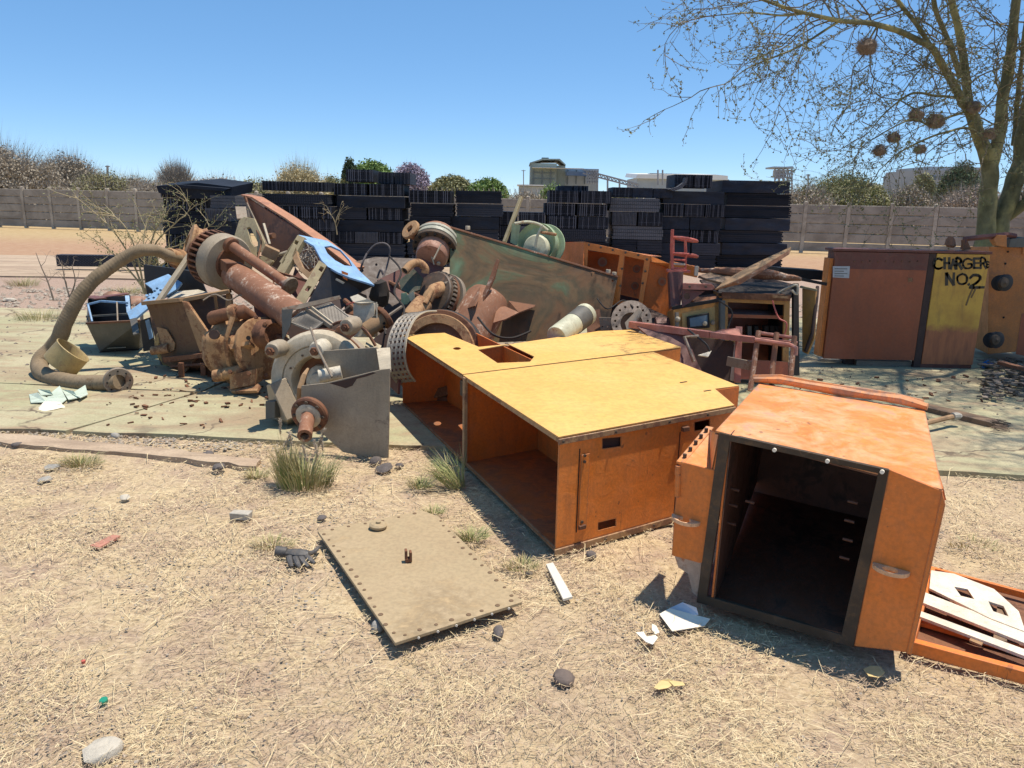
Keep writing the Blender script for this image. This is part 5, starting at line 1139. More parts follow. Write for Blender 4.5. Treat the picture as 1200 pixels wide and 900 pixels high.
# ---------------- flanged valve pump
T=Thing('flanged_pump','rusty pump with grey-green banded casing and tilted inlet flange before the black stacks','pump',D(508,330,7.3))
a=unit((-.12,-.72,-.55)); c=D(509,291,7.25)
T.part('casing',MB().lathe(c-a*.16,a,[(.10,-.05),(.17,-.03),(.19,0),(.20,.03),(.20,.10),(.19,.13)],34),m_rustp)
T.part('band',MB().lathe(c-a*.12,a,[(.195,0),(.213,.005),(.213,.03),(.205,.035),(.205,.06),(.213,.065),(.213,.085),(.19,.09)],36),painted('grey_green_band',(.40,.40,.31),rust=(.2,.13,.08),wear=.25,scale=8))
T.part('bolt_flange',MB().lathe(c-a*.03,a,[(.12,0),(.205,.0),(.208,.006),(.208,.035),(.20,.04),(.12,.04)],36),m_bolt)
bolt_ring(T,c+a*.01,a,.18,14,.013,.016,m_hole)
T.part('front_cover',MB().lathe(c,a,[(.15,0),(.15,.11),(.14,.13),(.05,.14),(0,.14)],30),painted('pinkish_rust_cover',(.40,.20,.13),rust=(.24,.11,.06),wear=.35,scale=9))
T.part('cover_edge',MB().bar(c+a*.145+V((-.02,0,.10)),c+a*.15+V((.03,0,-.05)),.012,.01),m_greyl)
fa=unit((-.55,-.55,.55)); fc=D(482,270,7.25)
T.part('neck',MB().tube([D(499,284,7.35),D(491,276,7.3),fc],[.085,.07,.06],16),m_rustp)
T.part('inlet_flange',MB().lathe(fc-fa*.01,fa,[(.035,0),(.09,.0),(.096,.006),(.096,.03),(.09,.036),(.038,.036)],26,close=True),m_tan); T.part('bore',MB().lathe(fc,fa,[(0,0),(.04,.001)],14),m_dark)
T.part('lug',MB().lathe(D(518,270,7.3),(0,0,1),[(.03,-.06),(.028,.02),(.018,.03),(0,.03)],12),m_greyl)
T.part('nut',MB().hexnut(c+a*.14+V((.07,0,-.04)),a,.018,.02),m_greyl)
T.part('probe',MB().bar(D(508,304,7.0),D(517,286,7.05),.01,.01),m_greyl)
single('handle_rod',MB().tube([D(489,271,7.3),D(492,284,7.3),D(486,296,7.3)],.02,8),m_rust,'short rusty rod leaning below the tilted inlet flange','rod')
# elbow pipe
T=Thing('pipe_elbow','tan pipe elbow with open left end over the dark scrap','pipe elbow',D(485,330,6.8))
T.part('elbow',MB().tube(smooth([D(476,316,6.7),D(482,310,6.75),D(491,308,6.8),D(498,314,6.8),D(498,320,6.8)],5),.035,14),m_tan)
T.part('open_end',MB().lathe(D(476,316,6.7),unit(D(476,316,6.7)-D(482,310,6.75)),[(.028,0),(.036,0),(.036,.02),(.028,.02)],14,close=True),m_tand)
T.part('bore',MB().lathe(D(475.6,316.3,6.69),unit(D(476,316,6.7)-D(482,310,6.75)),[(0,.006),(.03,.007)],12),m_hole)
# gear pack
T=Thing('gear_pack','dark toothed gear pack with tan elbow housing left of the green plate','gear pack',D(505,370,6.6))
a=unit((-.45,-.55,.35)); c=D(505,345,6.75)
T.part('disc',MB().lathe(c,a,[(0,.02),(.12,.02),(.18,.0),(.21,.0),(.22,-.01),(.22,-.04),(.2,-.05)],34),painted('oily_dark_brown',(.09,.058,.035),rust=(.16,.08,.04),wear=.4,scale=9))
T.part('disc',MB().lathe(c-a*.08,a,[(.1,0),(.24,.0),(.24,-.03),(.1,-.04)],34),m_rust)
T.part('disc',MB().lathe(c-a*.14,a,[(.1,0),(.25,.0),(.255,-.01),(.255,-.04),(.2,-.05)],34),m_steel)
u,w_,_q=basis(a)
for k in range(36):
    an=2*math.pi*k/36; r_=u*math.cos(an)+w_*math.sin(an); T.part('tooth',MB().obox(c-a*.06+r_*.222,(a,r_,a.cross(r_)),(.022,.014,.01)),m_steel,smooth=False)
T.part('elbow_housing',MB().tube(smooth([D(528,336,6.9),D(518,338,6.75),D(506,343,6.6),D(500,352,6.55)],4),[.07]*4+[.065]*4+[.05]*5,16),m_tan)
T.part('spout',MB().tube([D(506,340,6.55),D(498,356,6.45)],.022,10),m_tan)
T.part('lever',MB().bar(D(522,333,6.7),D(530,325,6.75),.03,.02),m_steel)
single('sleeve_pipe',MB().lathe(D(478,376,6.35),unit(D(500,352,6.6)-D(478,376,6.35)),[(.05,0),(.075,.02),(.08,.05),(.085,.2),(.085,.26)],18).wob(.006,10),m_tan,'short tan pipe sleeve under the dark toothed gear pack','pipe sleeve')
T=Thing('flanged_stub','stubby tan pipe end with a rusty collar lying right of the white box','pipe stub',D(440,395,6.2))
q0,q1=D(428,388,6.1),D(452,372,6.2); dd=unit(q1-q0)
T.part('pipe',MB().lathe(q0,dd,[(.03,.01),(.06,0),(.064,.01),(.064,.2),(.06,.22)],18),m_tand); T.part('collar',MB().lathe(q1-dd*.03,dd,[(.06,0),(.10,.0),(.105,.01),(.105,.03),(.09,.04),(.06,.04)],22),m_rust)
T.part('hole',MB().lathe(D(450,379,6.12),unit((0.3,-1,.2)),[(0,0),(.012,.001)],10),m_hole); T.part('pin',MB().bar(q1,D(471,359,6.35),.02,.015),m_steel)
# mesh box
T=Thing('mesh_box','dark open box with expanded metal mesh panels behind the grey pump','mesh box',D(370,400,5.9))
T.part('rim_plate',MB().slab([D(330,361,5.85),D(398,346,6.1),D(400,350,6.1),D(334,366,5.85)],.02),m_steel); 
T.part('side_plate',MB().slab([D(330,363,5.83),D(343,362,5.83),D(340,382,5.8),D(331,400,5.78)],.01),m_slate)
T.part('back_plate',MB().slab([D(332,366,6.0),D(398,350,6.25),D(404,384,6.1),D(340,398,5.95)],.01),m_dark)
mesh_m=plain('expanded_mesh_metal',(.27,.24,.20),.6,.5)
def mesh_panel(q,nx_,ny_,r=.0035):
    a,b,c,d_=[V(p) for p in q]; mb=MB()
    pt=lambda u,v: (a*(1-u)+b*u)*(1-v)+(d_*(1-u)+c*u)*v
    for i in range(nx_+ny_+1):
        for s_ in (0,1):
            u0=(i-ny_)/nx_; pts=[]
            # diagonal line clipped to the unit square
            k0=max(0,i-nx_)/ny_ if i>nx_ else 0; 
            v0=max(0,(i-nx_)/ny_); v1=min(1,i/ny_)
            ua=(i-v0*ny_)/nx_; ub=(i-v1*ny_)/nx_
            p,q2=(ua,v0),(ub,v1)
            if s_: p,q2=(1-ua,v0),(1-ub,v1)
            P_,Q_=pt(*p),pt(*q2)
            if (P_-Q_).length>.004: mb.bar(P_,Q_,r*2,r)
    for p,q2 in ((a,b),(b,c),(c,d_),(d_,a)): mb.bar(p,q2,.012,.012)
    return mb
T.part('mesh_panel',mesh_panel((D(338,377,5.85),D(356,365,5.98),D(380,377,5.85),D(366,388,5.75)),13,15),mesh_m,kind='stuff',smooth=False)
T.part('mesh_panel',mesh_panel((D(364,363,6.0),D(387,355,6.1),D(411,373,5.95),D(388,382,5.8)),13,15),mesh_m,kind='stuff',smooth=False)
T.part('divider',MB().bar(D(359,362,5.98),D(388,383,5.8),.02,.03),m_steel); T.part('divider',MB().bar(D(364,360,5.98),D(391,381,5.82),.012,.03),m_greyl)
T.part('hoop',MB().tube(smooth([D(384,384,5.85),D(396,378,5.8),(D(410,377,5.8)),D(428,387,5.75),D(440,405,5.7)],5),.012,7),m_rust)
T=Thing('white_box','small white metal box with crumpled white top behind the grey pump','metal box',D(426,390,6.1))
T.part('box_body',MB().slab([D(414,356,6.2),D(439,355,6.2),D(439,395,6.15),D(414,395,6.15)],.16),m_white,bevel=.004)
T.part('door_edge',MB().bar(D(441,354,6.15),D(442,382,6.12),.012,.03),m_greyl)
T.part('crumpled_lid',MB().slab([D(410,347,6.3),D(418,344,6.3),D(430,350,6.2),D(438,354,6.2),D(424,355,6.15),D(415,353,6.2)],.015,toward=(0,5,9)).wob(.015,8),m_white)
T.part('red_tape',MB().bar(D(406,357,6.15),D(415,354,6.15),.014,.01),m_red)
for l in ([(350,360,5.9),(352,395,5.7)],): pass
m=MB(); m.slab([D(430,396,5.8),D(447,405,5.75),D(444,412,5.7),D(428,405,5.7)],.02); single('yellow_green_scrap',m,m_olive,'small yellowish scrap piece between the pump lug and the perforated band','scrap piece')

# ---------------- perforated band and big ring flange
T=Thing('perforated_band','curved grey perforated steel band standing beside the orange cabinet','perforated band',D(470,445,5.75))
pth=smooth([D(501,366,6.05),D(488,367,5.98),D(477,374,5.9),D(469,388,5.82),D(465,404,5.75),D(464,420,5.72),D(468,436,5.72),(D(476,448,5.75))],5)
nrow=4; wv=V((.11,-.03,.02)); fa_=[];vt=[]
mb=MB(); n=len(pth)
def bandpt(i,v): return pth[i]+wv*(v-.5)*1.25
for i in range(n-1):
    a_,b_=pth[i],pth[i+1]
    for r in range(nrow+1):
        v=r/nrow; mb.bar(bandpt(i,v),bandpt(i+1,v),.017 if r not in(0,nrow) else .022,.005,up=(0,-1,.2))
    if i%2==0: mb.bar(bandpt(i,0),bandpt(i,1),.023,.005,up=unit(b_-a_).cross(wv))
T.part('band',mb,mesh_m,kind='stuff',smooth=False); T.part('edge_hoop',MB().tube([bandpt(i,1.04) for i in range(n)],.007,6),m_greyl)
T=Thing('ring_flange','large rusty ring flange leaning behind the left end of the orange cabinet','ring flange',D(513,450,6.62))
a=unit((-.30,-.90,.32)); c=D(513,418,6.17)
T.part('outer_ring',ring(c,a,.335,.385,.04,56,.006),m_rust); T.part('middle_ring',ring(c+a*.03,a,.27,.345,.035,56,.006),m_tan); T.part('inner_ring',ring(c-a*.02,a,.19,.28,.03,48,.005),m_rustp)
T.part('seal_hoop',MB().lathe(c-a*.05,a,[(.385,0),(.397,.01),(.397,.04),(.385,.05)],56),m_rubber)
T.part('dish',MB().lathe(c-a*.04,a,[(0,-.05),(.15,-.04),(.2,.0)],32),m_rust)
single('rust_red_plate',MB().slab([D(456,452,5.9),D(462,395,5.9),D(470,398,5.85),D(466,462,5.7)],.02),m_maroon,'narrow dark red plate edge left of the perforated band','steel plate')
# ---------------- green plate with cone, bar, drum
T=Thing('green_plate','big green painted plate streaked with rust standing tilted in the middle of the heap','steel plate',D(620,400,6.7))
gf=PL(D(528,267,7.28),D(723,325,7.38),D(560,400,6.92))
gp=[(528,267),(724,325),(722,335),(715,373),(700,378),(660,398),(560,402),(535,390),(532,366),(526,365)]
T.part('plate',MB().slab(onplane(gf,gp),.012,holes=[onplane(gf,ell(718,329,1.3,1.3,8)),onplane(gf,ell(704,374,1.2,1.2,8))]),m_green,bevel=.002)
T.part('edge_strip',MB().bar(gf(528,266.5),gf(724,324.5),.016,.022,up=(0,-1,.3)),m_rustp,bevel=.002)
T.part('lower_fold',MB().slab([gf(533,330)+V((0,-.03,0)),gf(535,367)+V((0,-.05,0)),gf(526,366)+V((0,-.02,0)),gf(527,333)],.01),m_olive)
for x,y in ((548,268),(713,319),(720,322),(694,322)): T.part('nut',MB().hexnut(gf(x,y)+V((0,.02,-.01)),(0,0,1),.025,.035),m_greyl if x!=694 else m_tan)
T.part('stain_fold',MB().bar(gf(604,336),gf(650,362),.003,.003),m_rust) if False else None
T=Thing('finned_cone','rusty pink cone pipe with sharp upright fins before the green plate','finned pipe',D(560,400,6.65))
q0,q1=D(545,402,6.55),D(572,350,6.80); dd=unit(q1-q0)
T.part('pipe',MB().lathe(q0,dd,[(.21,-.1),(.205,.2),(.195,(q1-q0).length-.02),(.17,(q1-q0).length+.03),(0,(q1-q0).length+.05)],26),m_rustp)
T.part('fin',MB().slab([D(555,368,6.58),D(570,334,6.62),D(582,303,6.65),D(584.5,304,6.65),D(579,326,6.62),D(564,358,6.55)],.02),m_rustp,bevel=.002)
T.part('fin',MB().slab([D(542,358,6.65),D(563,336,6.65),D(560,350,6.50),D(556,358,6.45),D(546,362,6.55)],.012),m_rustp)
T.part('fin',MB().slab([D(578,378,6.45),D(583,358,6.65),D(590,358,6.70),D(608,366,6.55),D(592,374,6.45)],.012,toward=(0,3,9)),m_rustp)
T.part('fin',MB().slab([D(533,343,6.85),D(552,345,6.85),D(548,352,6.75),D(535,362,6.70)],.012),m_rustp)
gB=D(622,362,7.05); T=Thing('green_fin_plate','brown green wedge plate sticking out low from the green plate','steel plate',D(615,372,6.85))
T.part('wedge',MB().slab([gf(592,362)+V((0,-.02,0)),gf(596,352)+V((0,-.02,0)),gf(628,357)+V((0,-.02,0)),D(624,360,6.65),D(608,366,6.60)],.01,toward=(0,3,9)),m_rust)
single('olive_bar',MB().bar(D(591,284,7.5),D(611,231,7.7),.035,.03),m_olive,'slim olive steel bar sticking up steeply behind the green plate','steel bar',bevel=.003)
T=Thing('green_drum','pale green fan drum with white hub and handle behind the green plate','fan drum',D(628,305,7.6))
a=unit((-.35,-.9,.25)); c=D(628,285,7.6)
T.part('shell',MB().lathe(c-a*.05,a,[(.0,0),(.16,.01),(.20,.05),(.20,.055),(.21,.0),(.20,-.08),(.19,-.09)],34),m_lgreen)
T.part('rear_disc',MB().lathe(c-a*.10+V((.055,.02,-.005)),a,[(0,0),(.21,.0),(.215,.01),(.21,.02),(0,.02)],34),m_lgreen)
T.part('hub',MB().lathe(c+V((0,-.05,-.04)),a,[(.13,-.1),(.13,.0),(.11,.03),(.0,.05)],28),m_cream)
for pp in ([(603,262),(618,260),(632,263),(642,270)],[(636,264),(630,276),(627,290)]): T.part('strap',MB().tube(smooth([D(x,y,7.4) for x,y in pp],4),.013,8),m_cream)
T.part('handle',MB().cyl(D(634,272,7.4),D(652,275,7.35),.014,8),m_tan)
T.part('spoke',MB().slab([D(600,262,7.5),D(610,264,7.5),D(606,288,7.5),D(598,284,7.5)],.02),m_lgreen)
T=Thing('white_cylinder','white and dark banded cylinder lying low right of the green plate','cylinder',D(668,395,6.2))
q0,q1=D(652,395,6.0),D(687,368,6.4); dd=unit(q1-q0); Lq=(q1-q0).length
T.part('body',MB().lathe(q0,dd,[(0,0),(.085,.0),(.09,.01),(.09,Lq*.55)],22),m_cream); T.part('band',MB().lathe(q0+dd*Lq*.55,dd,[(.0,0),(.093,.0),(.093,Lq*.35),(0,Lq*.35)],22),m_slate); T.part('cap',MB().lathe(q0+dd*Lq*.9,dd,[(.0,0),(.096,.0),(.096,Lq*.1),(.0,Lq*.11)],22),m_cream)
bolt_ring(T,q0+dd*.04,-dd,.06,5,.008,.004,m_hole)
# ---------------- orange box with two windows
T=Thing('windowed_orange_box','orange frame box with two tall window openings in front of the stacks','steel box',D(730,375,7.3))
f=PL(D(684,284,7.55),D(763,301,7.35),D(716,357,7.4))
T.part('front_frame',MB().slab(onplane(f,[(684,283),(763,300),(753,358),(716,357),(682,352)]),.02,holes=[onplane(f,[(689,293),(726,299),(720,338),(716,352),(686,346)]),onplane(f,[(732,300),(755,305),(748,356),(726,352)])]),m_or,bevel=.003)
T.part('side_panel',MB().slab([D(684,284,7.56),D(651,285,8.1),D(651,330,8.1),D(682,352,7.41)],.01,toward=(-9,7,1)),m_orin)
T.part('top_panel',MB().slab([D(684,283,7.55),D(763,300,7.36),D(775,300,7.9),D(652,284,8.15)],.01,toward=(0,7,19)),m_or)
T.part('inner_back',MB().slab([D(660,290,8.0),D(765,304,7.9),D(760,365,7.8),D(670,355,7.9)],.01),m_orin)
T.part('right_panel',MB().slab([D(763,301,7.35),D(786,313,7.5),D(786,372,7.4),D(754,358,7.38)],.012),m_orin)
T.part('corner_flap',MB().slab([D(763,300,7.34),D(785,309,7.45),D(786,314,7.48),D(764,307,7.33)],.02),m_or)
for x,y in ((690,287),(704,290),(718,293),(733,296),(748,299),(758,304),(756,318),(753,332),(729,315),(727,335)): T.part('rivet',MB().hexnut(f(x,y),unit((0,-1,.2)),.012,.008),m_bolt)
for (x,y,s_) in ((706,307,6),(746,315,5),(744,335,5),(776,330,5)): T.part('port_hole',MB().lathe(D(x,y,7.82 if x<770 else 7.42),(0,-1,0),[(0,0),(s_*.008,.003)],18),m_char)
T.part('cross_rail',MB().bar(D(784,312,7.4),D(818,319,7.3),.03,.10),m_or,bevel=.003)
# ring flange with holes
T=Thing('drilled_flange','grey brown drilled ring flange leaning between the green plate and the orange cabinet','ring flange',D(740,390,6.7))
f=PL(D(716,378,6.7),D(764,378,6.7),D(740,354,6.85)); hl=[ell(740+19*math.cos(2*math.pi*k/16),376+17.5*math.sin(2*math.pi*k/16),1.5,1.4,8) for k in range(16)]
T.part('ring',MB().slab(onplane(f,ell(740,376,24,24,36)),.03,holes=[onplane(f,ell(740,379,13,13,28))]+[onplane(f,h) for h in hl]),painted('grey_brown_flange',(.12,.075,.05),rust=(.14,.08,.05),wear=.4,scale=8,dirtamt=.2))
T.part('lever',MB().slab([D(732,378,6.6),D(749,360,6.65),D(752,364,6.6),D(742,384,6.5),D(734,386,6.5)],.02),m_steel,bevel=.003)
single('small_drilled_plate',MB().slab([D(x,y,6.7) for x,y in ((702,372),(716,372),(716,387),(704,387))],.015,holes=[[D(x,y,6.7) for x,y in ell(a_,b_,1,1,6)] for a_,b_ in ((706,375),(712,375),(706,383),(712,383))]),m_steel,'small square drilled plate next to the drilled ring flange','steel plate')
single('brown_underplate',MB().slab([D(686,366,6.8),D(703,362,6.8),D(706,386,6.7),D(688,390,6.7)],.02),m_rust,'rusty plate patch between the white banded cylinder and the drilled plate','steel plate')
# ---------------- tow frame
T=Thing('red_tow_frame','faded red steel frame with short ladder and pale uprights behind the orange cabinets','steel frame',D(860,450,5.9))
T.part('main_beam',MB().bar(D(738,380,6.3),D(832,392,6.0),.06,.05).bar(D(832,392,6.0),D(934,404,5.8),.055,.045),m_pink)
T.part('side_plate',MB().slab([D(745,381,6.25),D(805,391,6.1),D(815,420,5.95),D(830,450,5.85),D(790,420,5.95),D(765,398,6.1)],.02),m_maroon)
T.part('lower_plate',MB().slab([D(800,393,6.15),D(860,400,6.05),D(856,450,5.95),D(812,440,6.0)],.02),m_dark)
T.part('eye_plate',MB().slab([D(828,391,6.0),D(846,386,6.05),D(866,384,6.1),D(868,392,6.0),(D(850,393,5.95))],.02,holes=[[D(x,y,6.01) for x,y in ()]] if False else (),toward=(0,4,9)),m_pink)
T.part('upright',MB().bar(D(866,383,6.1),D(864,448,5.9),.05,.02),m_pink); T.part('upright',MB().bar(D(864,400,6.05),D(858,446,5.95),.035,.02),m_white)
for a,b in (((889,388,5.75),(879,458,5.55)),((910,390,5.75),(904,444,5.6)),((931,394,5.75),(926,446,5.6))): T.part('ladder_rung',MB().tube([D(*a),D(*b)],.020,8),m_rustp)
T.part('ladder_rail',MB().tube([D(889,390,5.85),D(931,396,5.85)],.014,8),m_pink); T.part('ladder_rail',MB().tube([D(884,398,5.7),D(925,404,5.65),D(933,408,5.6),D(932,416,5.6)],.017,8),m_pink)
T.part('cross_plate',MB().bar(D(852,423,5.8),D(882,429,5.7),.02,.07),m_steel)
T.part('bent_rod',MB().tube([D(818,394,5.9),D(802,395,5.85),D(813,424,5.75)],.014,8),m_steel)
T.part('cable',MB().tube(smooth([D(806,386,6.0),D(816,394,5.9),D(828,404,5.85),D(832,414,5.85)],4),.008,6),m_rubber)
T.part('foot_plate',MB().slab([D(818,416,5.8),D(834,411,5.85),D(830,418,5.8)],.01,toward=(0,4,9)),m_white)
# ---------------- red rack on post
T=Thing('red_rack','small bright red tube rack standing on a maroon post before the black stacks','rack',D(792,368,7.1))
for pp,r_ in (([(788,316,7.1),(787,290,7.1),(788,269,7.1)],.02),([(803,316,7.15),(804,295,7.15),(803,280,7.15)],.014)): T.part('post',MB().tube([D(*p) for p in pp],r_*.75,8),m_red)
for y,dy in ((278,3),(297,2)):
    T.part('loop',MB().tube(smooth([D(788,y,7.1),D(800,y+.5,7.05),D(813,y+dy,7.0),D(817,y+dy+2,7.15),D(804,y+dy+1,7.3),D(790,y+1,7.3)],3)+[D(788,y,7.1)],.012,8),m_red)
for y in (304,309,314): T.part('rung',MB().tube([D(787,y,7.1),D(803,y+1,7.1)],.01,6),m_white if y==309 else m_red)
for x in (789,803): T.part('strut',MB().tube([D(x,280,7.25),D(x,300,7.25)],.012,6),m_red)
T.part('base_plate',MB().bar(D(782,317,7.1),D(808,318,7.1),.09,.02),m_red)
T.part('maroon_post',MB().slab([D(784,319,7.05),D(801,318,7.05),D(800,340,7.0),D(797,362,6.95),D(786,360,6.95)],.08),m_maroon,bevel=.004)
T.part('arm',MB().slab([D(800,332,6.9),D(834,333,6.85),D(838,337,6.85),D(834,340,6.85),D(800,339,6.9)],.04),m_pink,bevel=.003)
f=PL(D(800,340,6.93),D(826,341,6.9),D(800,358,6.9)); T.part('gusset',MB().slab(onplane(f,[(800,340),(826,341),(806,356),(799,360)]),.02,holes=[onplane(f,ell(805,347,4,4,12))]),m_maroon)
for x in (808,827): T.part('rivet',MB().hexnut(D(x,336,6.84),(0,-1,0),.012,.01),m_bolt)
single('white_offcut',MB().slab([D(815,312,7.0),D(819,312,7.0),D(818,323,7.0),D(814,323,7.0)],.03),m_white,'tiny white block at the end of the orange cross rail','offcut')
# sheets across
single('rolled_sheet',MB().tube(smooth([D(818,317,7.5),D(850,318,7.4),D(880,320,7.4),D(915,324,7.3),D(938,328,7.3)],4),lerpl([.02,.045,.05,.02],17),10).wob(.015,8),m_rustp,'long rusty pinkish rolled sheet lying behind the folded tan sheet','rolled sheet')
single('brown_canvas',MB().slab([D(818,322,7.35),D(840,318,7.5),D(862,324,7.4),D(850,333,7.2),D(826,327,7.2)],.02,toward=(0,5,9)).wob(.03,6),m_wood,'crumpled brown canvas piece left of the folded tan sheet','canvas')
T=Thing('folded_sheet','long folded tan metal sheet with its tip raised to the right','metal sheet',D(870,340,7.1))
T.part('upper_face',MB().slab([D(838,339,6.9),D(850,328,7.0),D(880,311,7.1),D(905,299,7.15),D(927,289,7.2),D(926,293,7.15),D(905,305,7.0),D(880,320,6.9),D(860,330,6.85)],.012,toward=(0,3,12)).wob(.006,5),m_tand)
T.part('folded_edge',MB().slab([D(838,340,6.89),D(860,331,6.84),D(880,321,6.89),D(904,306,6.99),D(926,293,7.14),(D(925,298,7.1)),D(900,314,6.95),D(868,333,6.86)],.01),m_rustp)
# ---------------- cabinets behind
T=Thing('yellow_black_cabinet','tall yellow framed cabinet with open front and dark shelves inside, black top','cabinet',G(890,440).xy.to_3d())
Yc=7.0
f=PL(D(848,346,Yc),D(926,350,Yc),D(850,438,Yc-.05))
T.part('front_frame',MB().slab(onplane(f,[(846,343),(926,347),(924,438),(848,434)]),.03,holes=[onplane(f,[(853,354),(919,357),(917,428),(853,424)])]),m_yel,bevel=.003)
T.part('back_panel',MB().slab([p+V((0,.55,0)) for p in onplane(f,[(848,345),(926,349),(924,438),(848,434)])],.01),m_char)
for s_,(xa,xb) in enumerate(((847,849),(924,926))):
    a,b=f(xa,345),f(xa,436); T.part('side_panel',MB().slab([a,a+V((0,.55,0)),b+V((0,.55,0)),b],.01,toward=(-9,5,1) if s_==0 else (9,5,1)),m_black if s_ else m_yel)
T.part('top_tray',MB().slab([D(842,330,7.55),D(922,331,7.55),D(928,346,7.0),D(842,343,7.0)],.03,toward=(0,5,19)),m_black,bevel=.004)
T.part('top_lip',MB().bar(D(846,346,6.97),D(926,349,6.97),.03,.06),m_rust,bevel=.003); T.part('top_lip_patch',MB().slab([D(904,346,6.93),D(925,347,6.93),D(925,350,6.93),D(906,349,6.93)],.006),m_tan)
for y in (368,): T.part('shelf',MB().slab([D(853,y,7.05),D(918,y+2,7.05),D(918,y+6,7.05),D(853,y+4,7.05)],.4),m_char)
T.part('shelf',MB().slab([D(853,398,7.05),D(918,400,7.05),D(918,403,7.05),D(853,401,7.05)],.45),m_yel)
for i,x in enumerate((876,884,896,903,909)): T.part('relay',MB().slab([D(x,382,7.2),D(x+5,382,7.2),D(x+5,394,7.2),D(x,394,7.2)],.08),m_black if i else m_slate,bevel=.004)
T.part('wire_bundle',MB().tube(smooth([D(912,344,7.1),D(922,338,7.0),D(934,334,6.95),D(934,345,6.95),D(928,340,6.95)],3),.012,6),m_white,kind='stuff')
T.part('frame_post',MB().slab([D(930,332,7.1),D(936,332,7.1),D(937,440,6.9),D(930,440,6.9)],.05),m_black)
T.part('lower_skirt',MB().slab([D(848,420,6.93),D(924,424,6.93),D(924,446,6.9),D(850,444,6.9)],.02),m_char)
T=Thing('amber_door','amber painted cabinet door standing open right of the yellow framed cabinet','cabinet door',D(948,412,7.2))
T.part('door_panel',MB().slab([D(940,338,7.3),D(956,341,7.2),D(954,396,7.1),D(946,415,7.1),D(940,412,7.15)],.03),m_yel,bevel=.003); T.part('door_edge',MB().bar(D(938,336,7.3),D(957,340,7.2),.03,.02),m_olive); T.part('bent_leg',MB().tube([D(958,336,7.3),D(957,350,7.2),D(952,390,7.1),D(944,412,7.1)],.016,8),m_dark)
single('black_beam',MB().bar(D(905,318,8.5),D(962,322,8.6),.3,.10).bar(D(938,327,7.9),D(968,333,7.9),.05,.03),m_black,'dark flat beam behind the cabinets left of the charger box','steel beam')
T=Thing('meter_cabinet','small yellow cabinet with dark display window left of the tall framed one','cabinet',G(815,432).xy.to_3d())
f=PL(D(790,363,6.95),D(845,354,6.95),D(792,424,6.85))
T.part('body',MB().slab(onplane(f,[(789,362),(845,352),(845,432),(791,428)]),.35),m_yel,bevel=.004)
T.part('lid_edge',MB().bar(D(788,361,6.92),D(846,351,6.92),.03,.03),m_black)
T.part('door_frame',MB().slab(onplane(PL(f(790,363)+V((0,-.02,0)),f(845,354)+V((0,-.02,0)),f(792,424)+V((0,-.02,0))),[(799,367),(838,359),(838,402),(800,400)]),.015),m_amber if False else painted('amber_panel',(.50,.29,.08),rust=(.3,.15,.06),wear=.2,scale=8),bevel=.003)
gd=PL(f(790,363)+V((0,-.045,0)),f(845,354)+V((0,-.045,0)),f(792,424)+V((0,-.045,0)))
T.part('display_case',MB().slab(onplane(gd,[(805,371),(831,366),(832,384),(806,386)]),.03),m_black,bevel=.006); T.part('display_glass',MB().slab(onplane(PL(f(790,363)+V((0,-.05,0)),f(845,354)+V((0,-.05,0)),f(792,424)+V((0,-.05,0))),[(808,373),(829,369),(829,381),(809,383)]),.004),plain('display_glass',(.12,.14,.15),.08,bump=0))
T.part('pilot_light',MB().lathe(D(826,379,6.85),(0,-1,0),[(.02,0),(.02,.01),(0,.02)],12),m_greyl); T.part('lock',MB().lathe(D(835,378,6.88),(0,-1,0),[(.022,0),(.018,.02),(0,.02)],10),m_steel)
T.part('side_post',MB().bar(D(793,366,6.88),D(794,424,6.8),.03,.02),m_steel); T.part('side_lamp',MB().lathe(D(794,374,6.86),(0,-1,.2),[(.025,0),(.02,.03),(0,.04)],10),m_greyl)
T.part('hinge_bar',MB().bar(D(846,352,6.9),D(846,400,6.85),.05,.03),m_slate)

# ---------------- charger cabinets
T=Thing('charger_cabinet','maroon orange cabinet with CHARGER NO.2 hand painted on its yellow right door','charger cabinet',G(1070,440).xy.to_3d())
Yq=7.85; B0=D(972,421,Yq); 
f=PL(D(972,291,Yq),D(1160,295,Yq),D(1147,437,Yq))
zb=f(1000,420).z; zt=D(972,291,Yq).z; xl=f(972,350).x; xm=f(1087,360).x; xr=f(1156,330).x
DP=.16
def fbx(x0,z0,x1,z1,y,th): m=MB(); m.obox(((x0+x1)/2,y+th/2,(z0+z1)/2),((1,0,0),(0,1,0),(0,0,1)),((x1-x0)/2,th/2,(z1-z0)/2)); return m
zb=D(1000,421,Yq).z
print('charger',xl,xm,xr,zb,zt)
T.part('body',fbx(xl+.01,zb+.01,xr-.01,zt-.03,Yq+.03,DP),m_chard)
T.part('lid',fbx(xl-.02,zt-.025,xr+.01,zt,Yq-.01,DP+.06),m_chard,bevel=.003)
T.part('door_panel',fbx(xl+.01,zb,xm-.06,zt-.03,Yq,.028),m_char,bevel=.003)
T.part('upper_shade_band',fbx(xl+.012,zt-.20,xm-.062,zt-.032,Yq-.004,.006),m_chard)  # shade along the door top, painted as a darker band
zbr=zb-.075
m_ydoor,t_,N_,L_,B_=mat_new('charger_door_yellow_over_orange'); gp_=N_.new('ShaderNodeNewGeometry').outputs['Position']; sx_=N_.new('ShaderNodeSeparateXYZ'); L_.new(gp_,sx_.inputs[0])
zpt=D(1120,383,Yq).z
nn_=noise_n(t_,gp_,9,6,.7); ma_=N_.new('ShaderNodeMath'); ma_.operation='MULTIPLY_ADD'; ma_.inputs[1].default_value=.16; L_.new(nn_,ma_.inputs[0]); L_.new(sx_.outputs['Z'],ma_.inputs[2])
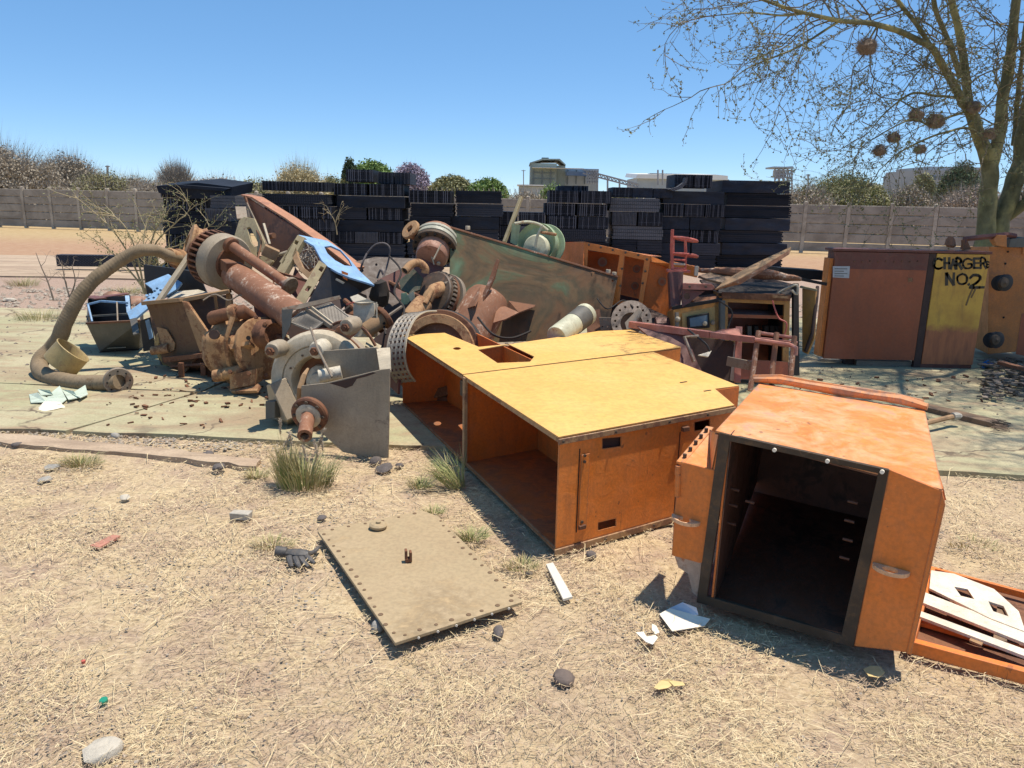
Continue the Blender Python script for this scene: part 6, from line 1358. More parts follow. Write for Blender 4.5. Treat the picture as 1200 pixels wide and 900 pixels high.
mr_=N_.new('ShaderNodeMapRange'); mr_.inputs['From Min'].default_value=zpt+.03; mr_.inputs['From Max'].default_value=zpt+.10; L_.new(ma_.outputs[0],mr_.inputs[0])
n2_=noise_n(t_,map_n(t_,gp_,(6,6,1.2)),3,6,.7); n3_=noise_n(t_,gp_,4,6,.65)
yl_=ramp_n(t_,n3_,[(.3,(.46,.22,.035)),(.6,(.64,.36,.05))]); yl_=mix_n(t_,ramp_n(t_,n2_,[(.52,0),(.75,.7)]),yl_,(.30,.15,.04))
or_=ramp_n(t_,n2_,[(.3,(.24,.08,.035)),(.6,(.42,.14,.05))])
L_.new(mix_n(t_,mr_.outputs[0],or_,yl_),B_.inputs['Base Color']); B_.inputs['Roughness'].default_value=.55; L_.new(bump_n(t_,n3_,.2,.01),B_.inputs['Normal'])
T.part('door_panel',fbx(xm+.02,zbr+.04,xr-.005,zt-.03,Yq,.028),m_ydoor,bevel=.003)
T.part('kick_plate',fbx(xm+.0,zbr-.05,xr-.01,zbr+.035,Yq+.01,.03),m_chard); T.part('side_panel',fbx(xl-.035,zb+.02,xl+.008,zt-.10,Yq+.03,DP-.03),m_or)
T.part('dark_gap_strip',fbx(xm-.055,zbr-.12,xm+.015,zt-.03,Yq+.005,.05),m_dark)  # dark strip standing in for the shaded gap between the two parts
T.part('lower_rail',fbx(xl+.38,zb-.105,xm-.06,zb-.02,Yq+.05,.06),m_steel,bevel=.003)
T.part('lower_rail',fbx(xm+.02,zbr-.05,xm+.5,zbr-.01,Yq+.05,.06),m_steel)
for x0,x1 in ((xl+.28,xl+.38),(xm-.05,xm+.01),(xr-.12,xr-.02)): T.part('foot',fbx(x0,0.01,x1,zb-.0 if x0<xm-.1 else zbr,Yq+.1,.5),m_dark)
T.part('foot_block',MB().obox(D(1077,440,7.7),((1,0,0),(0,1,0),(0,0,1)),(.05,.05,.05)),m_conc,bevel=.006)
T.part('rating_label',MB().slab([D(976,312,Yq-.006),D(996,312,Yq-.006),D(995,326,Yq-.006),D(976,325,Yq-.006)],.003),plain('label_grey',(.42,.42,.42),.5,bump=0))
for i in range(4): T.part('label_line',MB().slab([D(978,314.5+i*2.8,Yq-.009),D(993-(i%2)*4,314.7+i*2.8,Yq-.009),D(993-(i%2)*4,315.5+i*2.8,Yq-.009),D(978,315.3+i*2.8,Yq-.009)],.001),m_slate)
T.part('door_sticker',MB().slab([D(1064,325.5,Yq-.003),D(1069.5,325.5,Yq-.003),D(1069.5,330.5,Yq-.003),D(1064,330.5,Yq-.003)],.002),m_tan)
for i in range(9): T.part('rivet',MB().hexnut(D(1001+i*9.3,306+ (i%2)*.6,Yq-.004),(0,-1,0),.009,.006),m_rust)
# hand-painted lettering as brush strokes
ST={'C':[[(1,.85),(.6,1),(.2,.85),(0,.5),(.15,.12),(.6,0),(1,.12)]],'H':[[(0,1),(0,0)],[(0,.5),(.9,.52)],[(.9,1),(.92,0)]],'A':[[(0,0),(.45,1),(.95,0)],[(.2,.38),(.75,.38)]],
'R':[[(0,0),(0,1),(.6,.98),(.85,.76),(.6,.52),(0,.48)],[(.4,.5),(.95,0)]],'G':[[(1,.85),(.55,1),(.15,.8),(0,.45),(.2,.08),(.6,0),(.95,.15),(.95,.45),(.6,.45)]],'E':[[(.9,1),(0,1),(0,0),(.95,0)],[(0,.52),(.75,.52)]],
'N':[[(0,0),(0,1),(.85,0),(.9,1)]],'O':[[(.5,1),(.1,.8),(0,.5),(.15,.1),(.5,0),(.85,.15),(.95,.5),(.85,.85),(.5,1)]],'.':[[(.4,.0),(.55,.06)]],'2':[[(0,.78),(.3,1),(.75,.95),(.85,.7),(.5,.35),(.0,.02),(1.15,.02)]]}
m_ink=plain('brush_paint_black',(.045,.035,.02),.6,bump=0)
def stroke_letter(ch,x,y,w_,h,th):
    m=MB()
    for s_ in ST[ch]:
        pts=[D(x+p[0]*w_,y-p[1]*h,Yq-.0015) for p in s_]
        if len(s_)>4 : pts=smooth(pts,3)
        for a,b in zip(pts,pts[1:]):
            d_=unit(b-a)*th*.40; m.bar(a-d_,b+d_,.003,th*random.uniform(.8,1.15),up=unit((b-a).cross(V((0,1,0)))))
    return T.part('painted_letter',m,m_ink,smooth=False)
ST['e']=[[(1,.9),(.3,1),(.2,.6),(.9,.5),(.2,.4),(.3,0),(1,.1)]]
for ch,x,y,w_,h,th in (('C',1094.5,315,9.5,12,.021),('H',1107,314.5,6,12,.024),('A',1114.5,315,5.5,11,.019),('R',1120.8,315,6.4,12,.024),('G',1128.3,314.6,10.5,11.5,.019),('E',1141.5,314,7,11,.022),('R',1149.5,314.5,6.2,12,.019),('e',1155.8,313.5,3,7,.014)): stroke_letter(ch,x,y,w_,h,th)
for ch,x,y,w_,h,th in (('N',1109.3,333.5,9.5,13,.027),('O',1121.8,333,12,12,.020),('.',1133,333.5,5,8,.022),('2',1137,337,13.5,14.5,.027)): stroke_letter(ch,x,y,w_,h,th)
m=MB()
for a,b in (((1140,338,Yq-.0015),(1135.5,348,Yq-.0015)),((1135.5,348,Yq-.0015),(1132,358,Yq-.0015)),((1143,339,Yq-.0015),(1138,349,Yq-.0015))): m.bar(D(*a),D(*b),.003,.016,up=unit((D(*b)-D(*a)).cross(V((0,1,0)))))
T.part('paint_run',m,plain('brown_run',(.16,.09,.03),.6,bump=0))

T=Thing('amber_box','amber orange steel box with two dark round rollers at the right edge','steel box',G(1180,425).xy.to_3d())
f=PL(D(1158,290,8.3),D(1200,292,8.2),D(1160,415,8.2))
T.part('body',MB().slab([f(1159,289),f(1240,291),f(1240,408),f(1158,415)],.8),m_orl,bevel=.004)
T.part('dark_recess',MB().slab([f(1197,368)+V((0,-.004,0)),f(1215,360)+V((0,-.004,0)),f(1215,420)+V((0,-.004,0)),f(1190,415)+V((0,-.004,0))],.004),m_char)
T.part('edge_panel',MB().slab([f(1197,288)+V((0,-.02,0)),f(1240,290)+V((0,-.02,0)),f(1240,300)+V((0,-.02,0)),f(1197,298)+V((0,-.02,0))],.02),m_orl)
for x,y in ((1181,295),(1178,309),(1176,372)): T.part('hole',MB().lathe(f(x,y)+V((0,-.003,0)),(0,-1,0),[(0,0),(.012,.001)],8),m_hole)
for x,y,s_ in ((1172,331,9),(1162,398,9)):
    p=D(x+6,y-.5,8.1); q=D(x-7,y+2,7.95); dd=unit(q-p); rl=T.part('roller',MB().lathe(p,dd,[(.05,0),(.05,.05),(s_*.009,.06),(s_*.0092,.13),(.05,.14),(.05,.16)],20),m_rubber)
    T.part('axle_end',MB().lathe(D(x+3,y,7.92),(0.2,-1,0),[(.055,0),(.05,.03),(.02,.035),(0,.05)],14),m_bolt,parent=rl); T.part('hub',MB().lathe(D(x+4,y,7.98),(0.2,-1,0),[(.085,0),(.088,.03),(.055,.05)],22),m_rubber,parent=rl)
T=Thing('rusty_bracket_rail','bent rusty red rail lying on top between charger cabinet and tree trunk','steel rail',D(1155,290,8.2))
T.part('rail',MB().tube([D(1129,292,8.1),D(1131,280,8.1),D(1150,278,8.1),D(1180,275,8.2),D(1190,277,8.2)],.03,6),m_maroon); T.part('rail_plate',MB().slab([D(1128,281,8.08),D(1133,280,8.08),D(1138,292,8.06),D(1129,293,8.06)],.03),m_rust)
T.part('block',MB().slab([D(1164,281,8.1),D(1170,275,8.1),D(1180,276,8.1),D(1180,290,8.1),D(1168,288,8.1)],.08),m_orl,bevel=.004); T.part('block',MB().slab([D(1184,280,8.15),D(1204,278,8.15),D(1204,290,8.15),D(1182,290,8.15)],.2),m_slate,bevel=.004)
single('pinkish_lump',MB().lathe(D(1113,290,8.2),(0,0,1),[(.03,0),(.05,.03),(.04,.08),(.02,.11),(0,.11)],9).wob(.02,12),m_rustp,'small pinkish bolt-like lump on top of the charger cabinet','bolt')

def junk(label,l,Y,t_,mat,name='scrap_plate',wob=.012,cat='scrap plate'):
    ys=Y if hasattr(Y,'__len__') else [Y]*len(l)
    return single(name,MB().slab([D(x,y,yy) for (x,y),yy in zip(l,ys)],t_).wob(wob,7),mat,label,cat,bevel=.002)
junk('dark filler plate added in the shadowed gap under the slotted blue-topped frame',[(296,345),(345,352),(338,392),(300,380)],[7.0,6.9,6.7,6.8],.02,m_maroon)  # filler added to darken a shadowed gap in the heap
junk('brown bent plate behind the white metal box',[(402,335),(430,345),(428,372),(404,366)],[6.9,6.8,6.6,6.7],.02,m_rust)
junk('dark filler sheet added in the gap below the flanged pipe stub',[(436,398),(462,380),(464,440),(440,440)],[6.0,6.1,5.9,5.9],.02,m_dark)  # filler added to keep this gap of the heap dark
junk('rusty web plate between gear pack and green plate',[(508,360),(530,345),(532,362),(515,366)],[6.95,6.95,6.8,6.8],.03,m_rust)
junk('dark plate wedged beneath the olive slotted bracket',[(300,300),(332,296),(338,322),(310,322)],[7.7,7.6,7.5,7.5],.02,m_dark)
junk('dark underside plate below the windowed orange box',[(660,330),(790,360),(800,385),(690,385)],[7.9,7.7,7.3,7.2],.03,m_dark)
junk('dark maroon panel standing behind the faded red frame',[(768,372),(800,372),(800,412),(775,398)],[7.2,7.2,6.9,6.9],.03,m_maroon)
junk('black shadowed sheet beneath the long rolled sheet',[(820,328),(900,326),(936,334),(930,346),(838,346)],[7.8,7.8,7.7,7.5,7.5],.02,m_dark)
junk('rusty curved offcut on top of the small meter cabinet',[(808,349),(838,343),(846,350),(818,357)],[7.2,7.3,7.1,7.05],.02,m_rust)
junk('dark plate added behind the drilled ring flange to darken its openings',[(722,366),(762,366),(764,392),(720,392)],[6.95,6.95,6.9,6.9],.03,m_dark)  # added backing, hides the bright slab behind the flange openings
junk('dark plate added behind the maroon arm gusset to darken its hole',[(798,338),(842,340),(840,366),(800,364)],[7.35,7.35,7.3,7.3],.03,m_dark)  # added backing so the gusset hole looks dark
for (a_,b_,r_,mt,lab) in (((404,352,6.6),(452,392,6.2),.022,m_rust,'slim rusty pipe crossing under the white metal box'),((455,330,7.0),(500,352,6.6),.02,m_rust,'thin rusty rod crossing the maroon slanting plate'),((300,385,6.5),(345,402,6.0),.02,m_rust,'rusty rod lying between casting and grey pump'),((322,300,7.3),(347,292,7.3),.015,m_greyl,'short pale rod by the olive bracket lug')):
    single('scrap_rod',MB().tube([D(*a_),D(*b_)],r_,8),mt,lab,'rod')

# loose cables and wires draped over the heap
for pp,r_,mt,lab in (
 ([(395,372,6.3),(408,360,6.5),(425,352,6.6),(446,372,6.3),(452,392,6.0)],.008,m_black,'thin black cable curling round the white metal box'),
 ([(456,300,7.2),(470,318,6.9),(462,342,6.7),(474,362,6.4),(468,380,6.2)],.009,m_black,'black cable hanging down left of the pipe elbow'),
 ([(296,262,7.7),(306,282,7.5),(303,305,7.3),(318,320,7.1),(322,345,6.9)],.008,m_rust,'rusty wire drooping from the orange channel to the thin pipe'),
 ([(238,352,6.7),(252,345,6.75),(268,352,6.7),(282,346,6.7),(300,352,6.6)],.007,m_steel,'grey wire lying over the rusty housing and casting'),
 ([(560,372,6.3),(578,392,6.1),(600,396,6.2),(622,388,6.3)],.010,m_black,'black hose piece lying at the foot of the finned cone'),
 ([(700,350,7.0),(712,362,6.8),(730,352,6.9),(742,360,6.8)],.007,m_black,'black wire looping above the drilled flange'),
 ([(842,352,6.8),(858,366,6.75),(852,392,6.7),(868,412,6.6)],.008,m_black,'black cable hanging across the yellow framed cabinet'),
 ([(905,352,6.8),(912,372,6.75),(922,380,6.7),(916,402,6.7)],.007,m_red,'red wire hanging from the top right of the yellow framed cabinet')):
    single('loose_cable',MB().tube(smooth([D(*p) for p in pp],6),r_,6),mt,lab,'cable')
# broken bits fallen round the heap
mb=MB()
for k in range(170):
    x,y=random.choice([(random.uniform(150,330),random.uniform(440,480)),(random.uniform(100,460),random.uniform(425,500)),(random.uniform(930,1190),random.uniform(440,470))])
    c=G(x,y,random.uniform(.026,.035)); a=random.uniform(0,3.14); sz=random.uniform(.005,.03)
    mb.obox(c,((math.cos(a),math.sin(a),random.uniform(-.3,.3)),(-math.sin(a),math.cos(a),0),(0,0,1)),(sz,sz*random.uniform(.15,.7),random.uniform(.002,.008)))
single('scrap_bits',mb,m_rust,kind='stuff',label='small rusty bits and flakes scattered on the slab round the heap',cat='scrap bits',smooth=False)
# ================================================================== SMALL THINGS ON THE GROUND
# slatted tray right of the tipped box
T=Thing('slatted_tray','low orange steel tray with white painted slats lying at the right edge','slatted frame',G(1140,740).xy.to_3d())
zt_=.05
def gz_(l,z=zt_): return [G(x,y,z) for x,y in l]
def rail(a,b,w_,h,mat,name='rail',z=zt_,za=None): return T.part(name,MB().bar(G(*a,z),G(*b,z if za is None else za),w_,h),mat,bevel=.003)
rail((1066,756),(1215,796),.035,.05,m_box,z=.03); rail((1078,728),(1215,768),.05,.02,m_box,z=.03)
rail((1091,671),(1066,756),.03,.05,m_box,z=.035); rail((1088,667),(1230,705),.02,.03,m_box,z=.045)
def slat(l,z): T.part('slat',MB().slab([G(x,y,z) for x,y in l],.012,toward=(1,2,9)),m_slat,bevel=.002)
T.part('slat',MB().slab([G(x,y,.075) for x,y in ((1091,668),(1118,672),(1165,690),(1194,716),(1202,740),(1160,724),(1089,689))],.012,holes=[[G(x,y,.075) for x,y in q] for q in (((1118,687),(1134,690),(1142,702),(1126,698)),((1158,704),(1176,710),(1182,722),(1164,716)))],toward=(1,2,9)),m_slat,bevel=.002)
slat([(1084,694),(1215,745),(1215,759),(1081,706)],.07)
slat([(1079,716),(1215,766),(1215,774),(1077,722)],.068)
T.part('cross_strip',MB().slab(gz_([(1120,700),(1148,712),(1140,724),(1112,712)],.06),.008,toward=(1,2,9)),m_box); T.part('cross_strip',MB().slab(gz_([(1170,700),(1184,706),(1180,752),(1164,748)],.058),.008,toward=(1,2,9)),m_wood)
T.part('tray_floor',MB().slab(gz_([(1068,757),(1215,796),(1230,706),(1092,669)],.012),.006,toward=(1,2,9)),m_rust)
T.part('stub_slat',MB().slab([G(x,y,.06) for x,y in ((1140,742),(1158,746),(1150,756),(1136,750))],.008,toward=(1,2,9)),m_tand)

# aluminium strip, papers, leaves
single('metal_strip',MB().slab([G(640,661,.02),G(648,659,.022),G(671,699,.02),G(660,702,.02)],.01,toward=(0,3,9)),m_alu,'pale flat aluminium strip on the straw below the corner of the orange cabinet','metal strip')
T=Thing('paper_sheets','crumpled white papers lying by the lower left corner of the tipped orange box','papers',G(800,722).xy.to_3d())
T.part('sheet',MB().slab([G(773,719,.02),G(785,712,.035),G(832,725,.02),G(826,733,.01),G(788,740,.02)],.003,toward=(0,3,9)).wob(.006,20),m_paper)
T.part('sheet',MB().slab([G(786,713,.02),G(800,706,.045),G(815,712,.05),(G(818,720,.03)),G(798,722,.015)],.003,toward=(0,3,9)).wob(.008,20),plain('bluish_paper',(.55,.55,.58),.9,var=.1))
for l,lab in (([(745,741),(754,740),(758,746),(768,744),(771,747),(765,755),(757,752)],'small torn white paper scrap left of the crumpled papers'),([(764,731),(769,733),(773,741),(768,743),(764,738)],'narrow torn white paper scrap between the larger papers')):
    single('paper_scrap',MB().slab([G(x,y,random.uniform(.012,.03)) for x,y in l],.003,toward=(0,3,9)),m_paper,lab,'paper scrap')
m_yl=plain('dry_yellow_leaf',(.62,.46,.2),.8)
for l,lab in (([(766,806),(774,797),(784,795),(792,800),(783,806),(772,808)],'dry yellow leaf curled on the straw below the torn papers'),([(1012,784),(1020,780),(1032,781),(1037,788),(1030,794),(1018,792)],'round dry yellow leaf below the tipped orange box'),([(783,797),(800,799),(803,803),(790,804)],'thin dry leaf tip beside the curled yellow leaf')):
    single('dry_leaf',MB().slab([G(x,y,random.uniform(.008,.025)) for x,y in l],.002,toward=(0,3,9)),m_yl,lab,'leaf')
# work glove
T=Thing('work_glove','dark grey work glove lying palm down left of the khaki plate','glove',G(352,653).xy.to_3d())
m_glove=painted('grey_glove_cloth',(.07,.068,.066),rust=(.14,.12,.1),wear=.3,scale=22,dirtamt=.5)
gl=MB()
z_=.022
gl.tube([G(333,647,.014),G(340,648,.018),G(350,649,.020),G(359,649,.018),G(364,648,.012)],[.018,.026,.032,.028,.012],12)
for a,b,c_ in (((339,652),(340,658),(342,664)),((346,653),(349,660),(352,665)),((353,653),(357,659),(361,664)),((359,651),(364,656),(369,660)),((361,648),(368,646),(374,641))):
    gl.tube([G(*a,.018),G(*b,.017),G(*c_,.010)],[.015,.013,.008],8)
for p in gl.v: p.z=max(.004,p.z*.8)
T.part('glove_body',gl.wob(.003,40),m_glove); T.part('cuff',MB().lathe(G(334,647,.018),unit(G(326,646,.02)-G(338,647,.02)),[(.018,-.01),(.024,.0),(.026,.04),(.022,.04)],12),m_glove)
# stones and bits
def rock(x,y,px,h,mat,label,name='stone',cat='stone',sq=1.0,seed=0,elong=0):
    c=G(x,y); r=px*M(c.length); m=MB(); m.lathe(c+V((0,0,-.15*h)),(0,0,1),[(0,-.0),(r*.9,.0),(r,h*.35),(r*.8,h*.8),(r*.35,h*1.02),(0,h)],12)
    for p in m.v:
        d=p-c; p.y=c.y+d.y*sq
        a=elong; dx=p.x-c.x; dy=p.y-c.y; p.x=c.x+dx*math.cos(a)-dy*math.sin(a); p.y=c.y+dx*math.sin(a)+dy*math.cos(a)
    m.wob(min(.02,r*.35),9,seed).wob(min(.008,r*.2),35,seed); return single(name,m,mat,label,cat,ang=50)
m_palest=plain('pale_stone',(.50,.45,.36),.95,var=.15,scale=25,bump=.5)
rock(122,880,23,.035,m_palest,'rounded pale flat stone at the bottom left of the straw',seed=3)
rock(662,796,16,.03,plain('brown_slab_stone',(.15,.115,.095),.95,bump=.5),'dark brown flat stone in the straw below the khaki plate',seed=8)
rock(443,735,8,.03,m_stone,'grey stone half under the left edge of the khaki plate',seed=5,sq=1.3)
rock(584,741,8,.022,m_stoned,'dark flat stone right of the khaki plate tip',seed=6,sq=1.6)
rock(693,652,7,.03,m_stoned,'grey black stone at the foot of the orange cabinet front',seed=9)
rock(450,550,11,.03,m_stoned,'dark stone lying right of the tall grass tuft',seed=11); rock(440,543,7,.04,m_stoned,'small black stone touching the pump bracket plate',seed=12); rock(468,546,5,.02,m_stoned,'tiny dark stone right of the grass tuft stone',seed=14)
rock(377,608,6,.015,m_stoned,'small dark chip near the top left corner of the khaki plate',seed=15)
rock(20,522,5,.02,m_stoned,'small dark stone on the kerb strip at far left',seed=16); rock(60,548,8,.02,m_stone,'light grey stone below the kerb strip at left',seed=17); rock(52,562,6,.015,m_stone,'small grey stone below the light grey stone at left',seed=18)
rock(146,583,6,.015,m_palest,'pale chip in the straw under the kerb strip middle',seed=19); rock(242,533,7,.02,m_stoned,'dark stone on the kerb strip middle',seed=20); rock(258,549,7,.03,m_stoned,'dark stone under the right end of the kerb strip',seed=21)
rock(135,512,5,.03,m_stone,'small grey stone standing in the soil gap before the slab',seed=22); rock(620,672,5,.01,m_stoned,'small dark chip left of the aluminium strip',seed=23)
rock(120,365,7,.10,painted('red_rubble',(.34,.17,.10),rust=(.3,.2,.14),wear=.4,scale=8),'reddish lump of rubble behind the slate box',seed=30)
rock(133,352,11,.16,painted('red_rubble',(.3,.2,.1)),'larger reddish rubble lump behind the ribbed hose',seed=31); rock(160,356,12,.13,painted('red_rubble',(.3,.2,.1)),'broad reddish rubble heap left of the blue-black sheet',seed=32)
rock(130,368,7,.09,m_palest,'pale rubble lump before the reddish ones',seed=33)
rock(12,352,6,.05,m_palest,'pale stone on the rubble strip at the far left',seed=35)
c=G(283,608); single('brick_piece',MB().box((c.x,c.y,.02),(.10,.055,.04),-.1).wob(.004,30),m_conc,'small grey broken brick piece in the straw left of the glove','brick piece',bevel=.004)
c=G(124,635); single('clay_chip',MB().box((c.x,c.y,.0),(.05,.13,.014),-.3).wob(.006,25),plain('terracotta',(.42,.19,.13),.9,bump=.4),'flat reddish clay chip in the straw on the left','clay chip',bevel=.002)
c=G(122,823); single('bottle_cap',MB().lathe(c+V((0,0,.0)),(0,-.2,1),[(.012,0),(.013,.012),(.010,.015),(0,.015)],16),plain('green_cap',(.02,.25,.15),.4,bump=0),'tiny green bottle cap above the pale flat stone','bottle cap')
c=G(98,777); single('plastic_bit',MB().lathe(c,(0,0,1),[(.007,0),(.007,.01),(0,.011)],10),m_red,'tiny red plastic bit in the straw on the left','plastic bit')
# brush-like plank and stick on the slab at right
T=Thing('worn_plank','dark brown worn plank with frayed end lying on the slab right of the tipped box','plank',G(1140,495).xy.to_3d())
T.part('board',MB().bar(G(1078,476,.04),G(1166,497,.04),.13,.05).wob(.01,6),m_wood,bevel=.004)
m=MB()
for k in range(40):
    p=G(1163+random.uniform(-3,5),496+random.uniform(-5,5),random.uniform(.02,.07)); m.bar(p,p+V((random.uniform(.05,.11),random.uniform(-.06,0),random.uniform(-.02,0))),.008,.004)
T.part('frayed_end',m,m_wood,kind='stuff',smooth=False)
T=Thing('pale_stick','short pale stick with white knob lying across the dark plank','stick',G(1105,490).xy.to_3d())
T.part('stick',MB().tube([G(1076,498,.09),G(1100,492,.1),G(1122,487,.1)],.02,8),m_tand); T.part('knob',MB().lathe(G(1119,488,.10),(1,.3,0),[(0,-.03),(.03,-.02),(.035,.02),(.02,.05),(0,.055)],10).wob(.01,15),m_conc)
T=Thing('cloth_scrap','small blue cloth scrap lying beside the foot of the charger cabinet','cloth scrap',G(1155,428).xy.to_3d()); T.part('cloth',MB().slab([G(1148,424,.06),G(1158,421,.1),G(1164,427,.05),G(1152,430,.04)],.02,toward=(0,5,9)).wob(.03,9),plain('bright_blue_cloth',(.05,.25,.62),.7))
# rubble heap right of the charger cabinet: countless slate-like bits
m_rub=painted('burnt_rubble',(.15,.12,.09),rust=(.3,.23,.17),wear=.45,scale=14)
mb=MB()
for k in range(520):
    x=random.uniform(1150,1235); y=random.uniform(420,470)-(x-1150)*.0; 
    if random.random()<(y-432)/45: continue
    c=G(x,y,random.uniform(.01,.09)); a=random.uniform(0,3.14); t_=random.uniform(-.4,.4)
    mb.obox(c,((math.cos(a),math.sin(a),t_*.5),(-math.sin(a),math.cos(a),0),(-t_*.5,0,1)),(random.uniform(.012,.06),random.uniform(.01,.03),random.uniform(.003,.01)))
single('rubble',mb,m_rub,kind='stuff',label='loose burnt slate-like rubble under the amber box',cat='rubble',loc=G(1180,445),smooth=False)
single('loose_board',MB().bar(G(1172,425,.12),G(1215,436,.12),.07,.03),m_rustp,'pinkish board end on the rubble under the amber box','board')
single('flat_lath',MB().bar(G(960,421,.03),G(1006,424,.03),.10,.03),m_conc,'pale concrete lath lying left under the charger cabinet','lath')

# ================================================================== STRAW, GRAVEL, LITTER (nobody could count them)
def free(x,y):
    """keep straw off things that lie flat"""
    return True
m_straw=leafmat('straw_pale',(.50,.38,.20),(.74,.61,.37),.8,16); m_straw2=leafmat('straw_brown',(.32,.225,.145),(.52,.39,.26),.85,12)
def zone(n,y0,y1,p=1.6):
    y=y0+(y1-y0)*rng.random(n)**p; x=rng.uniform(-1,1,n)*(y*.74+.35); return x,y
def dens(x,y,s,seed):
    return np.array([mnoise.noise(V((a*s,b*s,seed))) for a,b in zip(x,y)])
cabc=[cab(0,0,0),cab(W1,0,0),cab(W1,L2,0),cab(0,L2,0)]
def inside(x,y,poly):
    r=np.ones(len(x),bool); n=len(poly); area=0
    for i in range(n): a,b=poly[i],poly[(i+1)%n]; area+=a.x*b.y-b.x*a.y
    sg=1 if area>0 else -1
    for i in range(n):
        a,b=poly[i],poly[(i+1)%n]; r&=(((b.x-a.x)*(y-a.y)-(b.y-a.y)*(x-a.x))*sg>0)
    return r
boxp=[V((BLo.x,BLo.y,0)),V((BRo.x,BRo.y,0)),V((BRo.x+dv.x,BRo.y+dv.y,0)),V((BLo.x+dv.x,BLo.y+dv.y,0))]
trayp=[G(1068,757),G(1215,796),G(1230,706),G(1092,669)]
def mask(x,y,extra=0):
    fe=5.06-.07*(x+3.5)-.02*np.maximum(0,x)
    k=(y<fe-.02)
    kz=inside(x,y,[G(-160,513),G(298,549),G(306,536),G(-160,500)]); k&=~(kz&(rng.random(len(x))<.93))
    for pg in ([pa,pb,pc,pd],cabc,boxp,trayp): k&=~inside(x,y,pg)
    return k
def straws(n,L0,L1,wd_,mat,name,y0=1.35,y1=5.2,thr=-.25,lift=.02,sc=2.2,seed=1,p=1.6,flatness=1.):
    x,y=zone(n,y0,y1,p); k=mask(x,y); x,y=x[k],y[k]; d=dens(x,y,sc,seed); k=rng.random(len(x))<np.clip((d-thr)*2.2,.06,1); x,y=x[k],y[k]; n=len(x)
    # drifting direction with jitter
    th=rng.uniform(0,np.pi*2,n)*.7+ .35*np.array([mnoise.noise(V((a*.8,b*.8,9))) for a,b in zip(x,y)])*6
    L_=rng.uniform(L0,L1,n)*(.6+.15*y); dirv=np.stack([np.cos(th),np.sin(th),rng.normal(0,.16,n)*flatness],1); sd_=np.stack([-np.sin(th),np.cos(th),rng.normal(0,.3,n)],1)
    P0=np.stack([x,y,rng.uniform(.0,lift,n)],1); wv_=wd_*rng.uniform(.6,1.4,n)*(.5+.2*y)
    mid=P0+dirv*(L_/2)[:,None]+np.stack([rng.normal(0,.08,n)*L_,rng.normal(0,.08,n)*L_,rng.uniform(0,.12,n)*L_],1); end=P0+dirv*L_[:,None]+sd_*(rng.normal(0,.15,n)*L_)[:,None]; 
    for A_ in (mid,end): A_[:,2]=np.maximum(A_[:,2],.0)
    w3=sd_*wv_[:,None]*.5
    P=np.concatenate([np.stack([P0-w3,P0+w3,mid+w3],1),np.stack([P0-w3,mid+w3,mid-w3],1),np.stack([mid-w3,mid+w3,end],1)])
    o=link(name,tri_mesh(name,P,mat)); tag(o,kind='stuff'); return o
o=straws(95000,.012,.05,.0017,m_straw,'straw',seed=1,thr=-.22,lift=.010,flatness=.4); tag(o,'pale dry straw scattered over the ground in front','straw')
o=straws(70000,.012,.05,.0018,m_straw2,'straw',seed=5,thr=-.35,sc=1.6,lift=.009,flatness=.4); tag(o,'brown dead grass stems matted on the ground in front','straw')
o=straws(3000,.08,.22,.0018,m_straw,'straw',seed=7,thr=-.5,lift=.014,flatness=.3); tag(o,'long single pale straws lying across the ground in front','straw')
# gravel
def gravel(n,r0,r1,mat,label,y0=1.4,y1=5.3,thr=0.,seed=3,xs=None,msk=True,p=1.4,z=0):
    x,y=zone(n,y0,y1,p) if xs is None else xs
    if msk: k=mask(x,y); x,y=x[k],y[k]
    d=dens(x,y,1.7,seed); k=rng.random(len(x))<np.clip((d-thr)*2.5,.05,1); x,y=x[k],y[k]; n=len(x)
    V8=np.array([(1,0,0),(0,1,0),(-1,0,0),(0,-1,0),(0,0,1),(.7,.7,.5),(-.7,.6,.5)],float); F=np.array([(0,5,4),(5,1,4),(1,6,4),(6,2,4),(2,3,4),(3,0,4),(0,1,5),(1,2,6)])
    r=rng.uniform(r0,r1,n)*(.6+.12*y); s_=r[:,None,None]*rng.uniform(.6,1.3,(n,1,3))*np.array([1,1,.7]); a=rng.uniform(0,6.28,n)
    VV=V8[None]*s_; VV=VV*(1+rng.normal(0,.15,(n,7,1)))
    ca_,sa_=np.cos(a)[:,None],np.sin(a)[:,None]; X_=VV[:,:,0]*ca_-VV[:,:,1]*sa_; Y_=VV[:,:,0]*sa_+VV[:,:,1]*ca_
    W_=np.stack([X_+x[:,None],Y_+y[:,None],VV[:,:,2]+z],2); P=W_[:,F].reshape(-1,3,3)
    o=link('gravel',tri_mesh('gravel',P,mat)); tag(o,label,'gravel',kind='stuff'); return o
m_gr=leafmat('gravel_mix',(.20,.16,.12),(.46,.40,.32),.95,40); m_gr2=leafmat('gravel_dark',(.10,.08,.07),(.22,.18,.15),.95,40)
gravel(14000,.002,.008,m_gr,'small pale gravel bits among the straw',thr=-.15); gravel(2600,.002,.006,m_gr2,'small dark gravel bits among the straw',thr=-.1,seed=11)
xx=rng.uniform(-9,6,5000); yy=rng.uniform(10.8,13.5,5000); gravel(0,.006,.02,m_gr,'broken rubble bits on the strip behind the slab',xs=(xx,yy),msk=False,thr=-.3)
xx=rng.uniform(-8,7,2600); yy=rng.uniform(5.2,10,2600); gravel(0,.003,.012,m_gr2,'dirt crumbs scattered on the slab',xs=(xx,yy),msk=False,thr=-.3,z=.02)
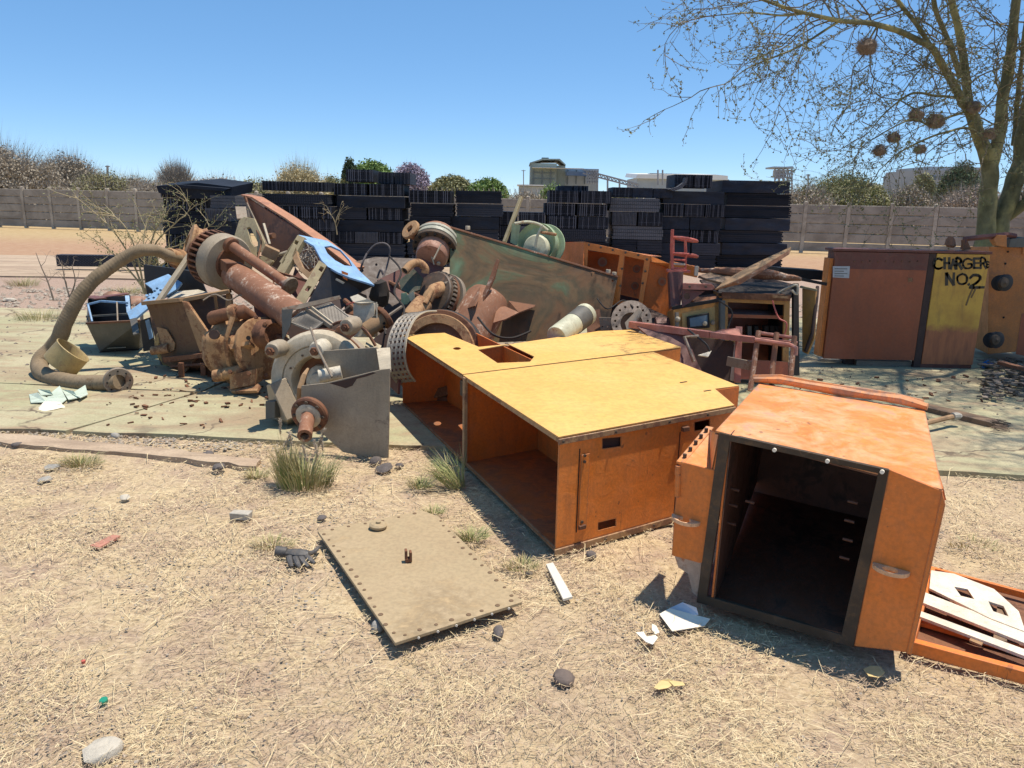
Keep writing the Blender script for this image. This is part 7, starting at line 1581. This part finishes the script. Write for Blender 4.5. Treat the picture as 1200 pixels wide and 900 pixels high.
xx=rng.uniform(-5.5,-1.5,1500); yy=rng.uniform(4.75,5.2,1500); gravel(0,.004,.014,m_gr,'crumbled soil in the gap between kerb strip and slab',xs=(xx,yy),msk=False,thr=-.4,z=.0)
# soil along the slab edge on the right
# grass tufts
m_gg=leafmat('green_grass',(.16,.20,.06),(.34,.34,.13),.7,6); m_gd=leafmat('drying_grass',(.34,.28,.12),(.58,.48,.26),.7,6); m_head=leafmat('seed_head',(.42,.35,.26),(.6,.5,.38),.9,8)
def tuft(cx,cy,rad,n,h,mats,label,lean=(0,0),heads=0,name='grass_tuft',spread=1.0,grp=None):
    c=G(cx,cy); T=Thing(name,label,'grass tuft',c,grp)
    for mi,(mt,fr_) in enumerate(mats):
        k=int(n*fr_); a=rng.uniform(0,6.28,k); r=rad*np.sqrt(rng.random(k)); b=np.stack([r*np.cos(a),r*np.sin(a)*.6,np.zeros(k)],1)
        out=np.stack([np.cos(a)*rng.uniform(.1,.8,k)*spread+lean[0],np.sin(a)*rng.uniform(.1,.7,k)*spread+lean[1],np.ones(k)],1); out/=np.linalg.norm(out,axis=1)[:,None]
        H=h*rng.uniform(.45,1.1,k)[:,None]; m1=b+out*H*.5; e=b+out*H; e[:,2]-=H[:,0]*rng.uniform(0,.35,k); e[:,:2]+=out[:,:2]*H*.35
        s_=np.stack([-np.sin(a+.6),np.cos(a+.6),np.zeros(k)],1)*.0017
        P=np.concatenate([np.stack([b-s_,b+s_,m1+s_],1),np.stack([b-s_,m1+s_,m1-s_],1),np.stack([m1-s_,m1+s_,e],1)])
        tag(link('blades',tri_mesh('blades',P,mt),parent=T.o),kind='stuff')
    for j in range(heads):
        a=random.uniform(0,6.28); p=V((math.cos(a)*rad*.8,math.sin(a)*rad*.4,h*random.uniform(.55,1.0))); q=p+V((random.uniform(-.03,.04)*1.2,0,random.uniform(.07,.11)))
        m=MB(); m.tube([V((p.x*.3,p.y*.3,0)),p],.0014,4)
        link('stem',m.mesh('stem',m_gd),parent=T.o)
        k=260; t_=rng.random((k,1)); cpt=np.array(tuple(p))+(np.array(tuple(q))-np.array(tuple(p)))*t_; d=rng.normal(size=(k,3)); d/=np.linalg.norm(d,axis=1)[:,None]; s_=rng.normal(size=(k,3))*.0010
        P=np.stack([cpt-s_,cpt+s_,cpt+d*np.array([.014,.014,.006])+np.array([0,0,.012])],1); tag(link('seed_head',tri_mesh('seed_head',P,m_head),parent=T.o),kind='stuff')
tuft(357,571,.15,560,.25,((m_gg,.5),(m_gd,.5)),'tall green grass tuft with fluffy seed heads in front of the grey pump',heads=6,spread=.85)
tuft(338,566,.06,220,.34,((m_gd,.8),(m_gg,.2)),'dry upright grass clump at the left side of the tall green tuft',heads=2,spread=.4)
tuft(535,572,.05,170,.27,((m_gg,.75),(m_gd,.25)),'green grass tuft leaning left against the open side of the orange cabinet',lean=(-.7,.1))
tuft(520,560,.05,90,.18,((m_gg,.8),(m_gd,.2)),'smaller green tuft beside the leaning tuft at the orange cabinet',lean=(-.3,0))
for x,y,r,n,h,lab in ((552,632,.07,220,.08,'short pale green tuft by the upper right corner of the khaki plate'),(492,572,.06,160,.09,'short green tuft left of the orange cabinet shadow'),(508,602,.05,120,.06,'tiny green tuft just above the khaki plate corner'),(95,545,.12,300,.09,'dry yellow tuft under the kerb strip at left'),(320,640,.1,160,.06,'low dry yellow tuft left of the glove'),
    (610,665,.08,160,.06,'low dry tuft above the khaki plate right tip'),(300,560,.07,160,.08,'dry tuft at the right end of the kerb strip'),(1140,640,.12,130,.05,'low dry tuft behind the slatted tray')):
    tuft(x,y,r,n,h,((m_gd,.75),(m_gg,.25)) if 'green' not in lab else ((m_gg,.7),(m_gd,.3)),lab,spread=1.8)
for x,y,lab in ((27,335,'small grey green tuft on the far kerb edge at the left'),(45,376,'small tuft growing on the rubble strip at the left'),(150,345,'grey tuft by the rubble behind the ribbed hose')):
    tuft(x,y,.28,300,.22,((m_gd,.6),(m_gg,.4)),lab,spread=1.4)
